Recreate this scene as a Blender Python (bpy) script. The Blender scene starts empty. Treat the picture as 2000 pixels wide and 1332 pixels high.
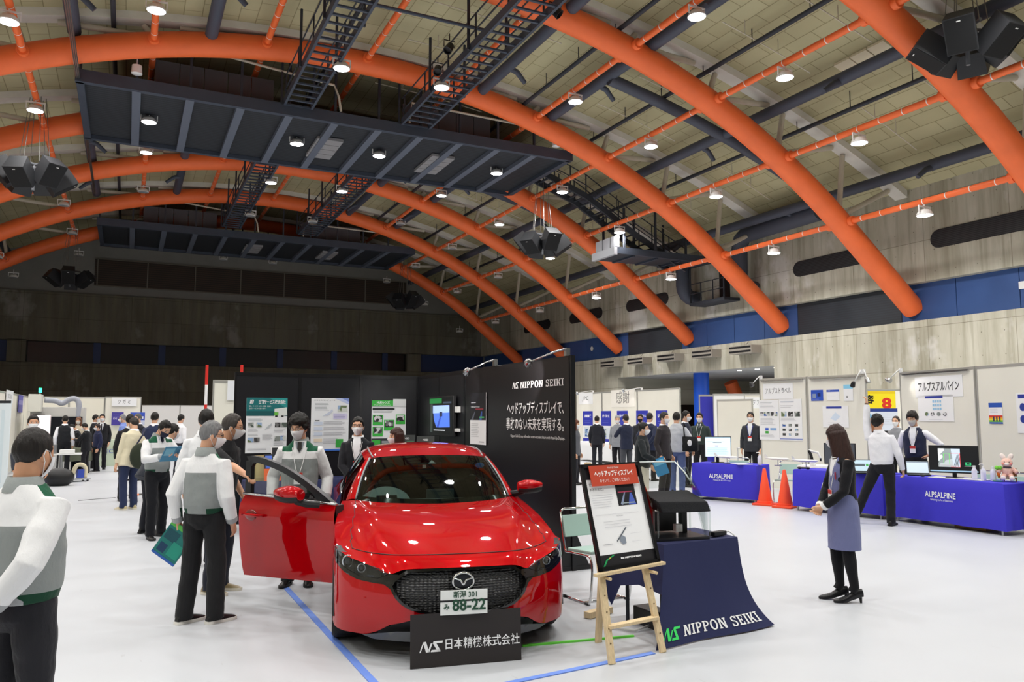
import bpy, bmesh, math, random
from math import sin, cos, pi, radians as R, sqrt, atan2, hypot
from mathutils import Vector as V, Matrix, noise
from mathutils.geometry import delaunay_2d_cdt
SC = bpy.context.scene
COL = SC.collection
# ---------------------------------------------------------------- camera, world, exposure
cam = bpy.data.cameras.new('camera'); cam.sensor_width = 36.0; cam.lens = 1540 * 36 / 2000; cam.clip_end = 300
cam_o = bpy.data.objects.new('camera', cam); COL.objects.link(cam_o)
cam_o.location = (0, 0, 1.71); cam_o.rotation_euler = (R(90 + 5.443), 0, R(-25.92)); SC.camera = cam_o
w = bpy.data.worlds.new('world'); SC.world = w; w.use_nodes = True
w.node_tree.nodes['Background'].inputs[0].default_value = (.5, .55, .6, 1); w.node_tree.nodes['Background'].inputs[1].default_value = .02
SC.view_settings.view_transform = 'Standard'; SC.view_settings.look = 'None'; SC.view_settings.gamma = 1; SC.view_settings.use_curve_mapping = False
SC.view_settings.exposure = 0.0
try:
    SC.cycles.use_denoising = True; SC.cycles.max_bounces = 8; SC.cycles.diffuse_bounces = 4; SC.cycles.glossy_bounces = 4
    SC.cycles.transmission_bounces = 6; SC.cycles.transparent_max_bounces = 12; SC.cycles.caustics_reflective = False; SC.cycles.caustics_refractive = False
    SC.cycles.sample_clamp_indirect = 6
except Exception: pass
LAMP_W = 175.0      # each lit high-bay lamp
random.seed(7)
# ---------------------------------------------------------------- materials
MATS = {}
def srgb(c):
    if isinstance(c, str):
        c = tuple(int(c[i:i + 2], 16) / 255 for i in (0, 2, 4))
    return tuple(((x / 12.92) if x <= .04045 else ((x + .055) / 1.055) ** 2.4) for x in c[:3]) + (1,)
def mat(name, col, rough=.5, metal=0, coat=0, emit=0, bump=0, bscale=30, var=0, vscale=3, alpha=1, trans=0, spec=.5, stretch=None, ior=1.45):
    if name in MATS: return MATS[name]
    m = bpy.data.materials.new(name); m.use_nodes = True; MATS[name] = m
    nt = m.node_tree; b = nt.nodes['Principled BSDF']; c = srgb(col); m.diffuse_color = c
    b.inputs['Base Color'].default_value = c; b.inputs['Roughness'].default_value = rough; b.inputs['Metallic'].default_value = metal
    b.inputs['Coat Weight'].default_value = coat; b.inputs['Coat Roughness'].default_value = .02; b.inputs['Specular IOR Level'].default_value = spec
    b.inputs['Transmission Weight'].default_value = trans; b.inputs['Alpha'].default_value = alpha; b.inputs['IOR'].default_value = ior
    if emit: b.inputs['Emission Color'].default_value = c; b.inputs['Emission Strength'].default_value = emit
    if bump or var:
        tc = nt.nodes.new('ShaderNodeTexCoord'); src = tc.outputs['Object']
        if stretch:
            mp = nt.nodes.new('ShaderNodeMapping'); mp.inputs['Scale'].default_value = stretch; nt.links.new(src, mp.inputs[0]); src = mp.outputs[0]
        if var:
            n = nt.nodes.new('ShaderNodeTexNoise'); n.inputs['Scale'].default_value = vscale; n.inputs['Detail'].default_value = 4; nt.links.new(src, n.inputs[0])
            mx = nt.nodes.new('ShaderNodeMix'); mx.data_type = 'RGBA'
            mx.inputs[6].default_value = tuple(max(0, x * (1 - var)) for x in c[:3]) + (1,); mx.inputs[7].default_value = tuple(min(1, x * (1 + var)) for x in c[:3]) + (1,)
            rp = nt.nodes.new('ShaderNodeMapRange'); rp.inputs[1].default_value = .3; rp.inputs[2].default_value = .7
            nt.links.new(n.outputs[0], rp.inputs[0]); nt.links.new(rp.outputs[0], mx.inputs[0]); nt.links.new(mx.outputs[2], b.inputs['Base Color'])
        if bump:
            n = nt.nodes.new('ShaderNodeTexNoise'); n.inputs['Scale'].default_value = bscale; n.inputs['Detail'].default_value = 3; nt.links.new(src, n.inputs[0])
            bp = nt.nodes.new('ShaderNodeBump'); bp.inputs['Strength'].default_value = bump; bp.inputs['Distance'].default_value = .02
            nt.links.new(n.outputs[0], bp.inputs['Height']); nt.links.new(bp.outputs[0], b.inputs['Normal'])
    return m
def flat(hexc, rough=.5, **k):
    return mat('c_' + hexc + ('' if rough == .5 else '_%d' % (rough * 100)), hexc, rough, **k)
def glow(hexc, e):
    return mat('glow_%s_%g' % (hexc, e), hexc, .4, emit=e)
# ---------------------------------------------------------------- mesh builder
class MB:
    def __init__(s): s.v = []; s.f = []; s.m = []; s.mi = 0
    def add(s, vs, fs):
        o = len(s.v); s.v += [tuple(p) for p in vs]; s.f += [tuple(i + o for i in f) for f in fs]; s.m += [s.mi] * len(fs); return s
    def mat(s, i): s.mi = i; return s
    def box(s, c, d, rot=None, M=None):
        hx, hy, hz = d[0] / 2, d[1] / 2, d[2] / 2
        p = [V((x, y, z)) for x in (-hx, hx) for y in (-hy, hy) for z in (-hz, hz)]
        if rot is not None:
            Rm = rot if isinstance(rot, Matrix) else Matrix.Rotation(rot, 3, 'Z'); p = [Rm @ q for q in p]
        p = [q + V(c) for q in p]
        if M is not None: p = [M @ q for q in p]
        return s.add(p, [(0, 1, 3, 2), (4, 6, 7, 5), (0, 4, 5, 1), (2, 3, 7, 6), (0, 2, 6, 4), (1, 5, 7, 3)])
    def bar(s, a, b, w, h=None, up=(0, 0, 1)):
        a, b = V(a), V(b); d = b - a; L = d.length; d.normalize(); u = V(up)
        if abs(d.dot(u)) > .98: u = V((1, 0, 0))
        x = d.cross(u).normalized(); z = x.cross(d); Rm = Matrix((x, d, z)).transposed()
        return s.box((a + b) / 2, (w, L, h or w), Rm)
    def tube(s, pts, r, n=10, cap=True, closed=False, flat=1.0, up=None):
        pts = [V(p) for p in pts]; N = len(pts)
        rs = r if isinstance(r, (list, tuple)) else [r] * N
        vs = []; prev = None
        for i, p in enumerate(pts):
            if closed: t = pts[(i + 1) % N] - pts[i - 1]
            else: t = pts[min(i + 1, N - 1)] - pts[max(i - 1, 0)]
            t = t.normalized() if t.length > 1e-9 else V((0, 0, 1))
            if prev is None:
                u = V(up) if up else (V((0, 0, 1)) if abs(t.z) < .9 else V((1, 0, 0)))
            else: u = prev
            a = (u - t * u.dot(t)).normalized(); prev = a; b = t.cross(a)
            for k in range(n):
                an = 2 * pi * k / n; vs.append(p + a * cos(an) * rs[i] * flat + b * sin(an) * rs[i])
        fs = []
        for i in range(N if closed else N - 1):
            j = (i + 1) % N
            for k in range(n):
                l = (k + 1) % n; fs.append((i * n + k, i * n + l, j * n + l, j * n + k))
        if cap and not closed:
            fs.append(tuple(range(n - 1, -1, -1))); fs.append(tuple((N - 1) * n + k for k in range(n)))
        return s.add(vs, fs)
    def loft(s, rings, cap=True, closed=True):
        n = len(rings[0]); vs = [p for r in rings for p in r]; fs = []
        for i in range(len(rings) - 1):
            for k in range(n if closed else n - 1):
                l = (k + 1) % n; fs.append((i * n + k, i * n + l, (i + 1) * n + l, (i + 1) * n + k))
        if cap and closed:
            fs.append(tuple(range(n - 1, -1, -1))); fs.append(tuple((len(rings) - 1) * n + k for k in range(n)))
        return s.add(vs, fs)
    def grid(s, rows): return s.loft(rows, False, False)
    def lathe(s, prof, c=(0, 0, 0), n=20, M=None):
        rings = []
        for r, z in prof:
            rings.append([V(c) + V((r * cos(2 * pi * k / n), r * sin(2 * pi * k / n), z)) for k in range(n)])
        if M is not None: rings = [[M @ p for p in r] for r in rings]
        return s.loft(rings)
    def ell(s, c, r, n=14, m=10, M=None):
        rings = []
        for i in range(m + 1):
            a = -pi / 2 + pi * (i + .02 if i == 0 else (i - .02 if i == m else i)) / m
            rings.append([V((r[0] * cos(a) * cos(2 * pi * k / n), r[1] * cos(a) * sin(2 * pi * k / n), r[2] * sin(a))) for k in range(n)])
        if M is not None: rings = [[M @ p for p in rr] for rr in rings]
        return s.loft([[V(c) + p for p in rr] for rr in rings])
    def quad(s, a, b, c, d): return s.add([a, b, c, d], [(0, 1, 2, 3)])
    def prism(s, poly, off):
        n = len(poly); vs = [V(p) for p in poly] + [V(p) + V(off) for p in poly]
        return s.add(vs, [tuple(range(n))[::-1], tuple(range(n, 2 * n))] + [(i, (i + 1) % n, n + (i + 1) % n, n + i) for i in range(n)])
    def build(s, name, mats, parent=None, smooth=False, loc=None, fix=True, bev=0):
        me = bpy.data.meshes.new(name); me.from_pydata([tuple(v) for v in s.v], [], s.f)
        mats = mats if isinstance(mats, (list, tuple)) else [mats]
        for m in mats: me.materials.append(m)
        if len(mats) > 1: me.polygons.foreach_set('material_index', s.m)
        if fix:
            bm = bmesh.new(); bm.from_mesh(me); bmesh.ops.recalc_face_normals(bm, faces=bm.faces)
            if bev: bmesh.ops.bevel(bm, geom=[e for e in bm.edges if len(e.link_faces) == 2 and e.calc_face_angle(0) > .7], offset=bev, segments=2, affect='EDGES', profile=.6)
            bm.to_mesh(me); bm.free()
        if smooth:
            me.polygons.foreach_set('use_smooth', [True] * len(me.polygons))
            if smooth == 2: me.set_sharp_from_angle(angle=R(40))
        me.update(); return link(name, me, parent, loc)
def link(name, me, parent=None, loc=None):
    o = bpy.data.objects.new(name, me); COL.objects.link(o)
    if parent is not None: o.parent = parent
    if loc is not None: o.location = loc
    return o
def empty(name, loc=(0, 0, 0), rz=0):
    o = bpy.data.objects.new(name, None); COL.objects.link(o); o.location = loc; o.rotation_euler = (0, 0, rz); o.empty_display_size = .1; return o
def tag(o, label, cat, group=None):
    o['label'] = label; o['category'] = cat
    if group: o['group'] = group
    return o
def struct(o): o['kind'] = 'structure'; return o
def copy_tree(o, parent=None):
    c = o.copy(); COL.objects.link(c)
    if parent is not None: c.parent = parent
    for ch in list(o.children): copy_tree(ch, c)
    return c
ORD = ['zeroth', 'first', 'second', 'third', 'fourth', 'fifth', 'sixth', 'seventh', 'eighth', 'ninth', 'tenth', 'eleventh', 'twelfth']
# ---------------------------------------------------------------- lettering (flat glyph meshes)
def text_mb(body, size=1, width=None, bold=0, sp=1.0, align='CENTER', shear=0):
    cu = bpy.data.curves.new('t', 'FONT'); cu.body = body; cu.size = size; cu.align_x = align; cu.align_y = 'CENTER'; cu.offset = bold; cu.space_character = sp; cu.shear = shear
    cu.resolution_u = 3
    o = bpy.data.objects.new('t', cu); TMP.collection.objects.link(o); TMP.view_layers[0].update()
    me = bpy.data.meshes.new_from_object(o.evaluated_get(TMP.view_layers[0].depsgraph))
    vs = [v.co.copy() for v in me.vertices]; fs = [tuple(p.vertices) for p in me.polygons]
    bpy.data.objects.remove(o); bpy.data.curves.remove(cu); bpy.data.meshes.remove(me)
    if 0: pass
    if width and vs:
        w0 = max(v.x for v in vs) - min(v.x for v in vs); k = width / w0
        for v in vs: v.x *= k
    return vs, fs
TMP = bpy.data.scenes.new('work')
SLAB = {'N': (1.0, [[(.08, 0), (.26, 0), (.26, 1), (.08, 1)], [(.72, 0), (.9, 0), (.9, 1), (.72, 1)], [(.12, 1), (.36, 1), (.88, 0), (.64, 0)], [(0, 0), (.36, 0), (.36, .11), (0, .11)], [(0, .89), (.3, .89), (.3, 1), (0, 1)], [(.62, .89), (1, .89), (1, 1), (.62, 1)]]),
        'I': (.5, [[(.14, 0), (.36, 0), (.36, 1), (.14, 1)], [(0, 0), (.5, 0), (.5, .11), (0, .11)], [(0, .89), (.5, .89), (.5, 1), (0, 1)]]),
        'E': (.8, [[(.08, 0), (.29, 0), (.29, 1), (.08, 1)], [(0, 0), (.76, 0), (.76, .12), (0, .12)], [(0, .88), (.76, .88), (.76, 1), (0, 1)], [(.2, .44), (.56, .44), (.56, .56), (.2, .56)], [(.62, 0), (.76, 0), (.76, .3), (.66, .3)], [(.62, 1), (.76, 1), (.76, .7), (.66, .7)], [(.5, .36), (.6, .36), (.6, .64), (.5, .64)]]),
        'K': (.95, [[(.08, 0), (.29, 0), (.29, 1), (.08, 1)], [(0, 0), (.38, 0), (.38, .11), (0, .11)], [(0, .89), (.38, .89), (.38, 1), (0, 1)], [(.29, .36), (.66, .95), (.88, .95), (.4, .3)], [(.38, .52), (.56, .66), (.9, .05), (.66, .05)], [(.56, .89), (.94, .89), (.94, 1), (.56, 1)], [(.6, 0), (.96, 0), (.96, .11), (.6, .11)]]),
        'P': (.85, [[(.08, 0), (.29, 0), (.29, 1), (.08, 1)], [(0, 0), (.4, 0), (.4, .11), (0, .11)], [(0, .89), (.3, .89), (.3, 1), (0, 1)]]), 'O': (.95, []), 'S': (.8, [[(.0, .0), (.1, .0), (.14, .3), (0, .3)], [(.6, .7), (.74, .7), (.74, 1), (.64, 1)]]), ' ': (.45, [])}
def _arc(cx, cy, rx, ry, a0, a1, t, n=10):
    out = []
    for k in range(n):
        a, b = a0 + (a1 - a0) * k / n, a0 + (a1 - a0) * (k + 1) / n
        out.append([(cx + rx * cos(a), cy + ry * sin(a)), (cx + rx * cos(b), cy + ry * sin(b)), (cx + (rx - t) * cos(b), cy + (ry - t * .62) * sin(b)), (cx + (rx - t) * cos(a), cy + (ry - t * .62) * sin(a))])
    return out
SLAB['O'][1].extend(_arc(.47, .5, .47, .52, 0, 2 * pi, .22, 24)); SLAB['P'][1].extend(_arc(.36, .71, .44, .29, -pi / 2, pi / 2, .2)); SLAB['P'][1].extend([[(.2, .88), (.37, .88), (.37, 1), (.2, 1)], [(.2, .42), (.37, .42), (.37, .54), (.2, .54)]])
SLAB['S'][1].extend(_arc(.37, .74, .36, .28, .25, 1.5 * pi, .2) + _arc(.37, .28, .37, .30, -pi * .9, pi / 2, .2))
def slab_mb(body):
    vs, fs, x = [], [], 0
    for ch in body:
        w_, ps = SLAB[ch]
        for p in ps: o = len(vs); vs += [V((x + a, b, 0)) for a, b in p]; fs.append(tuple(range(o, o + len(p))))
        x += w_ + .1
    return vs, fs
def slab(parent, body, M, x, y, h, width, m, name='lettering', lift=.003):
    vs, fs = slab_mb(body); w0 = max(v.x for v in vs); mb = MB(); mb.add([M @ V((x + (v.x / w0 - .5) * width, y + (v.y - .5) * h, lift)) for v in vs], fs); return mb.build(name, m, parent, fix=False)
LOGO = [[(0, 0), (.12, 0), (.50, 1), (.38, 1)], [(.34, 1), (.66, 1), (.98, 0), (.66, 0)], [(.80, 0), (.98, 0), (1.30, .82), (1.12, .82)], [(1.40, 1), (2.34, 1), (2.28, .8), (1.33, .8)], [(1.33, .8), (1.68, .8), (2.08, .1), (1.76, .1)], [(1.12, 0), (2.1, 0), (2.04, .2), (1.2, .2)]]
def frame(o, x, y):   # 4x4 from origin, in-plane x and y directions
    x = V(x).normalized(); y = V(y); y = (y - x * y.dot(x)).normalized(); z = x.cross(y)
    return Matrix(((x.x, y.x, z.x, o[0]), (x.y, y.y, z.y, o[1]), (x.z, y.z, z.z, o[2]), (0, 0, 0, 1)))
def put_text(mb, body, M, x, y, size, width=None, lift=.002, **k):
    vs, fs = text_mb(body, size, width, **k)
    return mb.add([M @ (v + V((x, y, lift))) for v in vs], fs)
def lettering(parent, body, M, x, y, size, m, width=None, name='lettering', lift=.003, **k):
    mb = MB(); put_text(mb, body, M, x, y, size, width, lift, **k); return mb.build(name, m, parent, fix=False)
class Board:
    """Flat printed board: M maps board coords (x right, y up, z out), origin at the centre."""
    def __init__(s, M, w, h, t=.006, bg='f2f2f0', edge=None):
        s.M = M; s.w = w; s.h = h; s.mats = []; s.mb = MB(); s.lv = 0
        s.use(flat(bg)); s.mb.box((0, 0, -t / 2), (w, h, t), M=M)
    def use(s, m):
        if m not in s.mats: s.mats.append(m)
        s.mb.mat(s.mats.index(m)); return s
    def rect(s, x, y, w, h, c, m=None):   # x,y = top-left as fractions of the board, w,h too
        s.lv += 1; z = .0006 + .00018 * s.lv; s.use(m or flat(c))
        X0 = (x - .5) * s.w; Y1 = (.5 - y) * s.h; X1 = X0 + w * s.w; Y0 = Y1 - h * s.h
        s.mb.quad(*[s.M @ V(p) for p in ((X0, Y0, z), (X1, Y0, z), (X1, Y1, z), (X0, Y1, z))]); return s
    def poly(s, pts, c, m=None):
        s.lv += 1; z = .0006 + .00018 * s.lv; s.use(m or flat(c))
        s.mb.add([s.M @ V(((x - .5) * s.w, (.5 - y) * s.h, z)) for x, y in pts][::-1], [tuple(range(len(pts)))]); return s
    def lines(s, x, y, w, n, gap, c='b4b4b8', hgt=.006, rag=True):
        for i in range(n): s.rect(x, y + i * gap, w * (random.uniform(.75, 1) if rag else 1), hgt, c)
        return s
    def text(s, body, x, y, size, c, width=None, **k):
        s.lv += 1; s.use(flat(c)); put_text(s.mb, body, s.M, (x - .5) * s.w, (.5 - y) * s.h, size * s.h, width and width * s.w, .0008 + .00018 * s.lv, **k); return s
    def build(s, name, parent=None): return s.mb.build(name, s.mats, parent, fix=False)
# ================================================================ setting
def nodes_of(name):
    m = bpy.data.materials.new(name); m.use_nodes = True; MATS[name] = m; nt = m.node_tree
    return m, nt, nt.nodes['Principled BSDF'], nt.nodes.new, nt.links.new
def concrete(name, base, light, lines=(3.6, 1.8), axis='Y', holes=True):
    m, nt, b, N, L = nodes_of(name); tc = N('ShaderNodeTexCoord'); sx = N('ShaderNodeSeparateXYZ'); L(tc.outputs['Object'], sx.inputs[0])
    cb = N('ShaderNodeCombineXYZ'); L(sx.outputs[axis], cb.inputs[0]); L(sx.outputs['Z'], cb.inputs[1])
    def noise_(sc, scale, det=5):
        mp = N('ShaderNodeMapping'); mp.inputs['Scale'].default_value = sc; L(cb.outputs[0], mp.inputs[0])
        n = N('ShaderNodeTexNoise'); n.inputs['Scale'].default_value = scale; n.inputs['Detail'].default_value = det; n.inputs['Roughness'].default_value = .62; L(mp.outputs[0], n.inputs[0]); return n.outputs[0]
    def rng(x, a, b_, c=0, d=1):
        r = N('ShaderNodeMapRange'); r.inputs[1].default_value = a; r.inputs[2].default_value = b_; r.inputs[3].default_value = c; r.inputs[4].default_value = d; L(x, r.inputs[0]); return r.outputs[0]
    def mix(f, a, b_, bt='MIX'):
        x = N('ShaderNodeMix'); x.data_type = 'RGBA'; x.blend_type = bt
        for i, q in ((0, f), (6, a), (7, b_)):
            if hasattr(q, 'links'): L(q, x.inputs[i])
            else: x.inputs[i].default_value = q
        return x.outputs[2]
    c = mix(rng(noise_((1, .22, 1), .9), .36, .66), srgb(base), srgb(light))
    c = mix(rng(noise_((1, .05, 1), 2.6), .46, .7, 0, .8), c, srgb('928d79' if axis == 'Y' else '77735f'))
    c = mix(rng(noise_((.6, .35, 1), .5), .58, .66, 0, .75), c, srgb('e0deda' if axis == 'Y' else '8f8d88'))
    br = N('ShaderNodeTexBrick'); br.offset = 0; br.inputs['Scale'].default_value = 1; br.inputs['Brick Width'].default_value = lines[0]; br.inputs['Row Height'].default_value = lines[1]
    br.inputs['Mortar Size'].default_value = .012; br.inputs['Color1'].default_value = (.86, .86, .86, 1); br.inputs['Color2'].default_value = (1, 1, 1, 1); br.inputs['Mortar'].default_value = (.5, .48, .45, 1)
    L(cb.outputs[0], br.inputs[0]); c = mix(1.0, c, br.outputs[0], 'MULTIPLY')
    if holes:
        vm = N('ShaderNodeVectorMath'); vm.operation = 'FRACTION'; sc_ = N('ShaderNodeVectorMath'); sc_.operation = 'SCALE'; sc_.inputs['Scale'].default_value = 1 / .9
        L(cb.outputs[0], sc_.inputs[0]); L(sc_.outputs[0], vm.inputs[0])
        di = N('ShaderNodeVectorMath'); di.operation = 'DISTANCE'; di.inputs[1].default_value = (.5, .5, 0); L(vm.outputs[0], di.inputs[0])
        c = mix(rng(di.outputs['Value'], .022, .03, .6, 0), c, srgb('4a463c'))
    L(c, b.inputs['Base Color']); b.inputs['Roughness'].default_value = .8; b.inputs['Specular IOR Level'].default_value = .25
    return m
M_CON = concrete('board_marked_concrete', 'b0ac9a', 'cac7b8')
M_CONX = concrete('shade_darkened_concrete', '605c50', '706d62', axis='X')  # back wall concrete, its colour darkened to carry the shade of the unlit end
def floor_mat():
    m, nt, b, N, L = nodes_of('pale_grey_vinyl'); tc = N('ShaderNodeTexCoord')
    n = N('ShaderNodeTexNoise'); n.inputs['Scale'].default_value = .8; n.inputs['Detail'].default_value = 6; L(tc.outputs['Object'], n.inputs[0])
    mp = N('ShaderNodeMapping'); mp.inputs['Scale'].default_value = (6, 1.2, 1); mp.inputs['Rotation'].default_value = (0, 0, .6); L(tc.outputs['Object'], mp.inputs[0])
    n2 = N('ShaderNodeTexNoise'); n2.inputs['Scale'].default_value = 3; n2.inputs['Detail'].default_value = 8; L(mp.outputs[0], n2.inputs[0])
    r = N('ShaderNodeMapRange'); r.inputs[1].default_value = .68; r.inputs[2].default_value = .74; r.inputs[4].default_value = .35; L(n2.outputs[0], r.inputs[0])
    mx = N('ShaderNodeMix'); mx.data_type = 'RGBA'; mx.inputs[6].default_value = srgb('bcbfc4'); mx.inputs[7].default_value = srgb('c8cbd0'); L(n.outputs[0], mx.inputs[0])
    m2 = N('ShaderNodeMix'); m2.data_type = 'RGBA'; m2.inputs[7].default_value = srgb('a5a5a8'); L(r.outputs[0], m2.inputs[0]); L(mx.outputs[2], m2.inputs[6]); L(m2.outputs[2], b.inputs['Base Color'])
    b.inputs['Roughness'].default_value = .38; b.inputs['Specular IOR Level'].default_value = .35; return m
def ceil_mat():
    m, nt, b, N, L = nodes_of('olive_acoustic_board'); tc = N('ShaderNodeTexCoord'); sx = N('ShaderNodeSeparateXYZ'); L(tc.outputs['Object'], sx.inputs[0])
    cb = N('ShaderNodeCombineXYZ'); L(sx.outputs['Y'], cb.inputs[0]); L(sx.outputs['X'], cb.inputs[1])
    br = N('ShaderNodeTexBrick'); br.inputs['Scale'].default_value = 1; br.inputs['Brick Width'].default_value = 1.25; br.inputs['Row Height'].default_value = .62; br.inputs['Mortar Size'].default_value = .016
    br.inputs['Color1'].default_value = srgb('bab491'); br.inputs['Color2'].default_value = srgb('b2ab88'); br.inputs['Mortar'].default_value = srgb('8f8869'); L(cb.outputs[0], br.inputs[0])
    n = N('ShaderNodeTexNoise'); n.inputs['Scale'].default_value = .35; n.inputs['Detail'].default_value = 4; L(tc.outputs['Object'], n.inputs[0])
    r = N('ShaderNodeMapRange'); r.inputs[1].default_value = .3; r.inputs[2].default_value = .7; r.inputs[3].default_value = .86; r.inputs[4].default_value = 1.05; L(n.outputs[0], r.inputs[0])
    mx = N('ShaderNodeVectorMath'); mx.operation = 'SCALE'; L(br.outputs[0], mx.inputs[0]); L(r.outputs[0], mx.inputs['Scale']); L(mx.outputs[0], b.inputs['Base Color'])
    b.inputs['Roughness'].default_value = .9; b.inputs['Specular IOR Level'].default_value = .1; return m
def louver_mat(name, c1, c2, freq, axis='Z', rough=.6):
    m, nt, b, N, L = nodes_of(name); tc = N('ShaderNodeTexCoord'); sx = N('ShaderNodeSeparateXYZ'); L(tc.outputs['Object'], sx.inputs[0])
    mu = N('ShaderNodeMath'); mu.operation = 'MULTIPLY'; mu.inputs[1].default_value = freq; L(sx.outputs[axis], mu.inputs[0])
    fr = N('ShaderNodeMath'); fr.operation = 'FRACT'; L(mu.outputs[0], fr.inputs[0]); gt = N('ShaderNodeMath'); gt.operation = 'GREATER_THAN'; gt.inputs[1].default_value = .45; L(fr.outputs[0], gt.inputs[0])
    mx = N('ShaderNodeMix'); mx.data_type = 'RGBA'; mx.inputs[6].default_value = srgb(c1); mx.inputs[7].default_value = srgb(c2); L(gt.outputs[0], mx.inputs[0]); L(mx.outputs[2], b.inputs['Base Color'])
    b.inputs['Roughness'].default_value = rough; return m
ORANGE = mat('orange_painted_steel', 'f27038', .5, var=.05, vscale=1.5, bump=.05, bscale=60)
NAVY = mat('navy_painted_steel', '3b424f', .55, var=.08, vscale=2)
DARKST = mat('dark_painted_steel', '2f333b', .6)
GREYST = mat('beige_grey_steel', 'c4bcab', .55, var=.05)
BANDBLUE = mat('blue_wall_panel', '35548c', .55, var=.06, vscale=.8)
BANDDARK = louver_mat('dark_louver_panel', '262b32', '2a3038', 9)
RIB = mat('pale_rib_strip', 'd6d3ca', .6, var=.06, vscale=2)
WHITE = mat('white_enamel', 'e8e8e6', .4)
BLACKP = mat('black_plastic', '151517', .45, bump=.1, bscale=200)
CHROME = mat('chrome', 'd8d8d8', .12, 1)
STEEL = mat('brushed_steel', 'a9abad', .3, 1, bump=.05, bscale=80)
# floor, ceiling
WX, BY, LX, FY = 29.6, 67.6, -15.0, -14.0
mb = MB(); mb.box(((LX + 42) / 2, (FY + BY) / 2, -.1), (42 - LX + 2, BY - FY + 2, .2)); struct(mb.build('floor', floor_mat()))
CX, CZ, CR = 7.3, -33.74, 50.0
def roofz(x, off=0): return CZ + sqrt((CR + off) ** 2 - (x - CX) ** 2)
mb = MB(); xs = [LX + (WX + 1 - LX) * i / 60 for i in range(61)]
mb.grid([[(x, FY - 1, roofz(x, .28)) for x in xs], [(x, BY + 1, roofz(x, .28)) for x in xs]]); mb.grid([[(x, FY - 1, roofz(x, .6)) for x in xs], [(x, BY + 1, roofz(x, .6)) for x in xs]])
struct(mb.build('ceiling', ceil_mat(), smooth=True))
# right wall: lower concrete with the wide opening, recessed band, upper concrete
B0, B1 = 5.69, 7.29
mb = MB(); OY0, OY1, OZ = 30.3, 44.6, 4.28
mb.box((WX + .3, (FY + OY0) / 2, B0 / 2), (.6, OY0 - FY, B0)); mb.box((WX + .3, (OY1 + BY) / 2, B0 / 2), (.6, BY - OY1, B0)); mb.box((WX + .3, (OY0 + OY1) / 2, (B0 + OZ) / 2), (.6, OY1 - OY0, B0 - OZ))
mb.box((WX + .3, (FY + BY) / 2, (B1 + 12) / 2), (.6, BY - FY, 12 - B1)); struct(mb.build('wall_right', M_CON))
mb = MB(); ys = [-14, 6, 13.4]  # band panels
def band(y0, y1, dark):
    mb = MB(); n = 1 if dark else max(1, round((y1 - y0) / 2.6))
    for i in range(n):
        a = y0 + (y1 - y0) * i / n; b = y0 + (y1 - y0) * (i + 1) / n; mb.box((30.05, (a + b) / 2, (B0 + B1) / 2), (.1, b - a - .03, B1 - B0))
    return mb.build('wall_right_band', BANDDARK if dark else BANDBLUE, smooth=False)
for y0, y1, d in ((-14, 7.5, 0), (7.5, 15.5, 1), (15.5, 23.1, 0), (23.1, 29.0, 1), (29.0, 38.2, 0), (38.2, 43.9, 1), (43.9, 67.6, 0)): struct(band(y0, y1, d))
mb = MB(); mb.box((30.2, 26.8, 6.5), (.1, 81.6, 1.9)); struct(mb.build('wall_right_backing', DARKST))
# the foyer seen through the opening
mb = MB(); mb.box((36, 37.5, OZ + .15), (12.5, 15.2, .3)); struct(mb.build('ceiling_foyer', mat('pale_soffit', 'b9b9b6', .7)))
mb = MB(); mb.box((37, 30.1, 2.2), (14, .4, 4.4)); mb.box((37.5, 45, 2.2), (15, .4, 4.4)); mb.box((41.5, 37.5, 2.2), (.4, 16, 4.4)); struct(mb.build('wall_foyer', M_CON))
mb = MB(); mb.box((41.2, 37.5, 1.25), (.15, 14.5, 2.5)); mb.box((36, 44.7, 1.25), (10, .12, 2.5)); struct(mb.build('trim_1', mat('dark_foyer_glazing', '1c1a1a', .3)))
mb = MB(); mb.lathe([(.46, 0), (.46, OZ)], (30.9, 37.6, 0), 32); o = mb.build('blue_column', mat('blue_column_paint', '1e55c8', .4), smooth=2); tag(o, 'round bright blue column under the foyer soffit of the concrete wall', 'column')
mb = MB(); mb.tube([(38.5, 41.5, .1), (36.6, 41.5, 4.0)], .45, 20); o = mb.build('raking_prop', ORANGE, smooth=2); tag(o, 'leaning orange tube in the dark foyer behind the blue column', 'prop')
for i, (x, y) in enumerate([(31, 31.6), (31, 33), (31, 34.4), (32.6, 31.4), (32.6, 32.8), (34.2, 33.4)]):
    mb = MB(); mb.lathe([(.001, -.012), (.12, -.012), (.12, 0)], (x, y, OZ), 16); o = mb.build('downlight', glow('fff6e6', 14)); tag(o, 'small round white downlight, %s of six in the foyer soffit' % ORD[i + 1], 'downlight', 'downlights in the foyer soffit')
pl = bpy.data.lights.new('foyer', 'AREA'); pl.energy = 120; pl.size = 3; po = bpy.data.objects.new('foyer_light', pl); COL.objects.link(po); po.location = (33, 33, OZ - .05)
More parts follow.
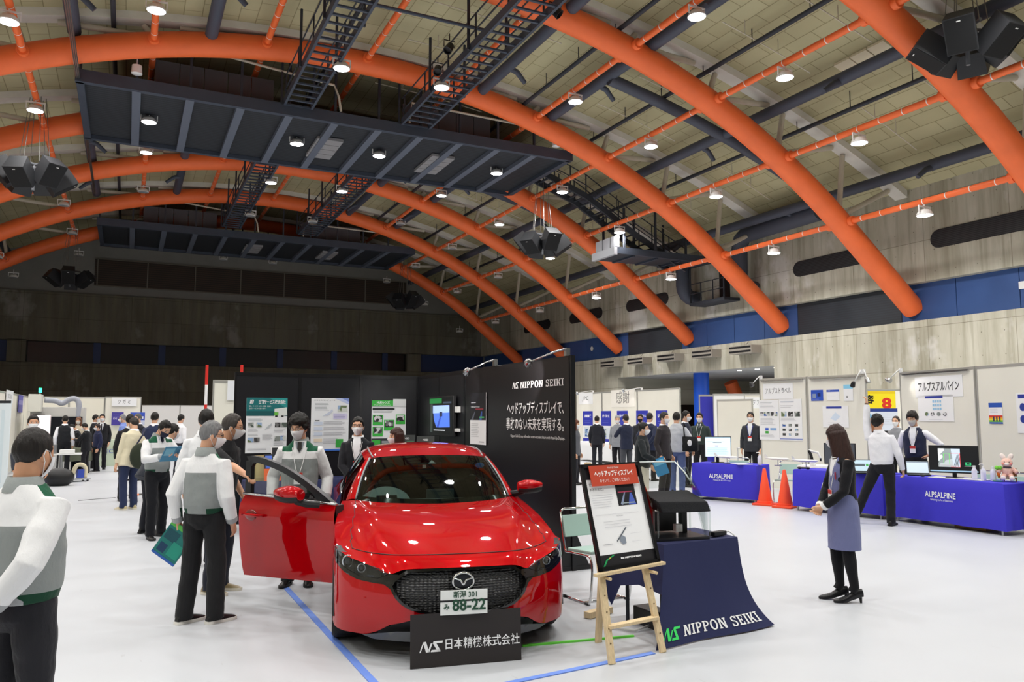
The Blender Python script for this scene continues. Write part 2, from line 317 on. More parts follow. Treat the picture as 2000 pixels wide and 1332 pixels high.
# back wall
mb = MB(); mb.box((8, BY + .3, B0 / 2), (48, .6, B0)); mb.box((8, BY + .3, (B1 + 10.98) / 2), (48, .6, 10.98 - B1))
for a, b in ((-8.1, -6.9), (22.4, 23.7)): mb.box(((a + b) / 2, BY + .3, 6.5), (b - a, .6, 1.7))
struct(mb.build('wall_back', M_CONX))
mb = MB(); mb.box((8, BY + .5, 13.9), (48, .4, 6)); struct(mb.build('wall_back_upper', mat('grey_plaster', '7d7c78', .8, var=.05, vscale=1)))
mb = MB(); mb.box((7.7, BY + .55, 6.5), (29.4, .1, 1.7)); struct(mb.build('window_1', mat('black_window', '0c0d10', .25)))
mb = MB()
for i in range(6): mb.box((-6.6 + 4.55 * (i + .95), BY + .46, 6.5), (.5, .12, 1.6))
for a, b in ((-14, -8.1), (23.7, 30)): mb.box(((a + b) / 2, BY + .46, 6.5), (b - a, .12, 1.6))
struct(mb.build('window_1_frame', mat('dark_blue_panel', '223560', .5)))
mb = MB(); mb.box((9.8, BY + .26, 12.75), (25, .06, 2.1)); struct(mb.build('window_2', louver_mat('brown_louver', '241c16', '3a2b1f', 6)))
mb = MB()
for i in range(8): mb.box((-2.5 + i * 3.5, BY + .2, 12.75), (.08, .08, 2.1))
for z in (11.7, 13.8): mb.box((9.8, BY + .2, z), (25, .08, .08))
struct(mb.build('window_2_frame', mat('dull_frame', '6a665c', .6)))
mb = MB(); mb.box((LX - .3, (FY + BY) / 2, 6), (.6, BY - FY, 12)); struct(mb.build('wall_left', M_CON))
mb = MB(); mb.box((8, FY - .3, 8.5), (48, .6, 17)); struct(mb.build('wall_front', mat('front_plaster', '77756e', .8)))
# ---------------------------------------------------------------- roof: arches, purlins, lamps
ACX, ACZ, AR = 7.5, -14.1, 29.95
def arch_pt(x):
    d = x - ACX
    if abs(d) <= 18.4: return ACZ + sqrt(AR * AR - d * d)
    z0 = ACZ + sqrt(AR * AR - 18.4 ** 2); return z0 - (abs(d) - 18.4) * .79
AY = [7.55, 15.05, 22.55, 30.05, 37.55, 45.05, 52.55, 60.05]
NX = [-10.9, -7.5, -3.6, .3, 4.15, 8.0, 11.85, 15.6, 19.25, 22.65, 25.9]
AO = ['seen only in reflections, nearest', 'first in view, top right corner', 'second in view from the camera', 'third in view from the camera', 'fourth in view, passing behind the hung platform', 'fifth in view from the camera', 'sixth in view from the camera', 'last in view, before the back wall']
proto = None
for i, y in enumerate(AY):
    if i == 0: continue
    if proto is None:
        xs = [LX + .0 + (30.05 - LX) * k / 72 for k in range(73)]
        mb = MB(); mb.tube([(x, 0, arch_pt(x)) for x in xs], .45, 24); proto = mb.build('roof_arch', ORANGE, smooth=2)
        for k, x in enumerate(NX):
            for s, nm in ((1, 1.7), (-1, .2)):
                sgn = 1 if x > 7.5 else -1
                x2 = x + sgn * (s == 1) * 3.0 + sgn * (s == -1) * .35; x2 = min(max(x2, LX + .5), WX - .3)
                a = V((x, .1, arch_pt(x) + .3)); b = V((x2, .1, roofz(x2, -.05)))
                if (b - a).length < .35: continue
                mb = MB(); mb.tube([a, b], .11, 10); mb.build('strut', GREYST, proto, smooth=2)
        o = proto
    else: o = copy_tree(proto)
    o.location = (0, y, 0); tag(o, 'orange tubular roof arch spanning the hall, ' + AO[i], 'arch', 'orange roof arches')
for i, y in enumerate(AY[1:]):
    mb = MB(); xs = [LX + (WX - LX) * k / 48 for k in range(49)]
    mb.grid([[(x, y - .3, roofz(x)) for x in xs], [(x, y + .3, roofz(x)) for x in xs]]); mb.grid([[(x, y - .3, roofz(x, .3)) for x in xs], [(x, y - .3, roofz(x)) for x in xs]]); mb.grid([[(x, y + .3, roofz(x)) for x in xs], [(x, y + .3, roofz(x, .3)) for x in xs]])
    struct(mb.build('trim_%d' % (i + 2), RIB, smooth=2))
RN = {x: n for x, n in zip(reversed(NX), range(1, 12))}
pp = None
for j in range(len(AY) - 1):
    ym = (AY[j] + AY[j + 1]) / 2
    for x in NX:
        if j == 0 and x < 15: continue
        if pp is None:
            mb = MB(); mb.tube([(0, -3.15, 0), (0, 3.15, 0)], .115, 14); mb.tube([(0, -3.3, 0), (0, -3.12, 0)], .19, 14); mb.tube([(0, 3.12, 0), (0, 3.3, 0)], .19, 14)
            mb.mat(1)
            for k in range(7): mb.tube([(0, -2.7 + k * .9, 0), (0, -2.67 + k * .9, 0)], .119, 14)
            pp = mb.build('roof_purlin', [ORANGE, WHITE], smooth=2)
            o = pp
        else: o = copy_tree(pp)
        o.location = (x, ym, arch_pt(x)); tag(o, 'thin orange purlin tube between arches, %s bay from the camera, %s from the right wall' % (ORD[j + 1], ORD[RN[x]]), 'purlin', 'orange purlin tubes')
# lamps: rows of high-bay lamps, lit in the front rows, unlit at the back
def make_lamp():
    t = empty('high_bay_lamp')
    mb = MB(); mb.lathe([(.05, .2), (.17, .18), (.25, .09), (.295, -.02), (.28, -.03)], n=24); mb.build('housing', WHITE, t, smooth=2)
    mb = MB(); mb.bar((-.3, 0, .05), (-.3, 0, .3), .035); mb.bar((.3, 0, .05), (.3, 0, .3), .035); mb.bar((-.32, 0, .3), (.32, 0, .3), .05); mb.bar((0, 0, .2), (0, 0, .55), .03); mb.build('bracket', WHITE, t)
    mb = MB(); mb.lathe([(.001, -.065), (.17, -.055), (.275, -.028), (.275, -.02)], n=24); l = mb.build('lens', glow('ffffff', 26), t, smooth=2)
    return t
lamp0 = make_lamp(); lampu = copy_tree(lamp0); used = {0: False, 1: False}
for c in lampu.children:
    if c.name.startswith('lens'): c.data = c.data.copy(); c.data.materials.clear(); c.data.materials.append(mat('unlit_lens', '8d9092', .3))
LD = bpy.data.lights.new('lamp_light', 'AREA'); LD.shape = 'DISK'; LD.size = .5; LD.energy = LAMP_W; LD.color = (1, .985, .96); LD.spread = R(150)
LX_ = [-10.9, -7.5, -3.6, .3, 6.2, 9.9, 15.6, 19.25, 22.65, 25.9]
rows = [-3.7, 3.8, 11.3, 18.8, 26.3, 33.8, 41.3, 48.8, 56.3, 63.8]
for j, y in enumerate(rows):
    for q, x in enumerate(LX_):
        lit = y < 45
        if y < 15:
            vis = False
        else: vis = True
        z = (13.75 if x in (6.2, 9.9) else arch_pt(x) - .5)
        if y in (33.8,) and .2 < x < 16: z = 13.42
        xx = {6.2: 6.1, 9.9: 9.75}.get(x, x) if y == 33.8 else x
        src = lamp0 if lit else lampu
        if not used[0 if lit else 1]: o = src; used[0 if lit else 1] = True
        else: o = copy_tree(src)
        o.location = (xx, y, z)
        tag(o, '%s white high-bay lamp, %s row from the camera, %s from the right wall' % ('lit' if lit else 'unlit', ORD[j + 1] if j else 'nearest', ORD[10 - q]), 'lamp', 'high-bay ceiling lamps')
        if lit:
            lo = bpy.data.objects.new('lamp_light', LD); COL.objects.link(lo); lo.location = (xx, y, z - .09)
# ducts and sprinkler pipes along the hall
DUCT = mat('navy_duct', '434855', .6, bump=.06, bscale=30)
duct_x = [(27.45, 11.33, 'nearest the right wall'), (22.0, 13.46, 'second from the right wall'), (16.4, 14.95, 'third from the right wall'), (-2.2, 15.0, 'left of the hung platform'), (-8, 13.2, 'nearest the left wall'), (2.2, 15.6, 'above the left catwalk'), (13.0, 15.5, 'above the right catwalk')]
for i, (x, z, l) in enumerate(duct_x):
    for q, (y0, y1) in enumerate([(-8, 66)] if i in (0, 1, 4) else [(-8, 30.2), (38.4, 52.4)]):
        mb = MB(); mb.tube([(x, y0, z), (x, y1, z)], .225, 16); o = mb.build('air_duct', DUCT, smooth=2)
        tag(o, 'round navy air duct under the ceiling boards, %s%s' % (l, '' if i in (0, 1, 4) else (', front length' if not q else ', far length')), 'duct', 'navy air ducts')
        for k in range(9):
            y = 4.5 + k * 7.5 - (i % 3) * .6; s = 1 if k % 2 else -1
            if not y0 + .5 < y < y1 - .5: continue
            mb = MB(); mb.tube([(x, y, z - .1), (x + s * .35, y, z - .22), (x + s * .75, y + .1, z - .55)], [.12, .11, .09], 10); mb.build('nozzle', DUCT, o, smooth=2)
pipe_x = [(23.7, 13.06), (15.1, 15.34), (19.0, 14.55), (6.8, 16.05), (-1, 15.5)]
for i, (x, z) in enumerate(pipe_x):
    mb = MB(); mb.tube([(x, -8, z), (x, 66, z)], .085, 10)
    for k in range(28): mb.bar((x, -6 + k * 2.6, z), (x, -6 + k * 2.6, roofz(x, .26)), .025)
    o = mb.build('sprinkler_pipe', DARKST, smooth=2); tag(o, 'slender dark sprinkler pipe under the ceiling, %s' % ['nearest the right wall', 'third from the right wall', 'second from the right wall', 'above the catwalks', 'left of the catwalks'][i], 'pipe', 'dark sprinkler pipes')
mb = MB()
pts = [(22.0, 26.6, 13.4), (22.6, 26.6, 13.2), (27.5, 26.6, 11.2), (28.2, 26.6, 10.85)]
mb = MB(); mb.tube([(x, 25.0, roofz(x, -.62)) for x in (16.4, 18.5, 20.5, 22.5, 24.5, 26.4)], .235, 16); o = mb.build('cross_duct', DUCT, smooth=2); tag(o, 'navy cross duct running down the vault towards the right wall', 'duct')
mb = MB(); mb.tube([(x, 40.0, roofz(x, -.62)) for x in (11.4, 13.5, 15.5, 17.5, 19.5, 22)], .235, 16); o = mb.build('cross_duct', DUCT, smooth=2); tag(o, 'navy cross duct crossing behind the hung speakers', 'duct')
k = 0
for y in (17.2, 19.8, 24.6, 27.6, 32, 35.2, 39.8, 43):
    for x0, x1 in ((17.5, 21.5), (24, 27), (9, 14)):
        mb = MB(); n = 8; mb.tube([(x0 + (x1 - x0) * i / n, y, roofz(x0 + (x1 - x0) * i / n, -.25)) for i in range(n + 1)], .022, 6)
        for i in (2, 5): mb.bar((x0 + (x1 - x0) * i / n, y, roofz(x0 + (x1 - x0) * i / n, -.25)), (x0 + (x1 - x0) * i / n, y, roofz(x0 + (x1 - x0) * i / n, .25)), .02)
        o = mb.build('branch_pipe', GREYST); k += 1
        tag(o, 'pale branch pipe on the ceiling, %s line from the camera, %s' % (ORD[[17.2, 19.8, 24.6, 27.6, 32, 35.2, 39.8, 43].index(y) + 1], {17.5: 'middle of the slope', 24: 'near the right wall', 9: 'near the crown'}[x0]), 'pipe', 'pale branch pipes')
mb = MB()
for i in range(3): mb.box((22.6 + i * .02, 17.6 + i * .72, roofz(22.6, .2)), (.9, .66, .1), Matrix.Rotation(.31, 3, 'Y'))
o = mb.build('access_panel', mat('cream_panel', 'e0d8bd', .6)); tag(o, 'row of three cream access panels set in the ceiling boards', 'ceiling panel')
# hung platform with slatted floor, catwalks
SLAT = louver_mat('navy_slats', '15181d', '262b33', 5, 'Y')
def platform(y0, y1, z, label, lite=True):
    t = empty('hung_platform', (8, (y0 + y1) / 2, z)); hx = 10; hy = (y1 - y0) / 2
    mb = MB(); mb.box((0, 0, .12), (2 * hx, 2 * hy, .1)); o = mb.build('slatted_deck', SLAT, t)
    mb = MB()
    for s in (-1, 1): mb.box((0, s * hy, .12), (2 * hx + .3, .25, .45)); mb.box((s * hx, 0, .12), (.25, 2 * hy, .45))
    mb.build('rim', NAVY, t)
    for k in range(10): mb = MB(); mb.box((-hx + 2 * hx * (k + 1) / 11, 0, -.02), (.3, 2 * hy, .2)); mb.build('beam', mat('blue_grey_beam', '5d6472', .55), t)
    for x in (-.6, 4.6):
        mb = MB(); mb.box((x, .2, -.02), (1.1, 2.6, .12))
        for q in range(3): mb.box((x, -.45 + q * .65, -.09), (1.0, .06, .03))
        mb.build('access_panel', mat('grey_panel', '8b8a8c', .6), t)
    mb = MB()
    for k in range(12):
        x = -hx + 2 * hx * k / 11
        for s in (-1, 1): mb.bar((x, s * hy, .3), (x, s * hy, 2.6 - .012 * x * x), .09)
    mb.build('hanger', DARKST, t)
    mb = MB()
    for x0, x1 in ((-7.6, -3.2), (2.2, 6.4)):
        for q in range(5): mb.box((x0 + (x1 - x0) * (q + .5) / 5, -hy + .9, .95), ((x1 - x0) / 5 - .03, .06, 1.3))
    mb.build('side_panel', mat('brown_grey_panel', '5a565a', .6), t)
    mb = MB(); mb.tube([(-6, -hy - .1, 1.9), (-1, -hy - .1, 1.45), (-.8, -hy - .1, 1.0), (-.7, -hy - .1, .4)], .05, 8); mb.tube([(2.2, -hy - .1, .4), (2.3, -hy - .1, 1.3), (7.5, -hy - .1, 1.2)], .05, 8); mb.build('conduit', GREYST, t, smooth=2)
    return tag(t, label, 'platform')
platform(31.0, 37.4, 13.62, 'big navy slatted platform hung from the arches over the hall middle')
platform(53.4, 60, 13.4, 'dark unlit slatted platform hung far back by the rear wall')
def catwalk(x0, x1, y0, y1, z, label):
    t = empty('catwalk', ((x0 + x1) / 2, (y0 + y1) / 2, z)); w = x1 - x0; L = y1 - y0
    for s in (-1, 1): mb = MB(); mb.box((s * w / 2, 0, .08), (.09, L, .28)); mb.build('side_rail', NAVY, t)
    mb = MB(); n = int(L / .55)
    for k in range(n + 1): mb.box((0, -L / 2 + L * k / n, 0), (w, .09, .06))
    r = mb.build('rung', NAVY, t); r['kind'] = 'stuff'
    mb = MB()
    for s in (-1, 1):
        for k in range(int(L / 2.5) + 1): y = -L / 2 + k * 2.5; mb.bar((s * w / 2, y, 0), (s * w / 2, y, 1.1), .05)
        for h in (.55, 1.1): mb.bar((s * w / 2, -L / 2, h), (s * w / 2, L / 2, h), .04)
    mb.build('handrail', DARKST, t)
    mb = MB()
    for s in (-1, 1):
        for k in range(int(L / 3.75) + 1): y = -L / 2 + k * 3.75 + .4; mb.bar((s * (w / 2 + .1), y, 0), (s * (w / 2 + .1), y, 2.1), .08)
    mb.build('hanger', DARKST, t)
    return tag(t, label, 'catwalk')
catwalk(5.05, 6.1, 8, 30.8, 13.9, 'left navy catwalk leading up to the front of the hung platform')
catwalk(9.85, 11.05, 8, 30.8, 13.9, 'right navy catwalk leading up to the front of the hung platform')
catwalk(5.05, 6.1, 37.7, 53.1, 13.9, 'left dark catwalk leading back from behind the hung platform')
catwalk(9.85, 11.05, 37.7, 53.1, 13.9, 'right dark catwalk leading back from behind the hung platform')
mb = MB(); mb.tube([(5.6, 23.2, 14.6), (10.4, 23.2, 14.6)], .06, 8); o = mb.build('tie_pipe', NAVY, smooth=2); tag(o, 'navy pipe linking the two front catwalks', 'pipe')
def spotlight(p, d, label, i):
    p = V(p); d = V(d).normalized(); q = d.to_track_quat('Z', 'Y').to_matrix().to_4x4(); q.translation = p
    t = empty('stage_light', p)
    mb = MB(); mb.lathe([(.07, -.2), (.13, -.12), (.15, .12), (.16, .2), (.13, .2), (.12, .1)], n=16, M=Matrix.Translation(-p) @ q); mb.build('lamp_body', BLACKP, t, smooth=2)
    mb = MB(); mb.tube([(-.2, 0, 0), (-.2, 0, .25), (.2, 0, .25), (.2, 0, 0)], .02, 6); mb.bar((0, 0, .25), (0, 0, .5), .03); mb.build('yoke', BLACKP, t)
    tag(t, label, 'stage light', 'stage lights on the catwalks')
for i, (p, d, l) in enumerate([((9.6, 25.9, 14.2), (-.3, -.5, -.8), 'black stage light low on the right catwalk, left side'), ((9.5, 24.5, 14.4), (-.5, -.3, -.8), 'black stage light on the left rail of the right catwalk'), ((11.4, 20.4, 14.2), (.6, -.4, -.7), 'black stage light hung on the right rail of the right catwalk'), ((4.9, 22.6, 14.3), (-.3, -.5, -.8), 'black stage light on the left rail of the left catwalk')]): spotlight(p, d, l, i)
# ---------------------------------------------------------------- speaker clusters
def speaker_cluster(x, y, z, label, n=6, rot=0):
    t = empty('speaker_cluster', (x, y, z), rot)
    mb = MB()
    for a in range(3):
        an = a * 2 * pi / 3; mb.tube([(.5 * cos(an + q * 2 * pi / 3), .5 * sin(an + q * 2 * pi / 3), .25) for q in (0, 1)], .05, 6)
    mb.tube([(0, 0, -.55), (0, 0, .55)], .06, 8); mb.tube([(-.6, 0, .5), (.6, 0, .5)], .05, 6); mb.tube([(0, -.6, .5), (0, .6, .5)], .05, 6); mb.build('frame', mat('grey_frame', '6d6f73', .5), t)
    for k in range(n):
        an = 2 * pi * k / n + .3; Rm = Matrix.Rotation(an, 4, 'Z') @ Matrix.Translation((.95, 0, -.12 if k % 2 else .05)) @ Matrix.Rotation(R(38 if k % 2 == 0 else 55), 4, 'Y')
        mb = MB(); f = [(-.35, -.33), (.3, -.38), (.3, .38), (-.35, .33)]
        mb.mat(0).loft([[Rm @ V((a, b, -.5)) for a, b in f], [Rm @ V((a, b, .5)) for a, b in f]]); mb.mat(1).box((.304, 0, 0), (.01, .7, .94), M=Rm); mb.mat(2).box((.312, 0, .38), (.006, .1, .03), M=Rm)
        mb.build('loudspeaker', [mat('speaker_box', '26272a', .55), mat('speaker_cloth', '121315', .8), WHITE], t)
    mb = MB()
    for a in range(6): an = a * pi / 3; mb.tube([(.55 * cos(an), .55 * sin(an), .5), (.25 * cos(an), .3 * sin(an), 3.2)], .014, 5)
    mb.build('hanging_wire', mat('steel_wire', '8a8a86', .4, .8), t)
    tag(t, label, 'speakers', 'hung speaker clusters')
for x, y, z, l, r in [(19.0, 35.5, 10.6, 'cluster of black loudspeakers hung right of the navy platform', .2), (-3.7, 35.5, 11.1, 'cluster of black loudspeakers hung at the left edge of the view', .9), (-3.7, 58, 10.6, 'far left cluster of dark loudspeakers before the grey back wall', .2), (19.0, 58, 10.6, 'far right cluster of dark loudspeakers before the back wall', .5), (20.9, 13.6, 12.1, 'cluster of black loudspeakers in the top right corner of the view', 1.2)]: speaker_cluster(x, y, z, l, 6, r)
mb = MB()
for d in (0, .07, -.07): mb.tube([(-2.05 + d, 16, 13.6), (-2.05 + d * .4, 47, 13.6)], .025, 6)
o = mb.build('lighting_rail', STEEL, smooth=2); tag(o, 'thin bright steel rail crossing the roof at the upper left', 'rail')
for p, l in (((-.2, 30.75, 14.2), 'left'), ((17.2, 30.75, 14.15), 'right')):
    mb = MB(); mb.lathe([(.05, .2), (.17, .18), (.19, -.12), (.12, -.15)], p, 16); mb.bar((p[0], p[1], p[2] + .2), (p[0], p[1], p[2] + .8), .03); o = mb.build('ceiling_camera', WHITE, smooth=2); tag(o, 'small white pot hung above the %s front corner of the navy platform' % l, 'sensor')
# side catwalk down the vault, small lift platform, balcony and elbow pipes at the right wall
t = empty('side_catwalk', (22, 35, 12)); mb = MB()
P = [(18.2, 14.1), (21, 13.1), (24, 11.4), (27.4, 9.75)]
for dy in (-.6, .6):
    for (xa, za), (xb, zb) in zip(P, P[1:]):
        mb.bar((xa - 22, dy, za - 12), (xb - 22, dy, zb - 12), .12, .3)
mb.build('stringer', DARKST, t); mb = MB()
for dy in (-.6, .6):
    for (xa, za), (xb, zb) in zip(P, P[1:]):
        for q in range(3):
            f = q / 3; x = xa + (xb - xa) * f - 22; z = za + (zb - za) * f - 12; mb.bar((x, dy, z), (x, dy, z + 1.15), .05)
        for h in (.6, 1.15): mb.bar((xa - 22, dy, za - 12 + h), (xb - 22, dy, zb - 12 + h), .04)
mb.build('handrail', DARKST, t); mb = MB()
for (xa, za), (xb, zb) in zip(P, P[1:]):
    for q in range(8):
        f = q / 8; mb.box((xa + (xb - xa) * f - 22, 0, za + (zb - za) * f - 12), (.12, 1.2, .05))
mb.build('rung', DARKST, t); tag(t, 'dark stepped catwalk descending the vault right of the hung platform', 'catwalk')
t = empty('lift_platform', (25.6, 34.9, 10.2)); mb = MB(); mb.box((0, 0, 0), (6.4, 2.0, .14)); mb.build('deck', DARKST, t)
mb = MB(); mb.box((-3.2, 0, .05), (.2, 2.2, .4)); [mb.box((-3.0, -.75 + .75 * k, .55), (.12, .62, .7)) for k in range(3)]; mb.build('end_panel', mat('pale_grey_panel', 'a9abb0', .5), t)
mb = MB(); mb.box((0, -1, .1), (6.4, .12, .35)); mb.box((0, 1, .1), (6.4, .12, .35)); [mb.box((-2 + 1.5 * k, 0, -.1), (.12, 2, .12)) for k in range(4)]; mb.build('rim', NAVY, t)
mb = MB(); [mb.bar((x, y, .2), (x, y, 2.4), .1) for x in (-2.6, -.6, 1.4) for y in (-1, 1)]; mb.build('hanger', DARKST, t); tag(t, 'small dark platform with pale end, hung beside the right wall', 'platform')
t = empty('wall_balcony', (WX, 34.1, 7.95)); mb = MB(); mb.box((-.55, 0, .06), (1.1, 2.9, .16)); mb.build('deck', DARKST, t)
mb = MB()
for y in (-1.4, -.5, .5, 1.4): mb.bar((-1.05, y, .1), (-1.05, y, 1.2), .05)
for h in (.65, 1.2): mb.bar((-1.05, -1.4, h), (-1.05, 1.4, h), .04)
mb.bar((-1.05, -1.4, 0), (-1.05, -1.4, 2.6), .07); mb.bar((-1.05, 1.4, 0), (-1.05, 1.4, 2.6), .07); mb.build('handrail', DARKST, t); mb = MB(); mb.box((-.04, -.3, 1.0), (.06, .8, 1.9)); mb.build('door', BLACKP, t); tag(t, 'small dark balcony with railing fixed high on the right wall', 'balcony')
for i, (y, zt) in enumerate([(36.2, 10.4), (31.5, 11.3)]):
    mb = MB(); pts = [(28.6, y, zt), (28.6, y, 9.2)] + [(28.6 + .7 * (1 - cos(a)), y - .0, 9.2 - .7 * sin(a)) for a in (.4, .8, 1.2, 1.57)] + [(29.58, y, 8.5)]
    if i: pts = [(28.0, y - 6, 11.0), (28.2, y - 1, 11.0), (28.5, y - .3, 10.9), (28.6, y, 10.4), (28.6, y, 8.6), (29.58, y, 8.4)]
    mb.tube(pts, .42, 16); o = mb.build('elbow_duct', DUCT, smooth=2); tag(o, ['thick navy elbow duct turning into the right wall beside the balcony', 'thick navy duct bending down behind the orange arch by the balcony'][i], 'duct')
VENT = louver_mat('black_grille', '101114', '2c2d31', 14)
for i, y in enumerate([19, 26.5, 41.2, 48.7, 56.3]):
    mb = MB(); poly = []
    for s in (1, -1):
        for k in range(9): a = -pi / 2 + pi * k / 8; poly.append((WX - .03, y + s * (1.9 + .38 * cos(a)), 8.95 + s * .38 * sin(a)))
    mb.prism(poly, (.1, 0, 0)); o = mb.build('wall_vent', VENT); tag(o, 'long black round-ended vent in the upper right wall, %s from the camera' % ORD[i + 1], 'vent', 'wall vents')
for i, y in enumerate([32.0, 35.1, 38.4, 41.6, 44.8]):
    mb = MB(); mb.mat(0).box((WX - .35, y, 5.2), (.7, 1.7, .42)); mb.mat(1).box((WX - .71, y, 5.32), (.03, 1.6, .09)); mb.box((WX - .71, y, 5.1), (.03, 1.6, .09)); mb.mat(0).bar((WX - .35, y, 5.4), (WX - .08, y, 5.66), .03)
    o = mb.build('air_diffuser', [mat('beige_metal', '9a948a', .5), BLACKP]); tag(o, 'beige two-slot air diffuser on the concrete lintel, %s from the camera side' % ORD[i + 1], 'diffuser', 'air diffusers')
mb = MB(); mb.box((29.98, 17.9, 6.6), (.06, .28, .28)); o = mb.build('wall_box', WHITE); tag(o, 'small white box on the blue wall band at far right', 'sensor')
mb = MB(); mb.lathe([(.16, 0), (.16, .05)], (0, 0, 0), 16, Matrix.Translation((29.95, 48.4, 6.55)) @ Matrix.Rotation(-pi / 2, 4, 'Y')); o = mb.build('wall_disc', WHITE); tag(o, 'small pale round fitting on the dark blue wall band', 'sensor')
# floor tapes and hatches
BT = mat('blue_tape', '6d8fe0', .6)
for name, a, b, wd, m, l in [('floor_tape', (1.5, 3.5), (1.5, 8.34), .055, BT, 'blue tape line on the floor left of the red car'), ('floor_tape', (1.6, 4.66), (3.5, 4.86), .05, BT, 'blue tape line on the floor at the easel feet'), ('floor_tape', (-1.9, 22), (-1.9, 46), .1, BT, 'blue tape line on the floor running back at far left'), ('floor_tape', (10.6, 6.0), (12.6, 5.9), .05, BT, 'blue tape line on the floor at the right edge'), ('hazard_tape', (.1, 19.2), (.75, 19.5), .3, louver_mat('hazard', 'e8702a', '2a2522', 8, 'X'), 'orange and black hazard tape patch behind the white-jacketed reader'), ('floor_hatch', (-.82, 18.46), (-.15, 18.81), .03, flat('5c5c5c'), 'dark steel edge of a floor hatch'), ('green_cable', (2.72, 5.42), (3.62, 5.28), .02, flat('6fe04a'), 'bright green cable lying on the floor beside the easel')]:
    a, b = V((*a, .004)), V((*b, .004)); mb = MB(); mb.bar(a, b, wd, .006 if name != 'green_cable' else .02); o = mb.build(name, m); tag(o, l, name.split('_')[1])
# ================================================================ the red hatchback
PAINT = mat('red_candy_paint', 'b0000a', .3, .15, coat=1, spec=0)
GLOSSB = mat('gloss_black_trim', '0a0a0b', .12, coat=.6)
GUN = mat('gunmetal_trim', '3a3b3e', .25, .7)
TRIM = mat('matt_black_trim', '17181a', .55)
SILVER = mat('satin_silver', 'b6b8ba', .25, 1)
TYRE = mat('tyre_rubber', '131314', .75, bump=.2, bscale=60)
DASH = mat('grey_dashboard', '9aa8a6', .7)
CABIN = mat('dark_cabin', '1b1c1e', .7)
def glass(name, tint, a):
    m = bpy.data.materials.new(name); m.use_nodes = True; nt = m.node_tree; b = nt.nodes['Principled BSDF']; nt.nodes.remove(b)
    N, L = nt.nodes.new, nt.links.new; t = N('ShaderNodeBsdfTransparent'); t.inputs[0].default_value = srgb(tint); g = N('ShaderNodeBsdfGlossy'); g.inputs['Roughness'].default_value = .02
    f = N('ShaderNodeLayerWeight'); pw = N('ShaderNodeMath'); pw.operation = 'POWER'; pw.inputs[1].default_value = 4; L(f.outputs['Facing'], pw.inputs[0]); ad = N('ShaderNodeMath'); ad.operation = 'ADD'; ad.inputs[1].default_value = a + .035; ad.use_clamp = True; L(pw.outputs[0], ad.inputs[0])
    mx = N('ShaderNodeMixShader'); L(ad.outputs[0], mx.inputs[0]); L(t.outputs[0], mx.inputs[1]); L(g.outputs[0], mx.inputs[2]); L(mx.outputs[0], nt.nodes['Material Output'].inputs[0]); MATS[name] = m; return m
WGLASS = glass('windscreen_glass', '9fada8', .01); DGLASS = glass('tinted_glass', '3a4040', .02); CLEAR = glass('clear_acrylic', 'f0f4f2', .02); LENSG = glass('lamp_cover', 'd8dcdf', .03)
def cr(P, n):   # Catmull-Rom through P, n samples per span
    P = [V(p) for p in P]; out = []
    for i in range(len(P) - 1):
        a = P[i - 1] if i else P[0] * 2 - P[1]; b, c = P[i], P[i + 1]; d = P[i + 2] if i + 2 < len(P) else P[-1] * 2 - P[-2]
        for k in range(n):
            t = k / n; out.append(.5 * ((2 * b) + (c - a) * t + (2 * a - 5 * b + 4 * c - d) * t * t + (3 * b - a - 3 * c + d) * t ** 3))
    return out + [P[-1]]
def lerp_tab(tab, x):
    if x <= tab[0][0]: return V(tab[0][1])
    for (a, p), (b, q) in zip(tab, tab[1:]):
        if x <= b: return V(p).lerp(V(q), (x - a) / (b - a))
    return V(tab[-1][1])
PLAN = [(0, .02), (.1, .022), (.2, .033), (.3, .053), (.4, .087), (.5, .145), (.6, .215), (.71, .305), (.81, .405), (.865, .51), (.888, .64)]
_pl = cr([(0 - .1, .022, 0)] + [(u, v, 0) for u, v in PLAN], 8)[8:]
_ts = [k / 80 for k in range(len(_pl))]
DZ = [(.14, .075), (.2, .045), (.28, .012), (.36, 0), (.46, 0), (.54, .018), (.6, .042), (.66, .07), (.74, .115)]
def FAS(t, z, off=0):   # lower front of the car: t across (0..1), z up
    s = -1 if t < 0 else 1; t = min(abs(t), 1.0); k = t * 80; i = min(int(k), len(_pl) - 2); p = _pl[i].lerp(_pl[i + 1], k - i); d = (_pl[i + 1] - _pl[i]).normalized()
    dz = lerp_tab([(a, (b, 0, 0)) for a, b in DZ], z).x; n = V((d.y, -d.x, 0))
    return V((s * (p.x + n.x * off), p.y + dz * (1 - .5 * t * t) + n.y * off, z))
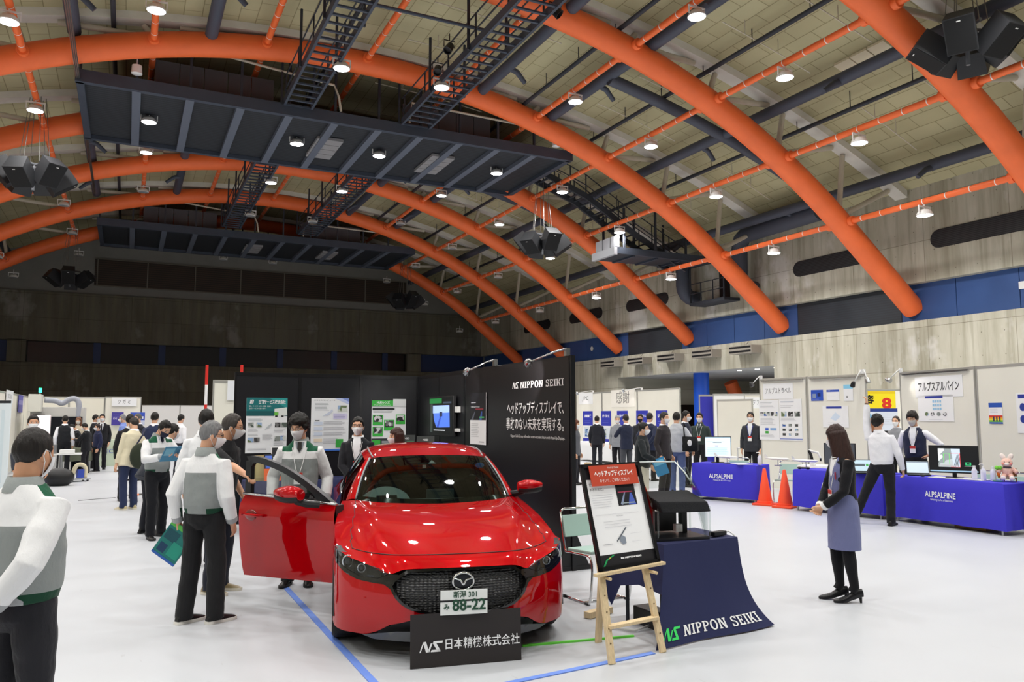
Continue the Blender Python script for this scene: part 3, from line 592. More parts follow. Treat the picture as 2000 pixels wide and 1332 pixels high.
def patch(poly, f, step=.03, holes=()):
    """Triangulated surface patch with an exact outline; f maps (a,b) to 3-D."""
    pts = []; edges = []
    def loop(L):
        o = len(pts); q = []
        for a, b in zip(L, L[1:] + L[:1]):
            n = max(1, int(hypot(b[0] - a[0], b[1] - a[1]) / step)); q += [(a[0] + (b[0] - a[0]) * k / n, a[1] + (b[1] - a[1]) * k / n) for k in range(n)]
        pts.extend(q); edges.extend([(o + k, o + (k + 1) % len(q)) for k in range(len(q))]); return q
    def inside(p, L):
        c = False
        for a, b in zip(L, L[1:] + L[:1]):
            if (a[1] > p[1]) != (b[1] > p[1]) and p[0] < (b[0] - a[0]) * (p[1] - a[1]) / (b[1] - a[1]) + a[0]: c = not c
        return c
    out = loop(list(poly)); hl = [loop(list(h)) for h in holes]
    bd = list(pts); x0, x1 = min(p[0] for p in out), max(p[0] for p in out); y0, y1 = min(p[1] for p in out), max(p[1] for p in out)
    nx, ny = int((x1 - x0) / step), int((y1 - y0) / step)
    for i in range(1, nx + 1):
        for j in range(1, ny + 1):
            p = (x0 + i * step * .997, y0 + j * step * .993)
            if inside(p, out) and not any(inside(p, h) for h in hl) and min(hypot(p[0] - q[0], p[1] - q[1]) for q in bd) > step * .45: pts.append(p)
    r = delaunay_2d_cdt([V(p) for p in pts], edges, [], 0, 1e-6); vs = r[0]; fs = []
    for t in r[2]:
        c = (sum(vs[i].x for i in t) / 3, sum(vs[i].y for i in t) / 3)
        if inside(c, out) and not any(inside(c, h) for h in hl): fs.append(tuple(t))
    return [f(v.x, v.y) for v in vs], fs
def mirror_poly(h): return h + [(-a, b) for a, b in h[::-1] if abs(a) > 1e-6]
car = empty('car', (2.16, 5.21, 0), R(-13.2)); tag(car, 'glossy red hatchback facing the camera with its right front door open', 'car')
# --- bonnet and wings
NOSE = [(0, .645), (.22, .643), (.40, .634), (.51, .602), (.66, .655), (.78, .692), (.95, .735)]
COLS = [[(0, .235, .712), (0, .65, .835), (0, 1.05, .908), (0, 1.43, .945)], [(.22, .245, .712), (.23, .66, .836), (.24, 1.06, .91), (.25, 1.45, .950)],
        [(.42, .285, .711), (.45, .70, .838), (.47, 1.10, .915), (.49, 1.53, .957)], [(.545, .385, .706), (.575, .76, .838), (.60, 1.14, .92), (.62, 1.62, .962)],
        [(.66, .50, .708), (.69, .84, .805), (.70, 1.2, .89), (.705, 1.72, .962)], [(.775, .62, .725), (.80, .92, .795), (.795, 1.26, .87), (.765, 1.78, .955)],
        [(.868, .74, .745), (.882, 1.0, .785), (.868, 1.32, .855), (.82, 1.84, .945)]]
cols = [cr([FAS(*n)] + c, 6) for n, c in zip(NOSE, COLS)]
rows = []
for j in range(len(cols[0])):
    half = cr([V((-cols[1][j].x, cols[1][j].y, cols[1][j].z))] + [c[j] for c in cols], 5)[5:]; rows.append([V((-p.x, p.y, p.z)) for p in half[:0:-1]] + half)
mb = MB(); mb.grid(rows); hood = mb.build('bonnet_and_wings', PAINT, car, smooth=True)
nl = len(rows[0]); ce = nl // 2
mb = MB(); hs = rows[6]; mb.tube([p + V((0, -.001, .001)) for p in hs[ce - 24:ce + 25]], .0035, 6)
for s in (-1, 1): mb.tube([rows[j][ce + s * (24 - (j - 6) // 4)] + V((0, 0, .001)) for j in range(6, len(rows))], .003, 6)
mb.build('shut_line', TRIM, car)
# --- side wings with wheel arches, body sides, sill
def side_u(v, z, crest):
    top = lerp_tab(crest, v); k = [(top.z, top.x), (top.z - .09, .893), (.55, .898), (.38, .892), (.2, .865)]
    if v > 2: k[1] = (top.z - .1, .885)
    for (za, ua), (zb, ub) in zip(k, k[1:]):
        if z >= zb: return ua + (ub - ua) * (za - z) / max(za - zb, 1e-6)
    return .865
crest = [(p.y, p) for p in cols[6][2:]] + [(2.6, V((.835, 2.6, .955))), (3.3, V((.83, 3.3, .975))), (3.9, V((.80, 3.9, .985))), (4.35, V((.70, 4.35, .95)))]
def arch_cut(vc, v0, v1, rad=.365, zc=.33, n=12):
    return [(vc + rad * cos(a), zc + rad * sin(a)) for a in [pi * k / n for k in range(n + 1)] if v0 <= vc + rad * cos(a) <= v1]
def side_part(v0, v1, name, sgn, holes=(), bottom=.2):
    n = 14; top = [(v0 + (v1 - v0) * k / n, lerp_tab(crest, v0 + (v1 - v0) * k / n).z) for k in range(n + 1)]
    poly = top + [(v1, bottom)]
    for h in holes: poly += h
    poly += [(v0, bottom)]
    vs, fs = patch(poly, lambda a, b: V((sgn * side_u(a, b, crest), a, b)), .045); MB_ = MB(); MB_.add(vs, fs); MB_.build(name, PAINT, car, smooth=True)
for s in (-1, 1):
    side_part(.66, 1.42, 'front_wing', s, [[(1.295, .2)] + arch_cut(.93, .6, 1.296) + [(.62, .2)]] if 0 else [[(1.295, .25)] + [(.93 + .365 * cos(a), .33 + .365 * sin(a)) for a in [pi * k / 12 for k in range(12)]] + [(.66, .58)]], .2) if 0 else None
    top = [(.66 + .76 * k / 10, lerp_tab(crest, .66 + .76 * k / 10).z) for k in range(11)]
    poly = top + [(1.42, .2), (1.295, .2)] + [(.93 + .365 * cos(a), .33 + .365 * sin(a)) for a in [pi * k / 14 for k in range(0, 11)]]
    vs, fs = patch(poly, lambda a, b: V((s * side_u(a, b, crest), a, b)), .045); mb = MB(); mb.add(vs, fs); mb.build('front_wing', PAINT, car, smooth=True)
    if s == 1: side_part(1.43, 2.48, 'closed_front_door', s)
    poly = [(2.5 + 1.85 * k / 14, lerp_tab(crest, 2.5 + 1.85 * k / 14).z) for k in range(15)] + [(4.35, .3), (4.02, .3)] + [(3.655 + .365 * cos(a), .33 + .365 * sin(a)) for a in [pi * k / 12 for k in range(13)]] + [(3.29, .2), (2.5, .2)]
    vs, fs = patch(poly, lambda a, b: V((s * side_u(a, b, crest), a, b)), .06); mb = MB(); mb.add(vs, fs); mb.build('rear_side', PAINT, car, smooth=True)
    mb = MB(); mb.box((s * .82, 2.3, .22), (.1, 2.0, .12)); mb.build('sill', PAINT if s < 0 else TRIM, car)
    mb = MB(); mb.tube([(s * .87, .57, .24), (s * .875, .62, .52), (s * .875, .75, .66), (s * .875, .93, .70), (s * .875, 1.11, .66), (s * .875, 1.24, .52), (s * .87, 1.29, .24)], .016, 6); mb.build('arch_trim', TRIM, car, smooth=2)
# --- bumper, grille, lamps
GR = [(0, .645), (.2, .643), (.385, .632), (.45, .59), (.512, .54), (.495, .50), (.465, .445), (.425, .405), (.375, .375), (.3, .352), (.2, .338), (0, .333)]
BUM = [(0, .333), (.2, .338), (.3, .352), (.375, .375), (.425, .405), (.465, .445), (.50, .505), (.54, .532), (.62, .537), (.71, .548), (.80, .585), (.88, .625), (1.0, .66), (1.0, .2), (.93, .175), (.80, .165), (.65, .165), (.58, .20), (.5, .255), (.37, .295), (.2, .31), (0, .315)]
full = [p for p in BUM if 1]; top_ = BUM[:13]; bot_ = BUM[13:]
for s in (-1, 1):
    pass
poly = [(-a, b) for a, b in BUM[:13][::-1]][:-1] + BUM[:13] + BUM[13:] + [(-a, b) for a, b in BUM[13:][::-1]][1:]
vs, fs = patch(poly, FAS, .022); mb = MB(); mb.add(vs, fs); mb.build('front_bumper', PAINT, car, smooth=True)
HEXM, nt_, b_, N_, L_ = (lambda r: r)(nodes_of('black_mesh_grille'))
b_.inputs['Base Color'].default_value = srgb('0b0b0c'); b_.inputs['Roughness'].default_value = .3
tc = N_('ShaderNodeTexCoord'); mp = N_('ShaderNodeMapping'); mp.inputs['Scale'].default_value = (34, 0, 60); L_(tc.outputs['Object'], mp.inputs[0]); vo = N_('ShaderNodeTexVoronoi'); vo.inputs['Scale'].default_value = 1; vo.inputs['Randomness'].default_value = .25; L_(mp.outputs[0], vo.inputs[0])
bp = N_('ShaderNodeBump'); bp.inputs['Strength'].default_value = 1; bp.inputs['Distance'].default_value = .01; L_(vo.outputs['Distance'], bp.inputs['Height']); L_(bp.outputs[0], b_.inputs['Normal'])
gp = mirror_poly(GR); gi = [(a * .955, .49 + (b - .49) * .9) for a, b in gp]
vs, fs = patch(gi, lambda a, b: FAS(a, b, -.03), .02); mb = MB(); mb.add(vs, fs); grille = mb.build('grille', HEXM, car, smooth=True)
vs, fs = patch(gp, lambda a, b: FAS(a, b, .004), .02, [gi]); mb = MB(); mb.add(vs, fs)
mb.loft([[FAS(a, b, .004) for a, b in gi], [FAS(a, b, -.032) for a, b in gi]], False); mb.build('grille_surround', GLOSSB, car, smooth=2)
for s in (-1, 1):
    WING = [(.44, .60), (.50, .60), (.58, .566), (.70, .572), (.80, .615), (.90, .66), (.97, .69), (.985, .66), (.88, .622), (.80, .583), (.71, .546), (.62, .535), (.54, .53), (.495, .50)]
    vs, fs = patch([(s * a, b) for a, b in WING], lambda a, b: FAS(a, b, .002), .02); mb = MB(); mb.add(vs, fs); mb.build('wing_trim', GLOSSB, car, smooth=True)
    LAMP = [(.505, .602), (.58, .628), (.66, .655), (.78, .692), (.88, .718), (.97, .738), (.985, .70), (.90, .662), (.80, .617), (.70, .573), (.58, .568)]
    hl = empty('headlamp'); hl.parent = car
    L2 = [(s * a, b) for a, b in LAMP]
    vs, fs = patch(L2, lambda a, b: FAS(a, b, -.045), .02); mb = MB(); mb.add(vs, fs); mb.loft([[FAS(a, b, -.045) for a, b in L2], [FAS(a, b, .0) for a, b in L2]], False); mb.build('housing', mat('lamp_housing', '2a2c30', .25, .6), hl, smooth=2)
    for t, z, r in ((.80, .652, .042), (.70, .618, .03)):
        q = FAS(s * t, z, -.03); mb = MB(); mb.tube([q + V((r * cos(a) * .9, -.01, r * sin(a))) for a in [2 * pi * k / 20 for k in range(20)]], .006, 6, closed=True); mb.build('lamp_ring', mat('lamp_ring', 'c9cdd2', .2, .8), hl, smooth=True)
        mb = MB(); mb.ell(q + V((0, .004, 0)), (r * .72, .018, r * .72)); mb.build('projector', mat('projector_lens', '3d4248', .08, .3, coat=1), hl, smooth=True)
    mb = MB()
    for k in range(6): q = FAS(s * (.88 + .015 * k), .69 + .006 * k, -.02); mb.box(q, (.012, .02, .02))
    mb.build('reflector', SILVER, hl)
    vs, fs = patch(L2, lambda a, b: FAS(a, b, .001), .02); mb = MB(); mb.add(vs, fs); mb.build('lamp_cover', LENSG, hl, smooth=True)
INT = mirror_poly([(0, .317), (.2, .312), (.37, .297), (.5, .257), (.6, .19), (.6, .165), (.35, .19), (0, .19)])
vs, fs = patch(INT, lambda a, b: FAS(a, b, -.05), .03); mb = MB(); mb.add(vs, fs); mb.build('lower_intake', TRIM, car, smooth=True)
LIP = mirror_poly([(0, .215), (.3, .222), (.45, .212), (.58, .185), (.67, .163), (.6, .14), (0, .14)])
vs, fs = patch(LIP, lambda a, b: FAS(a, b, .006), .03); mb = MB(); mb.add(vs, fs); mb.build('front_lip', mat('grey_lip', '5b5d60', .35, .4), car, smooth=True)
for s in (-1, 1):
    q = FAS(s * .66, .43, .001); mb = MB(); mb.lathe([(.001, .004), (.009, .003), (.012, 0)], q, 12, None); mb.build('parking_sensor', PAINT, car)
# badge
eq = FAS(0, .558, .012); bd = empty('badge', eq); bd.parent = car
mb = MB(); mb.ell((0, .004, 0), (.088, .006, .07), 24, 8); mb.build('badge_plate', mat('badge_dark', '24272c', .25, .5), bd, smooth=True)
mb = MB(); mb.tube([(.074 * cos(a), -.004, .058 * sin(a)) for a in [2 * pi * k / 32 for k in range(32)]], .0075, 8, closed=True); mb.build('oval_ring', CHROME, bd, smooth=True)
mb = MB(); wv = cr([(-.07, 0, .024), (-.045, 0, .016), (-.018, 0, .006), (0, 0, -.024), (.018, 0, .006), (.045, 0, .016), (.07, 0, .024)], 4); mb.tube([p + V((0, -.005, 0)) for p in wv], [.005 + .004 * (1 - abs(p.x) / .07) for p in wv], 8); mb.build('wing_emblem', CHROME, bd, smooth=True)
# number plate
npl = empty('number_plate', (0, -.012, .425)); npl.parent = car; Mp = frame((0, 0, 0), (1, 0, 0), (0, 0, 1))
mb = MB(); mb.box((0, 0, -.006), (.33, .165, .008), M=Mp); mb.build('plate', mat('plate_white', 'eceeea', .4), npl); mb = MB(); mb.box((0, .012, -.01), (.345, .012, .02), M=Mp); mb.box((0, 0, -.016), (.30, .14, .012), M=Mp); mb.build('plate_holder', TRIM, npl)
PG = flat('1f4a35'); lettering(npl, '新潟 301', Mp, .01, .05, .05, PG, .165, lift=.001, bold=.0008); lettering(npl, '88-22', Mp, .035, -.022, .105, PG, .235, lift=.001, bold=.003); lettering(npl, 'み', Mp, -.122, -.03, .045, PG, lift=.001, bold=.001)
# --- glasshouse
W0 = [(0, 1.43, .945), (.25, 1.45, .95), (.47, 1.515, .957), (.62, 1.63, .963), (.70, 1.735, .966)]; W1 = [(0, 2.10, 1.337), (.2, 2.105, 1.335), (.38, 2.12, 1.329), (.5, 2.145, 1.318), (.565, 2.175, 1.303)]
def both(h): h = [V(p) for p in h]; return [V((-p.x, p.y, p.z)) for p in h[:0:-1]] + h
def ruled(A, B, n, bul):
    out = []
    for k in range(n + 1):
        t = k / n; out.append([a.lerp(b, t) + V((0, -.7, .7)) * bul * 4 * t * (1 - t) for a, b in zip(A, B)])
    return out
a_, b2 = both(cr(W0, 3)), both(cr(W1, 3))
mb = MB(); mb.grid(ruled(a_, b2, 10, .02)); mb.build('windscreen', WGLASS, car, smooth=True)
mb = MB(); rr = ruled(a_, b2, 10, .02); off = V((0, .004, -.004))
mb.grid([[p + off for p in rr[0]], [p.lerp(q, .9) + off for p, q in zip(rr[0], rr[1])]]); mb.build('cowl_band', GLOSSB, car, smooth=True)
mb = MB(); mb.grid([[p + off for p in rr[-1]], [p.lerp(q, .5) + off for p, q in zip(rr[-1], rr[-2])]]); mb.build('top_band', GLOSSB, car, smooth=True)
ROOF = [[V(p) for p in W1], [V(p) for p in ((0, 2.45, 1.405), (.2, 2.45, 1.402), (.38, 2.46, 1.392), (.5, 2.47, 1.375), (.585, 2.49, 1.345))], [V(p) for p in ((0, 2.85, 1.432), (.2, 2.85, 1.428), (.38, 2.85, 1.417), (.5, 2.85, 1.397), (.585, 2.86, 1.362))], [V(p) for p in ((0, 3.4, 1.415), (.2, 3.4, 1.41), (.37, 3.4, 1.397), (.48, 3.4, 1.375), (.56, 3.4, 1.34))], [V(p) for p in ((0, 4.12, 1.31), (.18, 4.12, 1.306), (.34, 4.11, 1.293), (.44, 4.1, 1.27), (.50, 4.08, 1.235))]]
colz = [cr([r[i] for r in ROOF], 5) for i in range(5)]
mb = MB(); mb.grid([both(cr([c[j] for c in colz], 3)) for j in range(len(colz[0]))]); mb.build('roof', PAINT, car, smooth=True)
for s in (-1, 1):
    m_ = lambda p: V((s * p[0], p[1], p[2]))
    mb = MB(); A = [(.70, 1.735, .968), (.725, 1.755, .972), (.765, 1.80, .962), (.785, 1.84, .95)]; B = [(.563, 2.175, 1.307), (.585, 2.185, 1.31), (.605, 2.21, 1.297), (.605, 2.23, 1.28)]
    mb.grid([[m_(V(p).lerp(V(q), t) + V((.012 * 4 * t * (1 - t), -.008 * 4 * t * (1 - t), .012 * 4 * t * (1 - t)))) for p, q in zip(A, B)] for t in [k / 8 for k in range(9)]]); mb.build('windscreen_pillar', PAINT, car, smooth=True)
    mb = MB(); mb.tube([m_(V(A[0]).lerp(V(B[0]), t) + V((.012 * 4 * t * (1 - t), -.012 * 4 * t * (1 - t) - .003, .012 * 4 * t * (1 - t) + .003))) for t in [k / 8 for k in range(9)]], .009, 6); mb.build('screen_seal', mat('grey_seal', '8f9294', .4, .3), car, smooth=True)
    rail = [(.605, 2.23, 1.28), (.622, 2.5, 1.325), (.622, 2.86, 1.34), (.595, 3.4, 1.315), (.53, 4.05, 1.215)]
    mb = MB(); mb.grid([[m_(p) for p in cr([c[-1] for c in [ROOF[0], ROOF[1], ROOF[2], ROOF[3], ROOF[4]]], 3)], [m_(p) for p in cr(rail, 3)]]); mb.build('roof_rail', PAINT, car, smooth=True)
    mb = MB(); mb.tube([m_(V(p) + V((-.03, 0, .018))) for p in cr([c[-1] for c in ROOF], 3)], .008, 6); mb.build('roof_gutter', mat('grey_seal', '8f9294', .4, .3), car, smooth=True)
    belt = [(.80, 1.86, .948), (.815, 2.3, .958), (.82, 2.86, .97), (.80, 3.4, .985), (.72, 4.0, 1.02)]
    r5, b5 = cr(rail, 4), cr(belt, 4); n0 = 0 if s > 0 else 5
    mb = MB(); mb.grid([[m_(p) for p in r5[n0:]], [m_(p.lerp(q, .5) + V((.02, 0, 0))) for p, q in zip(r5, b5)][n0:], [m_(p) for p in b5[n0:]]]); mb.build('side_window', DGLASS, car, smooth=True)
    mb = MB(); mb.tube([m_(p) for p in b5[n0:]], .01, 6); mb.build('belt_moulding', SILVER, car, smooth=True)
    mb = MB(); mb.grid([[m_(p) for p in ((.614, 2.42, 1.315), (.72, 2.46, 1.15), (.822, 2.5, .96))], [m_(p) for p in ((.622, 2.54, 1.328), (.735, 2.58, 1.15), (.825, 2.62, .962))]]); mb.build('centre_pillar', GLOSSB, car)
mb = MB(); mb.grid([both([(0, 4.12, 1.31), (.34, 4.11, 1.29), (.50, 4.08, 1.235), (.53, 4.05, 1.215)]), both([(0, 4.42, 1.0), (.4, 4.40, 1.0), (.66, 4.3, 1.0), (.72, 4.2, 1.0)]), both([(0, 4.46, .8), (.45, 4.45, .8), (.72, 4.38, .8), (.80, 4.3, .8)]), both([(0, 4.45, .3), (.45, 4.44, .3), (.72, 4.36, .3), (.84, 4.2, .3)])]); mb.build('tailgate', PAINT, car, smooth=True)
# cabin
mb = MB(); mb.grid([both([(0, 1.47, .925), (.4, 1.5, .925), (.6, 1.62, .925), (.72, 1.78, .92)]), both([(0, 1.75, .955), (.4, 1.77, .955), (.6, 1.82, .95), (.72, 1.9, .93)]), both([(0, 1.95, .94), (.4, 1.95, .94), (.72, 2.0, .92), (.74, 2.0, .9)]), both([(0, 2.0, .7), (.4, 2.0, .7), (.72, 2.02, .7), (.74, 2.02, .7)])]); mb.build('dashboard', DASH, car, smooth=True)
mb = MB(); hp = []
for k in range(13):
    u = -.66 + .46 * k / 12; h = .125 * max(0, sin(pi * k / 12)) ** .6; hp.append([(u, 1.62 + .1 * j, .945 + h * max(0, sin(pi * min(1, (j + .3) / 4.4))) ** .7) for j in range(5)])
mb.grid(hp); mb.build('instrument_hood', DASH, car, smooth=True)
mb = MB(); mb.quad((-.53, 1.60, .965), (-.34, 1.60, .965), (-.345, 1.612, 1.01), (-.525, 1.612, 1.01)); mb.build('display_opening', TRIM, car)
mb = MB(); Mw = Matrix.Translation((-.42, 2.13, .90)) @ Matrix.Rotation(R(68), 4, 'X')
mb.tube([Mw @ V((.185 * cos(a), .185 * sin(a), 0)) for a in [2 * pi * k / 32 for k in range(32)]], .016, 8, closed=True); mb.tube([Mw @ V((-.18, 0, 0)), Mw @ V((.18, 0, 0))], .02, 8); mb.ell(Mw @ V((0, 0, 0)), (.07, .05, .07)); mb.build('steering_wheel', CABIN, car, smooth=True)
mb = MB(); mb.box((.08, 1.9, .985), (.26, .03, .09)); mb.build('centre_display', mat('display_grey', '4c5656', .4), car, bev=.01)
for u in (-.38, .38):
    st = empty('front_seat', (u, 2.5, 0)); st.parent = car
    mb = MB(); mb.loft([[(x * w, y + dy, z) for x, y in ((-.24, -.05), (-.2, -.1), (.2, -.1), (.24, -.05), (.2, .06), (-.2, .06))] for z, w, dy in ((.45, 1, 0), (.6, 1.05, .02), (.85, 1.05, .08), (1.0, .9, .12), (1.06, .6, .13))]); mb.build('backrest', CABIN, st, smooth=True)
    mb = MB(); mb.box((0, -.3, .42), (.5, .5, .16)); mb.build('seat_cushion', CABIN, st, bev=.04)
    mb = MB(); mb.ell((0, .15, 1.15), (.13, .06, .09)); mb.build('headrest', CABIN, st, smooth=True)
mb = MB(); mb.box((0, 3.3, .75), (1.3, .2, .6)); mb.box((0, 2.6, .25), (1.55, 2.6, .1)); mb.box((0, 3.6, 1.0), (1.2, .9, .04)); mb.build('cabin_floor', CABIN, car)
mb = MB(); mb.box((0, 2.05, 1.235), (.23, .03, .065)); mb.bar((0, 2.05, 1.25), (0, 2.06, 1.31), .02); mb.build('rear_view_mirror', CABIN, car, bev=.008)
mb = MB(); mb.prism([(-.02, 2.0, 1.262), (.05, 2.0, 1.262), (.015, 2.03, 1.292)], (0, .01, 0)); mb.build('sensor_cover', mat('sensor_white', 'dcdcdc', .5), car)
mb = MB(); mb.box((-.06, 1.985, 1.235), (.035, .004, .03)); mb.build('inspection_sticker', mat('sticker_pale', 'dfe8e0', .5), car)
mb = MB(); mb.ell((.485, 2.055, 1.235), (.045, .006, .026), 16, 6, Matrix.Rotation(.0, 4, 'X')); mb.build('blue_sticker', mat('sticker_blue', '3f7fd8', .5), car)
mb = MB(); mb.box((0, .95, .39), (1.24, 1.1, .46)); mb.box((0, 2.4, .2), (1.5, 3.9, .1)); mb.build('underbody', CABIN, car)
def wheel(u, v):
    t = empty('wheel', (u, v, .325)); t.parent = car; Mq = Matrix.Rotation(pi / 2, 4, 'Y'); s = 1 if u > 0 else -1
    mb = MB(); mb.lathe([(.22, -.1), (.3, -.105), (.322, -.08), (.325, 0), (.322, .08), (.3, .105), (.22, .1)], n=40, M=Mq); mb.build('tyre', TYRE, t, smooth=2)
    mb = MB(); mb.lathe([(.225, -.095), (.225, .095)], n=32, M=Mq)
    for k in range(10): a = 2 * pi * k / 10; mb.bar((s * .07, .03 * cos(a), .03 * sin(a)), (s * .08, .215 * cos(a), .215 * sin(a)), .035, .02)
    mb.lathe([(.001, .085 * s), (.05, .085 * s), (.05, .05 * s)], n=16, M=Mq); mb.build('rim', GUN, t, smooth=2)
for u in (-.785, .785):
    for v in (.93, 3.655): wheel(u, v)
def mirror(parent, M, s):
    t = empty('door_mirror'); t.parent = parent
    rg = []
    for k in range(9):
        f = k / 8; w_ = sin(pi * (.12 + .80 * f)) ** .5; rg.append([M @ V((s * (-.125 + .25 * f), .075 * w_ * cos(a) - .01, .066 * w_ * (1.06 - .3 * f) * sin(a) + .012 * f)) for a in [2 * pi * q / 16 for q in range(16)]])
    mb = MB(); mb.loft(rg); mb.build('mirror_shell', PAINT, t, smooth=2)
    rg = [[p + V((0, 0, -.022)) for p in [M @ V((s * (-.122 + .24 * k / 8), .07 * sin(pi * (.14 + .76 * k / 8)) ** .5 * cos(a) - .01, .05 * sin(pi * (.14 + .76 * k / 8)) ** .5 * sin(a))) for a in [2 * pi * q / 16 for q in range(16)]]] for k in range(9)]
    mb = MB(); mb.loft(rg); mb.build('mirror_base', TRIM, t, smooth=2)
    mb = MB(); mb.tube([M @ V((s * -.06, 0, -.05)), M @ V((s * -.13, .05, -.075)), M @ V((s * -.2, .12, -.085))], [.03, .03, .028], 8); mb.build('mirror_arm', TRIM, t, smooth=2)
mirror(car, Matrix.Translation((.905, 1.74, 1.055)) @ Matrix.Scale(.92, 4), 1)
# --- open door
HX, HY, AN = -.868, 1.42, R(49.5)
Md = Matrix(((-sin(AN), -cos(AN), 0, HX), (cos(AN), -sin(AN), 0, HY), (0, 0, 1, 0), (0, 0, 0, 1)))   # (along door, outward, up) -> car
door = empty('open_door'); door.parent = car
def dskin(d, z): f = [(.26, -.03), (.36, -.004), (.55, .012), (.70, .02), (.80, .026), (.88, .02), (.945, -.004), (1.01, -.03)]; return Md @ V((d, lerp_tab([(a, (b, 0, 0)) for a, b in f], z).x - .015 * (d - .5) ** 2, z))
def bz(d): return .948 + .042 * d
DP = [(0, .30), (.0, .6), (.015, bz(0))] + [(k / 8 * 1.1, bz(k / 8 * 1.1)) for k in range(1, 9)] + [(1.13, .92), (1.12, .6), (1.09, .27), (.5, .285)]
vs, fs = patch(DP, dskin, .035); mb = MB(); mb.add(vs, fs); mb.build('door_skin', PAINT, door, smooth=True)
mb = MB(); mb.loft([[dskin(a, b) for a, b in DP], [dskin(a, b) - (Md.to_3x3() @ V((0, .10, 0))) for a, b in DP]], False); vs, fs = patch(DP, lambda a, b: dskin(a, b) - (Md.to_3x3() @ V((0, .10, 0))), .08); mb.add(vs, fs); mb.build('door_inner', mat('door_card', '2a1114', .6), door)
FR = cr([(.03, 0, .952), (.18, 0, 1.045), (.40, 0, 1.165), (.62, 0, 1.26), (.84, 0, 1.322), (1.0, 0, 1.345), (1.08, 0, 1.343)], 4)
FI = cr([(.21, 0, .957), (.30, 0, 1.045), (.46, 0, 1.13), (.64, 0, 1.208), (.84, 0, 1.264), (.98, 0, 1.285), (1.02, 0, 1.25)], 4)
def dl(p, n): return Md @ V((p.x, n - .02, p.z))
mb = MB(); rg = []
for p, q in zip(FR, FI): rg.append([dl(p, .012), dl(p, -.04), dl(q, -.035), dl(q, .006)])
mb.loft(rg)
mb.loft([[dl(V((x, 0, z)), n) for x, n in ((1.02, .008), (1.085, .012), (1.085, -.04), (1.02, -.035))] for z in (bz(1.05), 1.2, 1.30)]); mb.build('window_frame', mat('black_window_frame', '1a1b1e', .35), door, smooth=2)
mb = MB(); mb.prism([dl(V((.05, 0, bz(.05))), .0), dl(V((.26, 0, bz(.26))), .0), dl(V((.30, 0, 1.05)), 0), dl(V((.2, 0, 1.05)), 0)], Md.to_3x3() @ V((0, -.02, 0))); mb.build('quarter_trim', GLOSSB, door)
GP = [(p.x, p.z) for p in FI] + [(1.02, bz(1.02)), (.21, bz(.21))]; vs, fs = patch(GP, lambda a, b: Md @ V((a, -.035, b)), .08); mb = MB(); mb.add(vs, fs); mb.build('door_glass', CLEAR, door)
mb = MB(); mb.tube([Md @ V((k / 10 * 1.1, -.003, bz(k / 10 * 1.1) + .012)) for k in range(11)], .011, 6); mb.build('chrome_strip', SILVER, door, smooth=True)
mb = MB(); mb.tube([Md @ V((d, n, .815 + .01 * d)) for d, n in ((.80, .035), (.84, .06), (.98, .062), (1.06, .04))], [.012, .013, .013, .011], 8); mb.build('door_handle', PAINT, door, smooth=True)
mb = MB(); mb.ell(Md @ V((.97, .022, .82)), (.075, .012, .05), 16, 8, Md.to_3x3().to_4x4()); mb.build('handle_cup', mat('handle_cup_red', '7a0309', .2, .5, coat=1), door, smooth=True)
Rq = Md.to_3x3().to_4x4() @ Matrix.Rotation(0, 4, 'Z'); mirror(door, Matrix.Translation(Md @ V((.375, .17, 1.045))) @ Rq @ Matrix.Diagonal((1.1, -1.1, 1.1, 1)), 1)
# ================================================================ people
def skinmat(): 
    m, nt, b, N, L = nodes_of('skin'); a = N('ShaderNodeAttribute'); a.attribute_name = 'Col'; L(a.outputs[0], b.inputs['Base Color']); b.inputs['Roughness'].default_value = .5
    b.inputs['Subsurface Weight'].default_value = .12; b.inputs['Subsurface Scale'].default_value = .01; return m
SKIN = skinmat()
CLOTH = {}
def cloth(cols, rough=.85):
    """Fabric: base colour, then colours taking over where the panel attributes p1..p4 are positive."""
    key = tuple(cols)
    if key in CLOTH: return CLOTH[key]
    m, nt, b, N, L = nodes_of('fabric_' + '_'.join(cols)); tc = N('ShaderNodeTexCoord')
    prev = None
    n = N('ShaderNodeTexNoise'); n.inputs['Scale'].default_value = 9; n.inputs['Detail'].default_value = 5; n.inputs['Roughness'].default_value = .6; mp = N('ShaderNodeMapping'); mp.inputs['Scale'].default_value = (1, 1, .55); L(tc.outputs['Object'], mp.inputs[0]); L(mp.outputs[0], n.inputs[0])
    bp = N('ShaderNodeBump'); bp.inputs['Strength'].default_value = .45; bp.inputs['Distance'].default_value = .03; L(n.outputs[0], bp.inputs['Height']); L(bp.outputs[0], b.inputs['Normal'])
    if len(cols) == 1: b.inputs['Base Color'].default_value = srgb(cols[0])
    else:
        for i, c in enumerate(cols[1:]):
            a = N('ShaderNodeAttribute'); a.attribute_name = 'p%d' % (i + 1); g = N('ShaderNodeMath'); g.operation = 'GREATER_THAN'; g.inputs[1].default_value = 0; L(a.outputs['Fac'], g.inputs[0])
            mx = N('ShaderNodeMix'); mx.data_type = 'RGBA'; mx.inputs[7].default_value = srgb(c); L(g.outputs[0], mx.inputs[0])
            if prev is None: mx.inputs[6].default_value = srgb(cols[0])
            else: L(prev, mx.inputs[6])
            prev = mx.outputs[2]
        L(prev, b.inputs['Base Color'])
    b.inputs['Roughness'].default_value = rough; b.inputs['Specular IOR Level'].default_value = .2; b.inputs['Sheen Weight'].default_value = .1
    m.diffuse_color = srgb(cols[0]); CLOTH[key] = m; return m
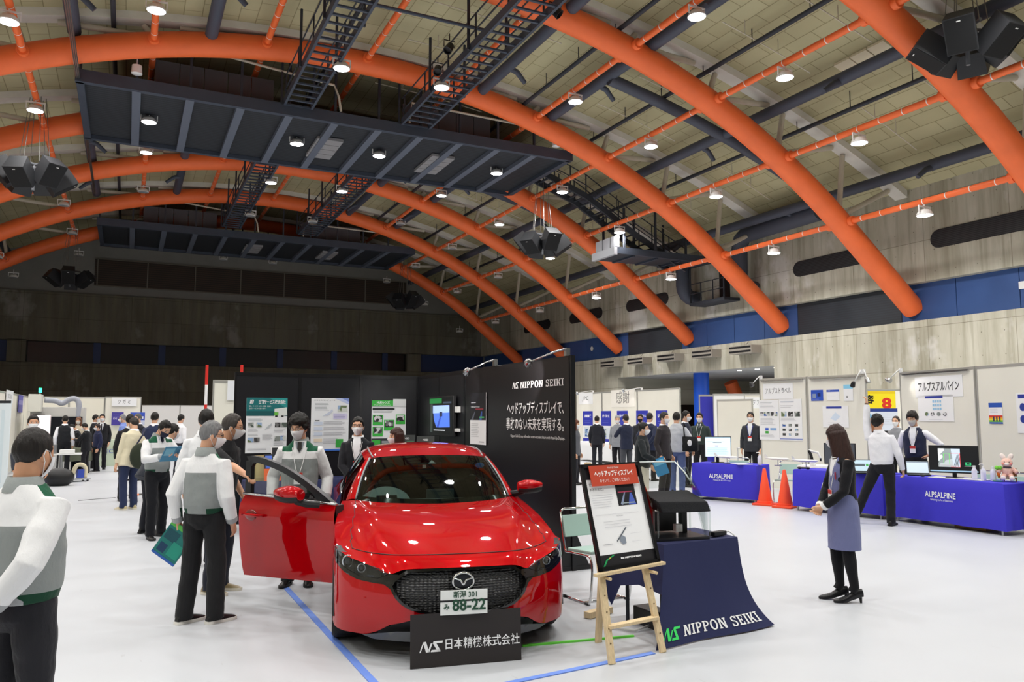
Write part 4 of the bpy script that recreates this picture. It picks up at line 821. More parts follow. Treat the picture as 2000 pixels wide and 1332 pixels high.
def hairmat(c):
    k = 'hair_' + c
    if k in MATS: return MATS[k]
    m, nt, b, N, L = nodes_of(k); tc = N('ShaderNodeTexCoord'); mp = N('ShaderNodeMapping'); mp.inputs['Scale'].default_value = (90, 90, 12); L(tc.outputs['Object'], mp.inputs[0])
    n = N('ShaderNodeTexNoise'); n.inputs['Scale'].default_value = 1; n.inputs['Detail'].default_value = 3; L(mp.outputs[0], n.inputs[0]); s = srgb(c)
    mx = N('ShaderNodeMix'); mx.data_type = 'RGBA'; mx.inputs[6].default_value = tuple(x * .5 for x in s[:3]) + (1,); mx.inputs[7].default_value = tuple(min(1, x * 1.7) for x in s[:3]) + (1,); L(n.outputs[0], mx.inputs[0]); L(mx.outputs[2], b.inputs['Base Color'])
    bp = N('ShaderNodeBump'); bp.inputs['Strength'].default_value = .7; bp.inputs['Distance'].default_value = .01; L(n.outputs[0], bp.inputs['Height']); L(bp.outputs[0], b.inputs['Normal']); b.inputs['Roughness'].default_value = .5; b.inputs['Specular IOR Level'].default_value = .3; return m
MASKM = mat('white_mask', 'e9eaec', .8); MASKN = mat('navy_mask', '1e2238', .8); MASKG = mat('pale_grey_mask', 'd2cec6', .8); MASKK = mat('black_mask', '17171a', .8)
def remesh(mb, voxel, smooth=3):
    me = bpy.data.meshes.new('w'); me.from_pydata([tuple(v) for v in mb.v], [], mb.f)
    bm = bmesh.new(); bm.from_mesh(me); bmesh.ops.recalc_face_normals(bm, faces=bm.faces); bm.to_mesh(me); bm.free()
    o = bpy.data.objects.new('w', me); TMP.collection.objects.link(o)
    r = o.modifiers.new('r', 'REMESH'); r.mode = 'VOXEL'; r.voxel_size = voxel; r.use_smooth_shade = True
    if smooth: s = o.modifiers.new('s', 'SMOOTH'); s.iterations = smooth; s.factor = .5
    TMP.view_layers[0].update(); out = bpy.data.meshes.new_from_object(o.evaluated_get(TMP.view_layers[0].depsgraph))
    bpy.data.objects.remove(o); bpy.data.meshes.remove(me); return out
def ik(a, c, l1, l2, pole):
    a, c = V(a), V(c); d = c - a; L = min(d.length, (l1 + l2) * .999); dn = d.normalized(); c = a + dn * L
    x = (l1 * l1 - l2 * l2 + L * L) / (2 * L); h = sqrt(max(0, l1 * l1 - x * x)); p = V(pole); p = (p - dn * p.dot(dn)).normalized(); return a + dn * x + p * h, c
def head_pt(sx, sy, sz, off=0):
    x, y, z = .073 * sx, .094 * sy, .116 * sz
    if sz < 0:
        k = -sz; x *= 1 - .30 * k ** 1.6
        if sy < 0: y *= 1 - .45 * k
        else: y *= 1 - .05 * k
        y += .012 * k
    else: x *= 1 + .04 * sz * (1 - sz); y -= .008 * sz
    if sy > 0:
        f = max(0, sy)
        y += .024 * math.exp(-(x / .012) ** 2) * max(0, 1 - abs(z + .028) / .034) * f      # nose
        y -= .009 * math.exp(-((abs(x) - .032) / .015) ** 2 - ((z - .006) / .012) ** 2) * f      # sockets
        y += .004 * math.exp(-((z - .026) / .01) ** 2 - (x / .05) ** 2) * f
        y += .006 * math.exp(-(x / .022) ** 2 - ((z + .066) / .011) ** 2) * f - .003 * math.exp(-(x / .03) ** 2 - ((z + .066) / .003) ** 2)
        y += .006 * math.exp(-(x / .02) ** 2 - ((z + .1) / .012) ** 2)
    p = V((x, y, z)); n = V((sx / .073, sy / .094, sz / .116)).normalized(); return p + n * off
def head_dirs(n=36, m=26):
    return [[(cos(-pi / 2 + pi * i / m) * sin(2 * pi * k / n), cos(-pi / 2 + pi * i / m) * cos(2 * pi * k / n), sin(-pi / 2 + pi * i / m)) for k in range(n)] for i in range(m + 1)]
HD = head_dirs()
def hairmask(sx, sy, sz, style):
    az = abs(atan2(sx, sy)); z = .116 * sz      # az 0 front, pi back
    fr = {'buzz': .06, 'short': .062, 'bowl': .04, 'curly': .045, 'bald': .085, 'long': .045, 'bun': .06, 'receding': .08}[style]
    if az < .85: lim = fr - .012 * (az > .6)
    elif az < 1.35: lim = fr + (az - .85) / .5 * (-.02 - fr)
    elif az < 1.75: lim = -.022
    else: lim = -.022 - (az - 1.75) / 1.4 * .055
    if style == 'bald' and z > .075 and az < 2.2: return -1
    return z - lim
def person(name_pos, rot, H, label, hair='short', hairc='15120f', mask=MASKM, glasses=False, top='suit', topc=('1c1d24',), legs='1b1b20', shoes='141414', sole=None, arms=None, feet=None, head=(0, 0), lean=(0, 0), near=0, skin='d9a98a', shirt=None, tie=None, badge=False, skirt=None, coll=None, wide=1.0, handcurl=.5, lanyard='f0f0f0', hunch=0, forearm=False, bag=None, pants_w=1.0):
    t = empty('person', (name_pos[0], name_pos[1], 0), rot); tag(t, label, 'person')
    S = H / 1.70; vox = (.0065 if near == 2 else .009 if near else .012)
    rnd = random.Random(int(abs(name_pos[0]) * 1000 + abs(name_pos[1]) * 77))
    TL = Matrix.Translation((0, 0, .92)) @ Matrix.Rotation(R(lean[1]), 4, 'Y') @ Matrix.Rotation(-R(lean[0]), 4, 'X') @ Matrix.Translation((0, 0, -.92))
    P = lambda p: (TL @ V(p)) * S
    sw = .163 * wide
    sh = {1: TL @ V((sw, -.005, 1.33)), -1: TL @ V((-sw, -.005, 1.33))}
    arms = arms or {}
    A = {}
    for s in (1, -1):
        w, pole = arms.get(s, ((.222 * s, .05, .82), (s * .5, -1, 0))); wv = V(w)
        if len(w) > 3: pass
        e, wr = ik(sh[s], wv, .285, .255, pole); A[s] = (sh[s], e, wr)
    feet = feet or {1: (.10, 0, 8), -1: (-.10, .0, -8)}
    heel = .055 if skirt else 0
    Lg = {}
    for s in (1, -1):
        fx, fy, fr = feet[s]; hp = V((s * .085, 0, .90)); an = V((fx, fy - .02, .095 + heel)); dl_ = (an - hp).length; k, an = ik(hp, an, dl_ * .512, dl_ * .492, (s * .15, 1, 0)); Lg[s] = (hp, k, an, fr)
    # --- the head frame
    HM = TL @ Matrix.Translation((0, .0 + hunch * .05, 1.44 - hunch * .02)) @ Matrix.Rotation(R(head[0]), 4, 'Z') @ Matrix.Rotation(-R(head[1]), 4, 'X') @ Matrix.Translation((0, .022, .137)); HI = HM.inverted()
    # --- body: one continuous skin surface
    mb = MB()
    mb.loft([[HM @ head_pt(*d) for d in r] for r in HD])
    for s in (1, -1): mb.ell(HM @ V((s * .074, -.008, -.012)), (.011, .021, .031), 10, 8, (HM.to_3x3() @ Matrix.Rotation(s * -.35, 3, 'Z')).to_4x4())
    mb.tube([TL @ V((0, -.012, 1.36)), TL @ V((0, -.008 + hunch * .03, 1.44)), HM @ V((0, -.022, -.04))], [.062, .053, .054], 14)
    mb.loft([[TL @ V((rx * cos(a), ry * sin(a), z)) for a in [2 * pi * k / 16 for k in range(16)]] for z, rx, ry in ((.9, .12, .085), (1.1, .115, .08), (1.3, .135, .08), (1.39, .1, .065), (1.42, .05, .05))])
    for s in (1, -1):
        a, e, wv = A[s]; mb.tube([a.lerp(TL @ V((0, 0, 1.34)), .4), a, a.lerp(e, .5), e, e.lerp(wv, .35), wv, wv + (wv - e).normalized() * .02], [.045, .047, .043, .037, .038, .027, .026], 12)
        h, k, an, fr = Lg[s]; mb.tube([h + V((0, 0, .03)), h.lerp(k, .5), k, k.lerp(an, .35), an, an + V((0, .015, -.05))], [.078, .066, .05, .05, .036, .034], 12)
    def hand(s):
        a, e, wv = A[s]; d = (wv - e).normalized(); hmb = MB()
        side = V((0, 1, 0)) if abs(d.y) < .8 else V((-s, 0, 0))
        if s in arms and len(arms[s]) > 2: side = V(arms[s][2])
        side = (side - d * side.dot(d)).normalized(); pn = d.cross(side) * -s     # palm normal points inwards
        if len(arms.get(s, ())) > 3: pn = -pn
        cw = .078
        hmb.loft([[wv + d * l + side * (w * cos(q)) + pn * (h_ * sin(q)) for q in [2 * pi * k / 12 for k in range(12)]] for l, w, h_ in ((-.01, .025, .018), (.02, .032, .018), (.055, .041, .016), (.088, .040, .013), (.096, .036, .009))])
        for k, (ln, c) in enumerate(((.066, .9), (.076, 1), (.071, 1.05), (.055, 1.15))):
            b0 = wv + d * .086 + side * (.030 - .020 * k); pts = [b0]; dr = d.copy(); ang = handcurl * c
            for q, seg in enumerate((.45, .32, .23)):
                dr = (Matrix.Rotation(0, 3, 'X') @ (dr * cos(ang * (.6 + .25 * q)) + pn * sin(ang * (.6 + .25 * q)))).normalized(); pts.append(pts[-1] + dr * ln * seg); pn2 = (pn - dr * pn.dot(dr))
            hmb.tube(pts, [.0095, .009, .0082, .0062], 8)
        tb = wv + d * .028 + side * .026; hmb.tube([tb, tb + d * .03 + side * .022 + pn * .012, tb + d * .058 + side * .024 + pn * .022, tb + d * .078 + side * .018 + pn * .026], [.013, .0115, .0095, .007], 8)
        return hmb
    hands = [hand(s) for s in (1, -1)]
    if near == 2:
        for h in hands: mb.add(h.v, h.f)
        me = remesh(mb, .0055, 2)
    else: me = remesh(mb, .0085 if near else .012, 2)
    bm = bmesh.new(); bm.from_mesh(me)
    if near != 2:
        for h in hands:
            v_ = [bm.verts.new(p) for p in h.v]
            for f in h.f:
                try: q = bm.faces.new([v_[i] for i in f]); q.smooth = True
                except ValueError: pass
    # paint skin features from the head frame
    lay = bm.verts.layers.float_color.new('Col'); base = V(srgb(skin)[:3]); lip = V((base.x * .75, base.y * .45, base.z * .45)); drk = V((.02, .015, .012)); hs = V(srgb(hairc)[:3])
    for v in bm.verts:
        p = HI @ v.co; c = base.copy(); c *= 1 + .05 * noise.noise(v.co * 14)
        if p.length < .2 and p.y > .03 and abs(p.x) < .065:
            if abs(p.z + .066) < .008 and abs(p.x) < .024: c = lip
            ex, ez = abs(p.x) - .032, p.z - .006
            if (ex / .0155) ** 2 + (ez / .0065) ** 2 < 1: c = V((.6, .58, .55)) if abs(ex) > .0065 else drk
            if (ex / .022) ** 2 + ((p.z - .027 + .18 * ex * 0) / .0048) ** 2 < 1: c = hs * .6 + base * .1
        v[lay] = (c.x, c.y, c.z, 1)
    bm.to_mesh(me); bm.free()
    for v in me.vertices: v.co *= S
    me.materials.clear(); me.materials.append(SKIN); me.polygons.foreach_set('use_smooth', [True] * len(me.polygons)); link('body', me, t)
    # --- clothes
    def finish(me, name, m, attrs=None, wr=.0055, mats=None):
        n = len(me.vertices)
        for k, f in enumerate(attrs or []):
            at = me.attributes.new('p%d' % (k + 1), 'FLOAT', 'POINT'); at.data.foreach_set('value', [f(v.co) for v in me.vertices])
        nr = [v.normal.copy() for v in me.vertices]; o = V((rnd.random() * 9, rnd.random() * 9, 0))
        for v, q in zip(me.vertices, nr):
            c = v.co; f = noise.noise(V((c.x * 7, c.y * 7, c.z * 13)) + o) + .6 * noise.noise(V((c.x * 13 + c.z * 12, c.y * 13, c.z * 9)) + o); v.co = (c + q * wr * f) * S
        me.materials.clear(); me.materials.append(m); me.polygons.foreach_set('use_smooth', [True] * n_faces(me)); return link(name, me, t)
    n_faces = lambda me: len(me.polygons)
    TI = TL.inverted()
    styles = {'blouson': ((.915, .155, .122), (.945, .162, .13), (.985, .170, .142), (1.1, .174, .142), (1.25, .174, .132), (1.33, .162, .112), (1.39, .118, .088), (1.44, .074, .074)),
              'suit': ((.76, .188, .142), (.92, .18, .138), (1.06, .168, .125), (1.25, .184, .13), (1.345, .176, .112), (1.4, .118, .086), (1.44, .068, .068)),
              'shirt': ((.92, .152, .115), (.98, .168, .13), (1.1, .17, .13), (1.25, .178, .125), (1.345, .17, .105), (1.4, .112, .082), (1.44, .066, .066)),
              'hoodie': ((.86, .172, .135), (.9, .18, .145), (1.05, .185, .145), (1.25, .188, .138), (1.345, .175, .115), (1.4, .125, .095), (1.45, .085, .085)),
              'cardigan': ((.84, .168, .125), (.95, .162, .122), (1.1, .155, .115), (1.25, .165, .118), (1.345, .155, .098), (1.4, .105, .078), (1.435, .062, .062))}
    rings = styles['shirt' if top == 'vest' else top]
    def ring(z, grow=0):
        if z <= rings[0][0]: r = rings[0]
        elif z >= rings[-1][0]: r = rings[-1]
        else:
            for p, q in zip(rings, rings[1:]):
                if p[0] <= z <= q[0]: k = (z - p[0]) / (q[0] - p[0]); r = (z, p[1] + (q[1] - p[1]) * k, p[2] + (q[2] - p[2]) * k); break
        return r[1] * wide + grow, r[2] * wide + grow
    def torso(mb, grow=0, z0=None, z1=None):
        zs = [r[0] for r in rings]
        rr = []
        for z in zs: rx, ry = ring(z, grow); rr.append([TL @ V((math.copysign(abs(cos(a)) ** .85, cos(a)) * rx, math.copysign(abs(sin(a)) ** .9, sin(a)) * ry - .005, z)) for a in [2 * pi * k / 28 for k in range(28)]])
        mb.loft(rr)
    sr = {'suit': (.062, .060, .054, .048, .042), 'blouson': (.068, .070, .063, .057, .045), 'shirt': (.062, .062, .055, .05, .042), 'vest': (.062, .062, .055, .05, .042), 'hoodie': (.068, .068, .064, .06, .048), 'cardigan': (.054, .054, .048, .045, .04)}[top]
    frac = .12 if forearm else 1.0
    def sleeves(mb):
        for s in (1, -1):
            a, e, wv = A[s]; i = TL @ V((s * .09, -.005, 1.325)); w2 = e.lerp(wv, frac * .97)
            mb.tube([i, a, a.lerp(e, .5), e, e.lerp(w2, .5), w2], [sr[0] * .9, sr[0], sr[1], sr[2], sr[3], sr[4]], 14)
    def armI(c):
        best = 9
        for s in (1, -1):
            a, e, wv = A[s]; pts = (TL @ V((s * .13, -.005, 1.36)), a, e, wv); rad = (sr[0], sr[0] * 1.05, sr[2] * 1.15, sr[4] * 1.15)
            for k in range(3):
                p, q = pts[k], pts[k + 1]; d = q - p; u = max(0, min(1, (c - p).dot(d) / d.length_squared)); best = min(best, (c - p - d * u).length / (rad[k] + (rad[k + 1] - rad[k]) * u))
        return best
    def torI(c):
        q = TI @ c; rx, ry = ring(q.z); return hypot(q.x / rx, (q.y + .005) / ry)
    mb = MB(); torso(mb)
    if top != 'vest': sleeves(mb)
    me = remesh(mb, vox, 4)
    attrs = []; m = cloth(topc)
    if top == 'blouson' and len(topc) > 2:      # grey work jacket: white yoke and sleeves, green shoulders and hem tabs
        yz = 1.262
        attrs = [lambda c: max((TI @ c).z - yz, (torI(c) - armI(c)) * .2 if (TI @ c).z < 1.40 else -1),
                 lambda c: min((TI @ c).z - 1.335, abs((TI @ c).x) - .062, .175 - abs((TI @ c).x), .10 - abs((TI @ c).y), (TI @ c).y + .02),
                 lambda c: min(.962 - (TI @ c).z, abs((TI @ c).x) - .085, .6 - abs(c.x), torI(c) * -1 + 1.25),
                 lambda c: max((c - A[1][1]).dot((A[1][2] - A[1][1]).normalized()) - .195 if (c - A[1][2]).length < .12 else -1, (c - A[-1][1]).dot((A[-1][2] - A[-1][1]).normalized()) - .195 if (c - A[-1][2]).length < .12 else -1)]
    finish(me, {'suit': 'suit_jacket', 'blouson': 'jacket', 'shirt': 'shirt', 'vest': 'vest', 'hoodie': 'hooded_top', 'cardigan': 'cardigan'}[top], m, attrs)
    if top == 'vest': mb = MB(); sleeves(mb); finish(remesh(mb, vox, 3), 'shirt_sleeves', cloth(('ecedf2',)))
    # collar
    cc = coll or {'suit': 'e9eaee' if shirt is None else shirt, 'shirt': topc[0], 'blouson': topc[0], 'vest': 'e9eaee', 'hoodie': topc[0], 'cardigan': 'eeeeee'}[top]
    mb = MB(); rr = []
    hgt = .055 if top in ('blouson', 'cardigan') else .042
    for z, r, dz in ((0, .074, 0), (hgt, .066, .012), (hgt + .004, .074, .012), (-.012, .098 if top in ('blouson', 'cardigan') else .084, -.012)):
        rr.append([TL @ V((r * cos(a), r * .98 * sin(a) - .006, 1.415 + z - .03 * max(0, sin(a)) * (1 if z < .03 else .6))) for a in [2 * pi * k / 24 for k in range(24)]])
    mb.loft(rr, cap=False); cm = remesh_none(mb, S); cm.materials.append(cloth((cc,))); link('collar', cm, t)
    fy = lambda x, z, o: -.005 + ring(z)[1] * sqrt(max(0, 1 - (min(abs(x), ring(z)[0] * .99) / ring(z)[0]) ** 2)) + o
    def front(poly, name, m, o):
        vs, fs = patch(poly, lambda a, b: P((a, fy(a, b, o), b)), .025); mb = MB(); mb.add(vs, fs); mb.build(name, m, t, smooth=True)
    if shirt and top == 'blouson': front([(0, 1.32), (.03, 1.37), (.045, 1.43), (-.045, 1.43), (-.03, 1.37)], 'shirt_front', cloth((shirt,)), .009)
    elif shirt: front([(0, 1.06), (.03, 1.2), (.055, 1.36), (.045, 1.43), (-.045, 1.43), (-.055, 1.36), (-.03, 1.2)], 'shirt_front', cloth((shirt,)), .009)
    if tie: front([(-.012, 1.40), (.012, 1.40), (.03, 1.14), (0, 1.08), (-.03, 1.14)] if top != 'blouson' else [(-.02, 1.43), (.02, 1.43), (.022, 1.36), (0, 1.33), (-.022, 1.36)], 'tie', cloth((tie,)), .014)
    if badge:
        bz_ = 1.08 if top != 'cardigan' else 1.02; mb = MB()
        for s in (-1, 1): mb.tube([P((s * .07, -.02, 1.435)), P((s * .07, fy(.07, 1.36, .014), 1.36)), P((s * .03, fy(.03, bz_ + .1, .02), bz_ + .1)), P((s * .012, fy(0, bz_, .02), bz_ + .04))], .0035, 5)
        mb.build('lanyard', flat(lanyard), t)
        M = Matrix.Translation(P((0, fy(0, bz_, .022), bz_ - .01))) @ TL.to_3x3().to_4x4() @ frame((0, 0, 0), (-1, 0, 0), (0, 0, 1)).to_3x3().to_4x4(); b = Board(M, .085 * S, .115 * S, .004, 'f1f1f1'); b.rect(0, 0, 1, .36, 'c8342c'); b.build('name_badge', t)
    # legs
    if skirt:
        mb = MB(); fxm = (feet[1][0] + feet[-1][0]) / 2; mb.loft([[V((rx * cos(a) + dx, ry * sin(a), z)) for a in [2 * pi * k / 32 for k in range(32)]] for z, rx, ry, dx in ((.50, .174, .15, fxm * .8), (.52, .172, .148, fxm * .8), (.7, .172, .146, fxm * .4), (.9, .172, .135, 0), (1.02, .15, .115, 0), (1.05, .13, .1, 0))]); finish(remesh(mb, vox, 3), 'skirt', cloth((skirt,)), wr=.003)
        mb = MB()
        for s in (1, -1): h, k, an, fr = Lg[s]; mb.tube([h.lerp(k, .5), k, k.lerp(an, .33), k.lerp(an, .75), an, an + V((0, .03, -.05))], [.08, .062, .062, .047, .044, .042], 14)
        finish(remesh(mb, vox * .8, 1), 'tights', cloth((legs,)), wr=.0)
    else:
        mb = MB(); mb.loft([[(TL @ V((rx * cos(a), ry * sin(a), z))) if z > .93 else V((rx * cos(a), ry * sin(a), z)) for a in [2 * pi * k / 24 for k in range(24)]] for z, rx, ry in ((.78, .10, .075), (.84, .158, .118), (.92, .165, .122), (1.0, .148, .11), (1.03, .14, .1))])
        for s in (1, -1):
            h, k, an, fr = Lg[s]; w_ = pants_w; mb.tube([h + V((0, 0, .02)), h.lerp(k, .3), h.lerp(k, .7), k, k.lerp(an, .5), an + V((0, 0, .02)), an + V((0, .008, -.055))], [.09, .094, .08, .072 * w_, .068 * w_, .065 * w_, .066 * w_], 16)
        finish(remesh(mb, vox, 3), 'trousers', cloth((legs,)), wr=.006)
    for s in (1, -1):
        h, k, an, fr = Lg[s]; M = Matrix.Translation((an.x, an.y, an.z - .095 - heel)) @ Matrix.Rotation(-R(fr), 4, 'Z'); mb = MB(); rr = []
        prof = ((-.075, .028, .055), (-.065, .036, .075), (-.02, .038, .088), (.03, .040, .078), (.08, .045, .058), (.13, .047, .046), (.17, .042, .036), (.195, .028, .026), (.203, .01, .016))
        for y, w_, hh in prof:
            hl = heel * max(0, min(1, (.10 - y) / .16)); b0 = .014 + hl
            rr.append([M @ V((w_ * (.9 + .1 * cos(a)) * cos(a), y, b0 + (hh - .01) * (max(0, sin(a)) ** .8) - .012 * max(0, -sin(a)))) for a in [2 * pi * q / 14 for q in range(14)]])
        mb.mat(0).loft(rr)
        if sole or not heel:
            mb.mat(1).loft([[M @ V((w_ * 1.04 * c_, y, z)) for c_, z in ((-1, .001), (1, .001), (1, .026), (-1, .026))] for y, w_, hh in ((-.08, .026, 0),) + prof[1:-1] + ((.207, .012, 0),)])
        else: mb.mat(1).tube([M @ V((0, -.05, heel + .012)), M @ V((0, -.055, .001))], [.017, .011], 8)
        for i in range(len(mb.v)): mb.v[i] = tuple(V(mb.v[i]) * S)
        mb.build('shoe', [mat('shoe_' + shoes, shoes, .35), mat('sole_' + (sole or '0d0d0d'), sole or '0d0d0d', .6)], t, smooth=2)
    # hair
    if hair:
        mb = MB(); st = hair; th = {'buzz': .007, 'short': .012, 'bowl': .02, 'curly': .036, 'bald': .006, 'long': .016, 'bun': .014, 'receding': .012}[st]; rr = []
        for r in head_dirs(48, 34):
            q = []
            for d in r:
                k = hairmask(*d, st); w_ = max(-1, min(1, k / .012)); o = th * (.75 + .5 * max(0, d[2]) + (.5 * noise.noise(V((d[0] * 5, d[1] * 5, d[2] * 3)) * (2.2 if st == 'curly' else 1)) if st != 'bald' else 0)); q.append(HM @ head_pt(*d, o if w_ >= 1 else (-.012 + (o + .012) * (w_ + 1) / 2)))
            rr.append(q)
        mb.loft(rr)
        if st == 'long':
            rr = []; L0 = .31
            for i in range(11):
                f = i / 10; z = .06 - L0 * f; ro = .083 + .02 * f - .012 * f * f; ry = .098 + .012 * f
                yo = -.01 - .02 * f; q = []
                a0, a1 = R(-38), R(218)
                for k in range(22): a = a1 + (a0 - a1) * k / 21; j = 1 + .03 * noise.noise(V((cos(a) * 4, sin(a) * 4, f * 2))); q.append(HM @ V((ro * j * cos(a), -ry * j * sin(a) + yo, z + .02 * f * noise.noise(V((a * 6, 0, 0))))))
                for k in range(22): a = a0 + (a1 - a0) * k / 21; q.append(HM @ V(((ro - .026) * cos(a), -(ry - .026) * sin(a) + yo, z)))
                rr.append(q)
            mb.loft(rr)
        if st == 'bun': mb.ell(HM @ V((0, -.11, .03)), (.035, .035, .035))
        o = mb.build('hair', hairmat(hairc), t, smooth=True)
        for v in o.data.vertices: v.co *= S
    if mask:
        rows = []
        for i in range(9):
            z = -.012 - .098 * i / 8; row = []
            for k in range(15):
                a = R(-66 + 132 * k / 14); sz = max(-1, min(1, z / .116)); c_ = sqrt(max(.12, 1 - sz * sz)); p = head_pt(c_ * sin(a), c_ * cos(a), sz, .007); e = sin(pi * (i + .6) / 9.2); p.y += .016 * e * cos(a * 1.2) ** 2; row.append(HM @ p)
            rows.append(row)
        mb = MB(); mb.grid(rows); mb.grid([[p - (HM.to_3x3() @ V((0, .003, 0))) for p in r] for r in rows])
        for s, k in ((1, 14), (-1, 0)): mb.tube([rows[1][k], HM @ V((s * .078, .01, .012)), HM @ V((s * .079, -.012, .018)), HM @ V((s * .081, -.024, -.01)), HM @ V((s * .078, -.01, -.036)), rows[7][k]], .0022, 5)
        o = mb.build('face_mask', mask, t, smooth=True)
        for v in o.data.vertices: v.co *= S
    if glasses:
        mb = MB()
        for s in (-1, 1):
            mb.tube([HM @ V((s * .033 + .024 * cos(a), .098 - .02 * (abs(.024 * cos(a) * s + .033) / .06) ** 2, .004 + .018 * sin(a))) for a in [2 * pi * k / 18 for k in range(18)]], .0018, 5, closed=True); mb.tube([HM @ V((s * .057, .083, .008)), HM @ V((s * .076, .04, .012)), HM @ V((s * .078, -.015, .01))], .0018, 5)
        mb.tube([HM @ V((-.01, .099, .008)), HM @ V((.01, .099, .008))], .0018, 5); o = mb.build('glasses', mat('spectacle_frame', '2b2a2b', .3, .5), t)
        for v in o.data.vertices: v.co *= S
    return t, {'P': P, 'A': A, 'S': S, 'HM': HM, 'fy': fy, 'TL': TL, 'ring': ring}
def remesh_none(mb, S):
    me = bpy.data.meshes.new('collar'); me.from_pydata([tuple(V(v) * S) for v in mb.v], [], mb.f); me.polygons.foreach_set('use_smooth', [True] * len(me.polygons)); return me
def facing(x, y, a):     # a: 0 = towards the camera, 180 = away, 90 = to the right of the picture
    return atan2(y, x) + R(90) + R(a) 
BACK = {1: ((.07, -.20, .92), (1, -.6, 0)), -1: ((-.05, -.21, .94), (-1, -.6, 0))}
FOLD = {1: ((.045, .21, .90), (1, -.5, 0)), -1: ((-.05, .215, .91), (-1, -.5, 0))}
READ = {1: ((.10, .34, 1.15), (1, -.5, -.8)), -1: ((-.09, .35, 1.14), (-1, -.5, -.8))}
def local(x, y, rot, H, p):     # world point -> unscaled person coordinates
    d = V(p) - V((x, y, 0)); q = Matrix.Rotation(-rot, 3, 'Z') @ d; return tuple(q / (H / 1.70))
WORK = ('8b908f', 'e6e6e7', '1f5b41', '17402e', 'a2a4a6')
def P_(x, y, a, H, label, **k): return person((x, y), facing(x, y, a), H, label, **k)
# --- nearest figures
pA, iA = P_(-.40, 4.24, 132, 1.66, 'person in grey and white work jacket, hands behind the back, cropped at the left edge', hair='buzz', hairc='1b1715', top='blouson', topc=WORK, legs='26262b', arms=BACK, near=2, head=(4, 4), wide=1.1, skin='c99573')
pB, iB = P_(.62, 7.22, 150, 1.67, 'grey-haired person in grey and white work jacket, back turned, holding teal brochures', hair='short', hairc='6f6f70', top='blouson', topc=WORK, legs='1d1d1f', shoes='19191b', sole='e4e0d8', glasses=True, near=2, head=(-52, 6), feet={1: (.13, .02, 28), -1: (-.12, -.03, 25)}, arms={1: ((.225, .07, .83), (.4, -1, 0)), -1: ((-.225, -.02, .83), (-.4, -1, 0))}, pants_w=1.12, skin='d3a283')
bx, by = .86, 8.36; br = facing(bx, by, 58)
pC, iC = person((bx, by), br, 1.74, 'balding person in black polo shirt resting a hand on the open red car door', hair='receding', hairc='3d3835', top='shirt', topc=('17171a',), legs='22242f', shoes='8a7a5a', sole='d8d0c0', glasses=True, near=2, head=(30, 4), forearm=True, arms={1: (local(bx, by, br, 1.74, (1.02, 7.70, 1.16)), (.6, -.3, -1)), -1: ((-.25, .1, .88), (-.5, -1, 0))}, lean=(6, 0), skin='cf9b7a')
P_(.83, 9.9, 168, 1.79, 'dark-haired person in white jacket standing behind the balding person', hair='short', top='blouson', topc=('e3e4e6',), legs='20222c')
P_(.35, 12.9, 120, 1.68, 'person in dark navy jacket bending forward behind the grey-haired person', hair='short', top='suit', topc=('2a2d36',), legs='1f2027', lean=(32, 0), head=(0, -20))
pD, iD = P_(.42, 12.43, 28, 1.70, 'person in grey and white work jacket reading a blue brochure', hair='short', mask=MASKN, top='blouson', topc=WORK, legs='15161b', arms=READ, near=1, head=(10, 34), shirt='dfe2ea', tie='1d2233', feet={1: (.12, .12, 15), -1: (-.12, -.04, -20)}, hunch=.5)
pE, iE = P_(.08, 16.35, -148, 1.72, 'person in cream jacket with dark green shoulder bag, leaning sideways', hair='short', hairc='2b2522', top='suit', topc=('d8cfb4',), legs='2a3350', shoes='b9ac86', sole='d8d2c0', near=1, lean=(8, 12), head=(8, 10))
# --- behind the car
pF, iF = P_(1.63, 8.36, -6, 1.72, 'curly-haired person in grey and white work jacket standing behind the open car door', hair='curly', top='blouson', topc=WORK, legs='1a1b20', glasses=True, near=2, head=(-22, 10), shirt='8e949c', tie='33312f', badge=True, arms={1: ((.27, .06, .84), (.5, -1, 0)), -1: ((-.27, .06, .84), (-.5, -1, 0))}, wide=1.06)
pG, iG = P_(2.76, 10.35, -6, 1.70, 'person in black suit and white mask standing between the posters behind the car', hair='short', glasses=True, near=1, topc=('202126',), shirt='eef0f4', badge=True, arms=FOLD)
pH, iH = P_(3.12, 9.75, -75, 1.56, 'brown-haired person behind the car roof, facing the black wall posters', hair='long', hairc='3a2620', topc=('2a2a30',))
# --- left background
P_(.06, 18, 178, 1.75, 'person in black suit seen from behind, beside the cream jacket', topc=('1f1f22',), legs='191a1d')
P_(-.4, 33.4, 180, 1.72, 'person in light blue shirt and navy trousers, back turned', top='shirt', topc=('7d93d6',), legs='2f3f78', shoes='6a4a34')
P_(-.1, 27.6, -95, 1.76, 'grey-haired person in blue shirt facing left in the far group', hairc='77787a', top='shirt', topc=('7b8fd0',), legs='2f3f78')
P_(.28, 23.6, -55, 1.78, 'grey-haired person in dark suit with white mask in the far group', hairc='4d4d4f', topc=('24252c',), shirt='e8e8ee', tie='4a4a50')
P_(.56, 19.6, 168, 1.80, 'person in navy suit before the low white partition', topc=('2b3350',))
P_(1.35, 24, 128, 1.76, 'person in white shirt standing before the low white partition', top='shirt', topc=('e9eaee',), legs='2a2c36')
P_(2.0, 21.6, 15, 1.78, 'masked person in pale shirt seen past the red and white pole', top='shirt', topc=('dadce2',), legs='2a2c36', hairc='3a3532')
P_(-1.65, 27, 175, 1.73, 'person in black vest and white sleeves at the far left table', top='vest', topc=('1f2125',), legs='1a1b1f')
P_(-1.35, 28.2, -15, 1.68, 'brown-haired person in beige jacket facing the far left table', hair='long', hairc='6a4632', topc=('cfc3ad',), mask=MASKG)
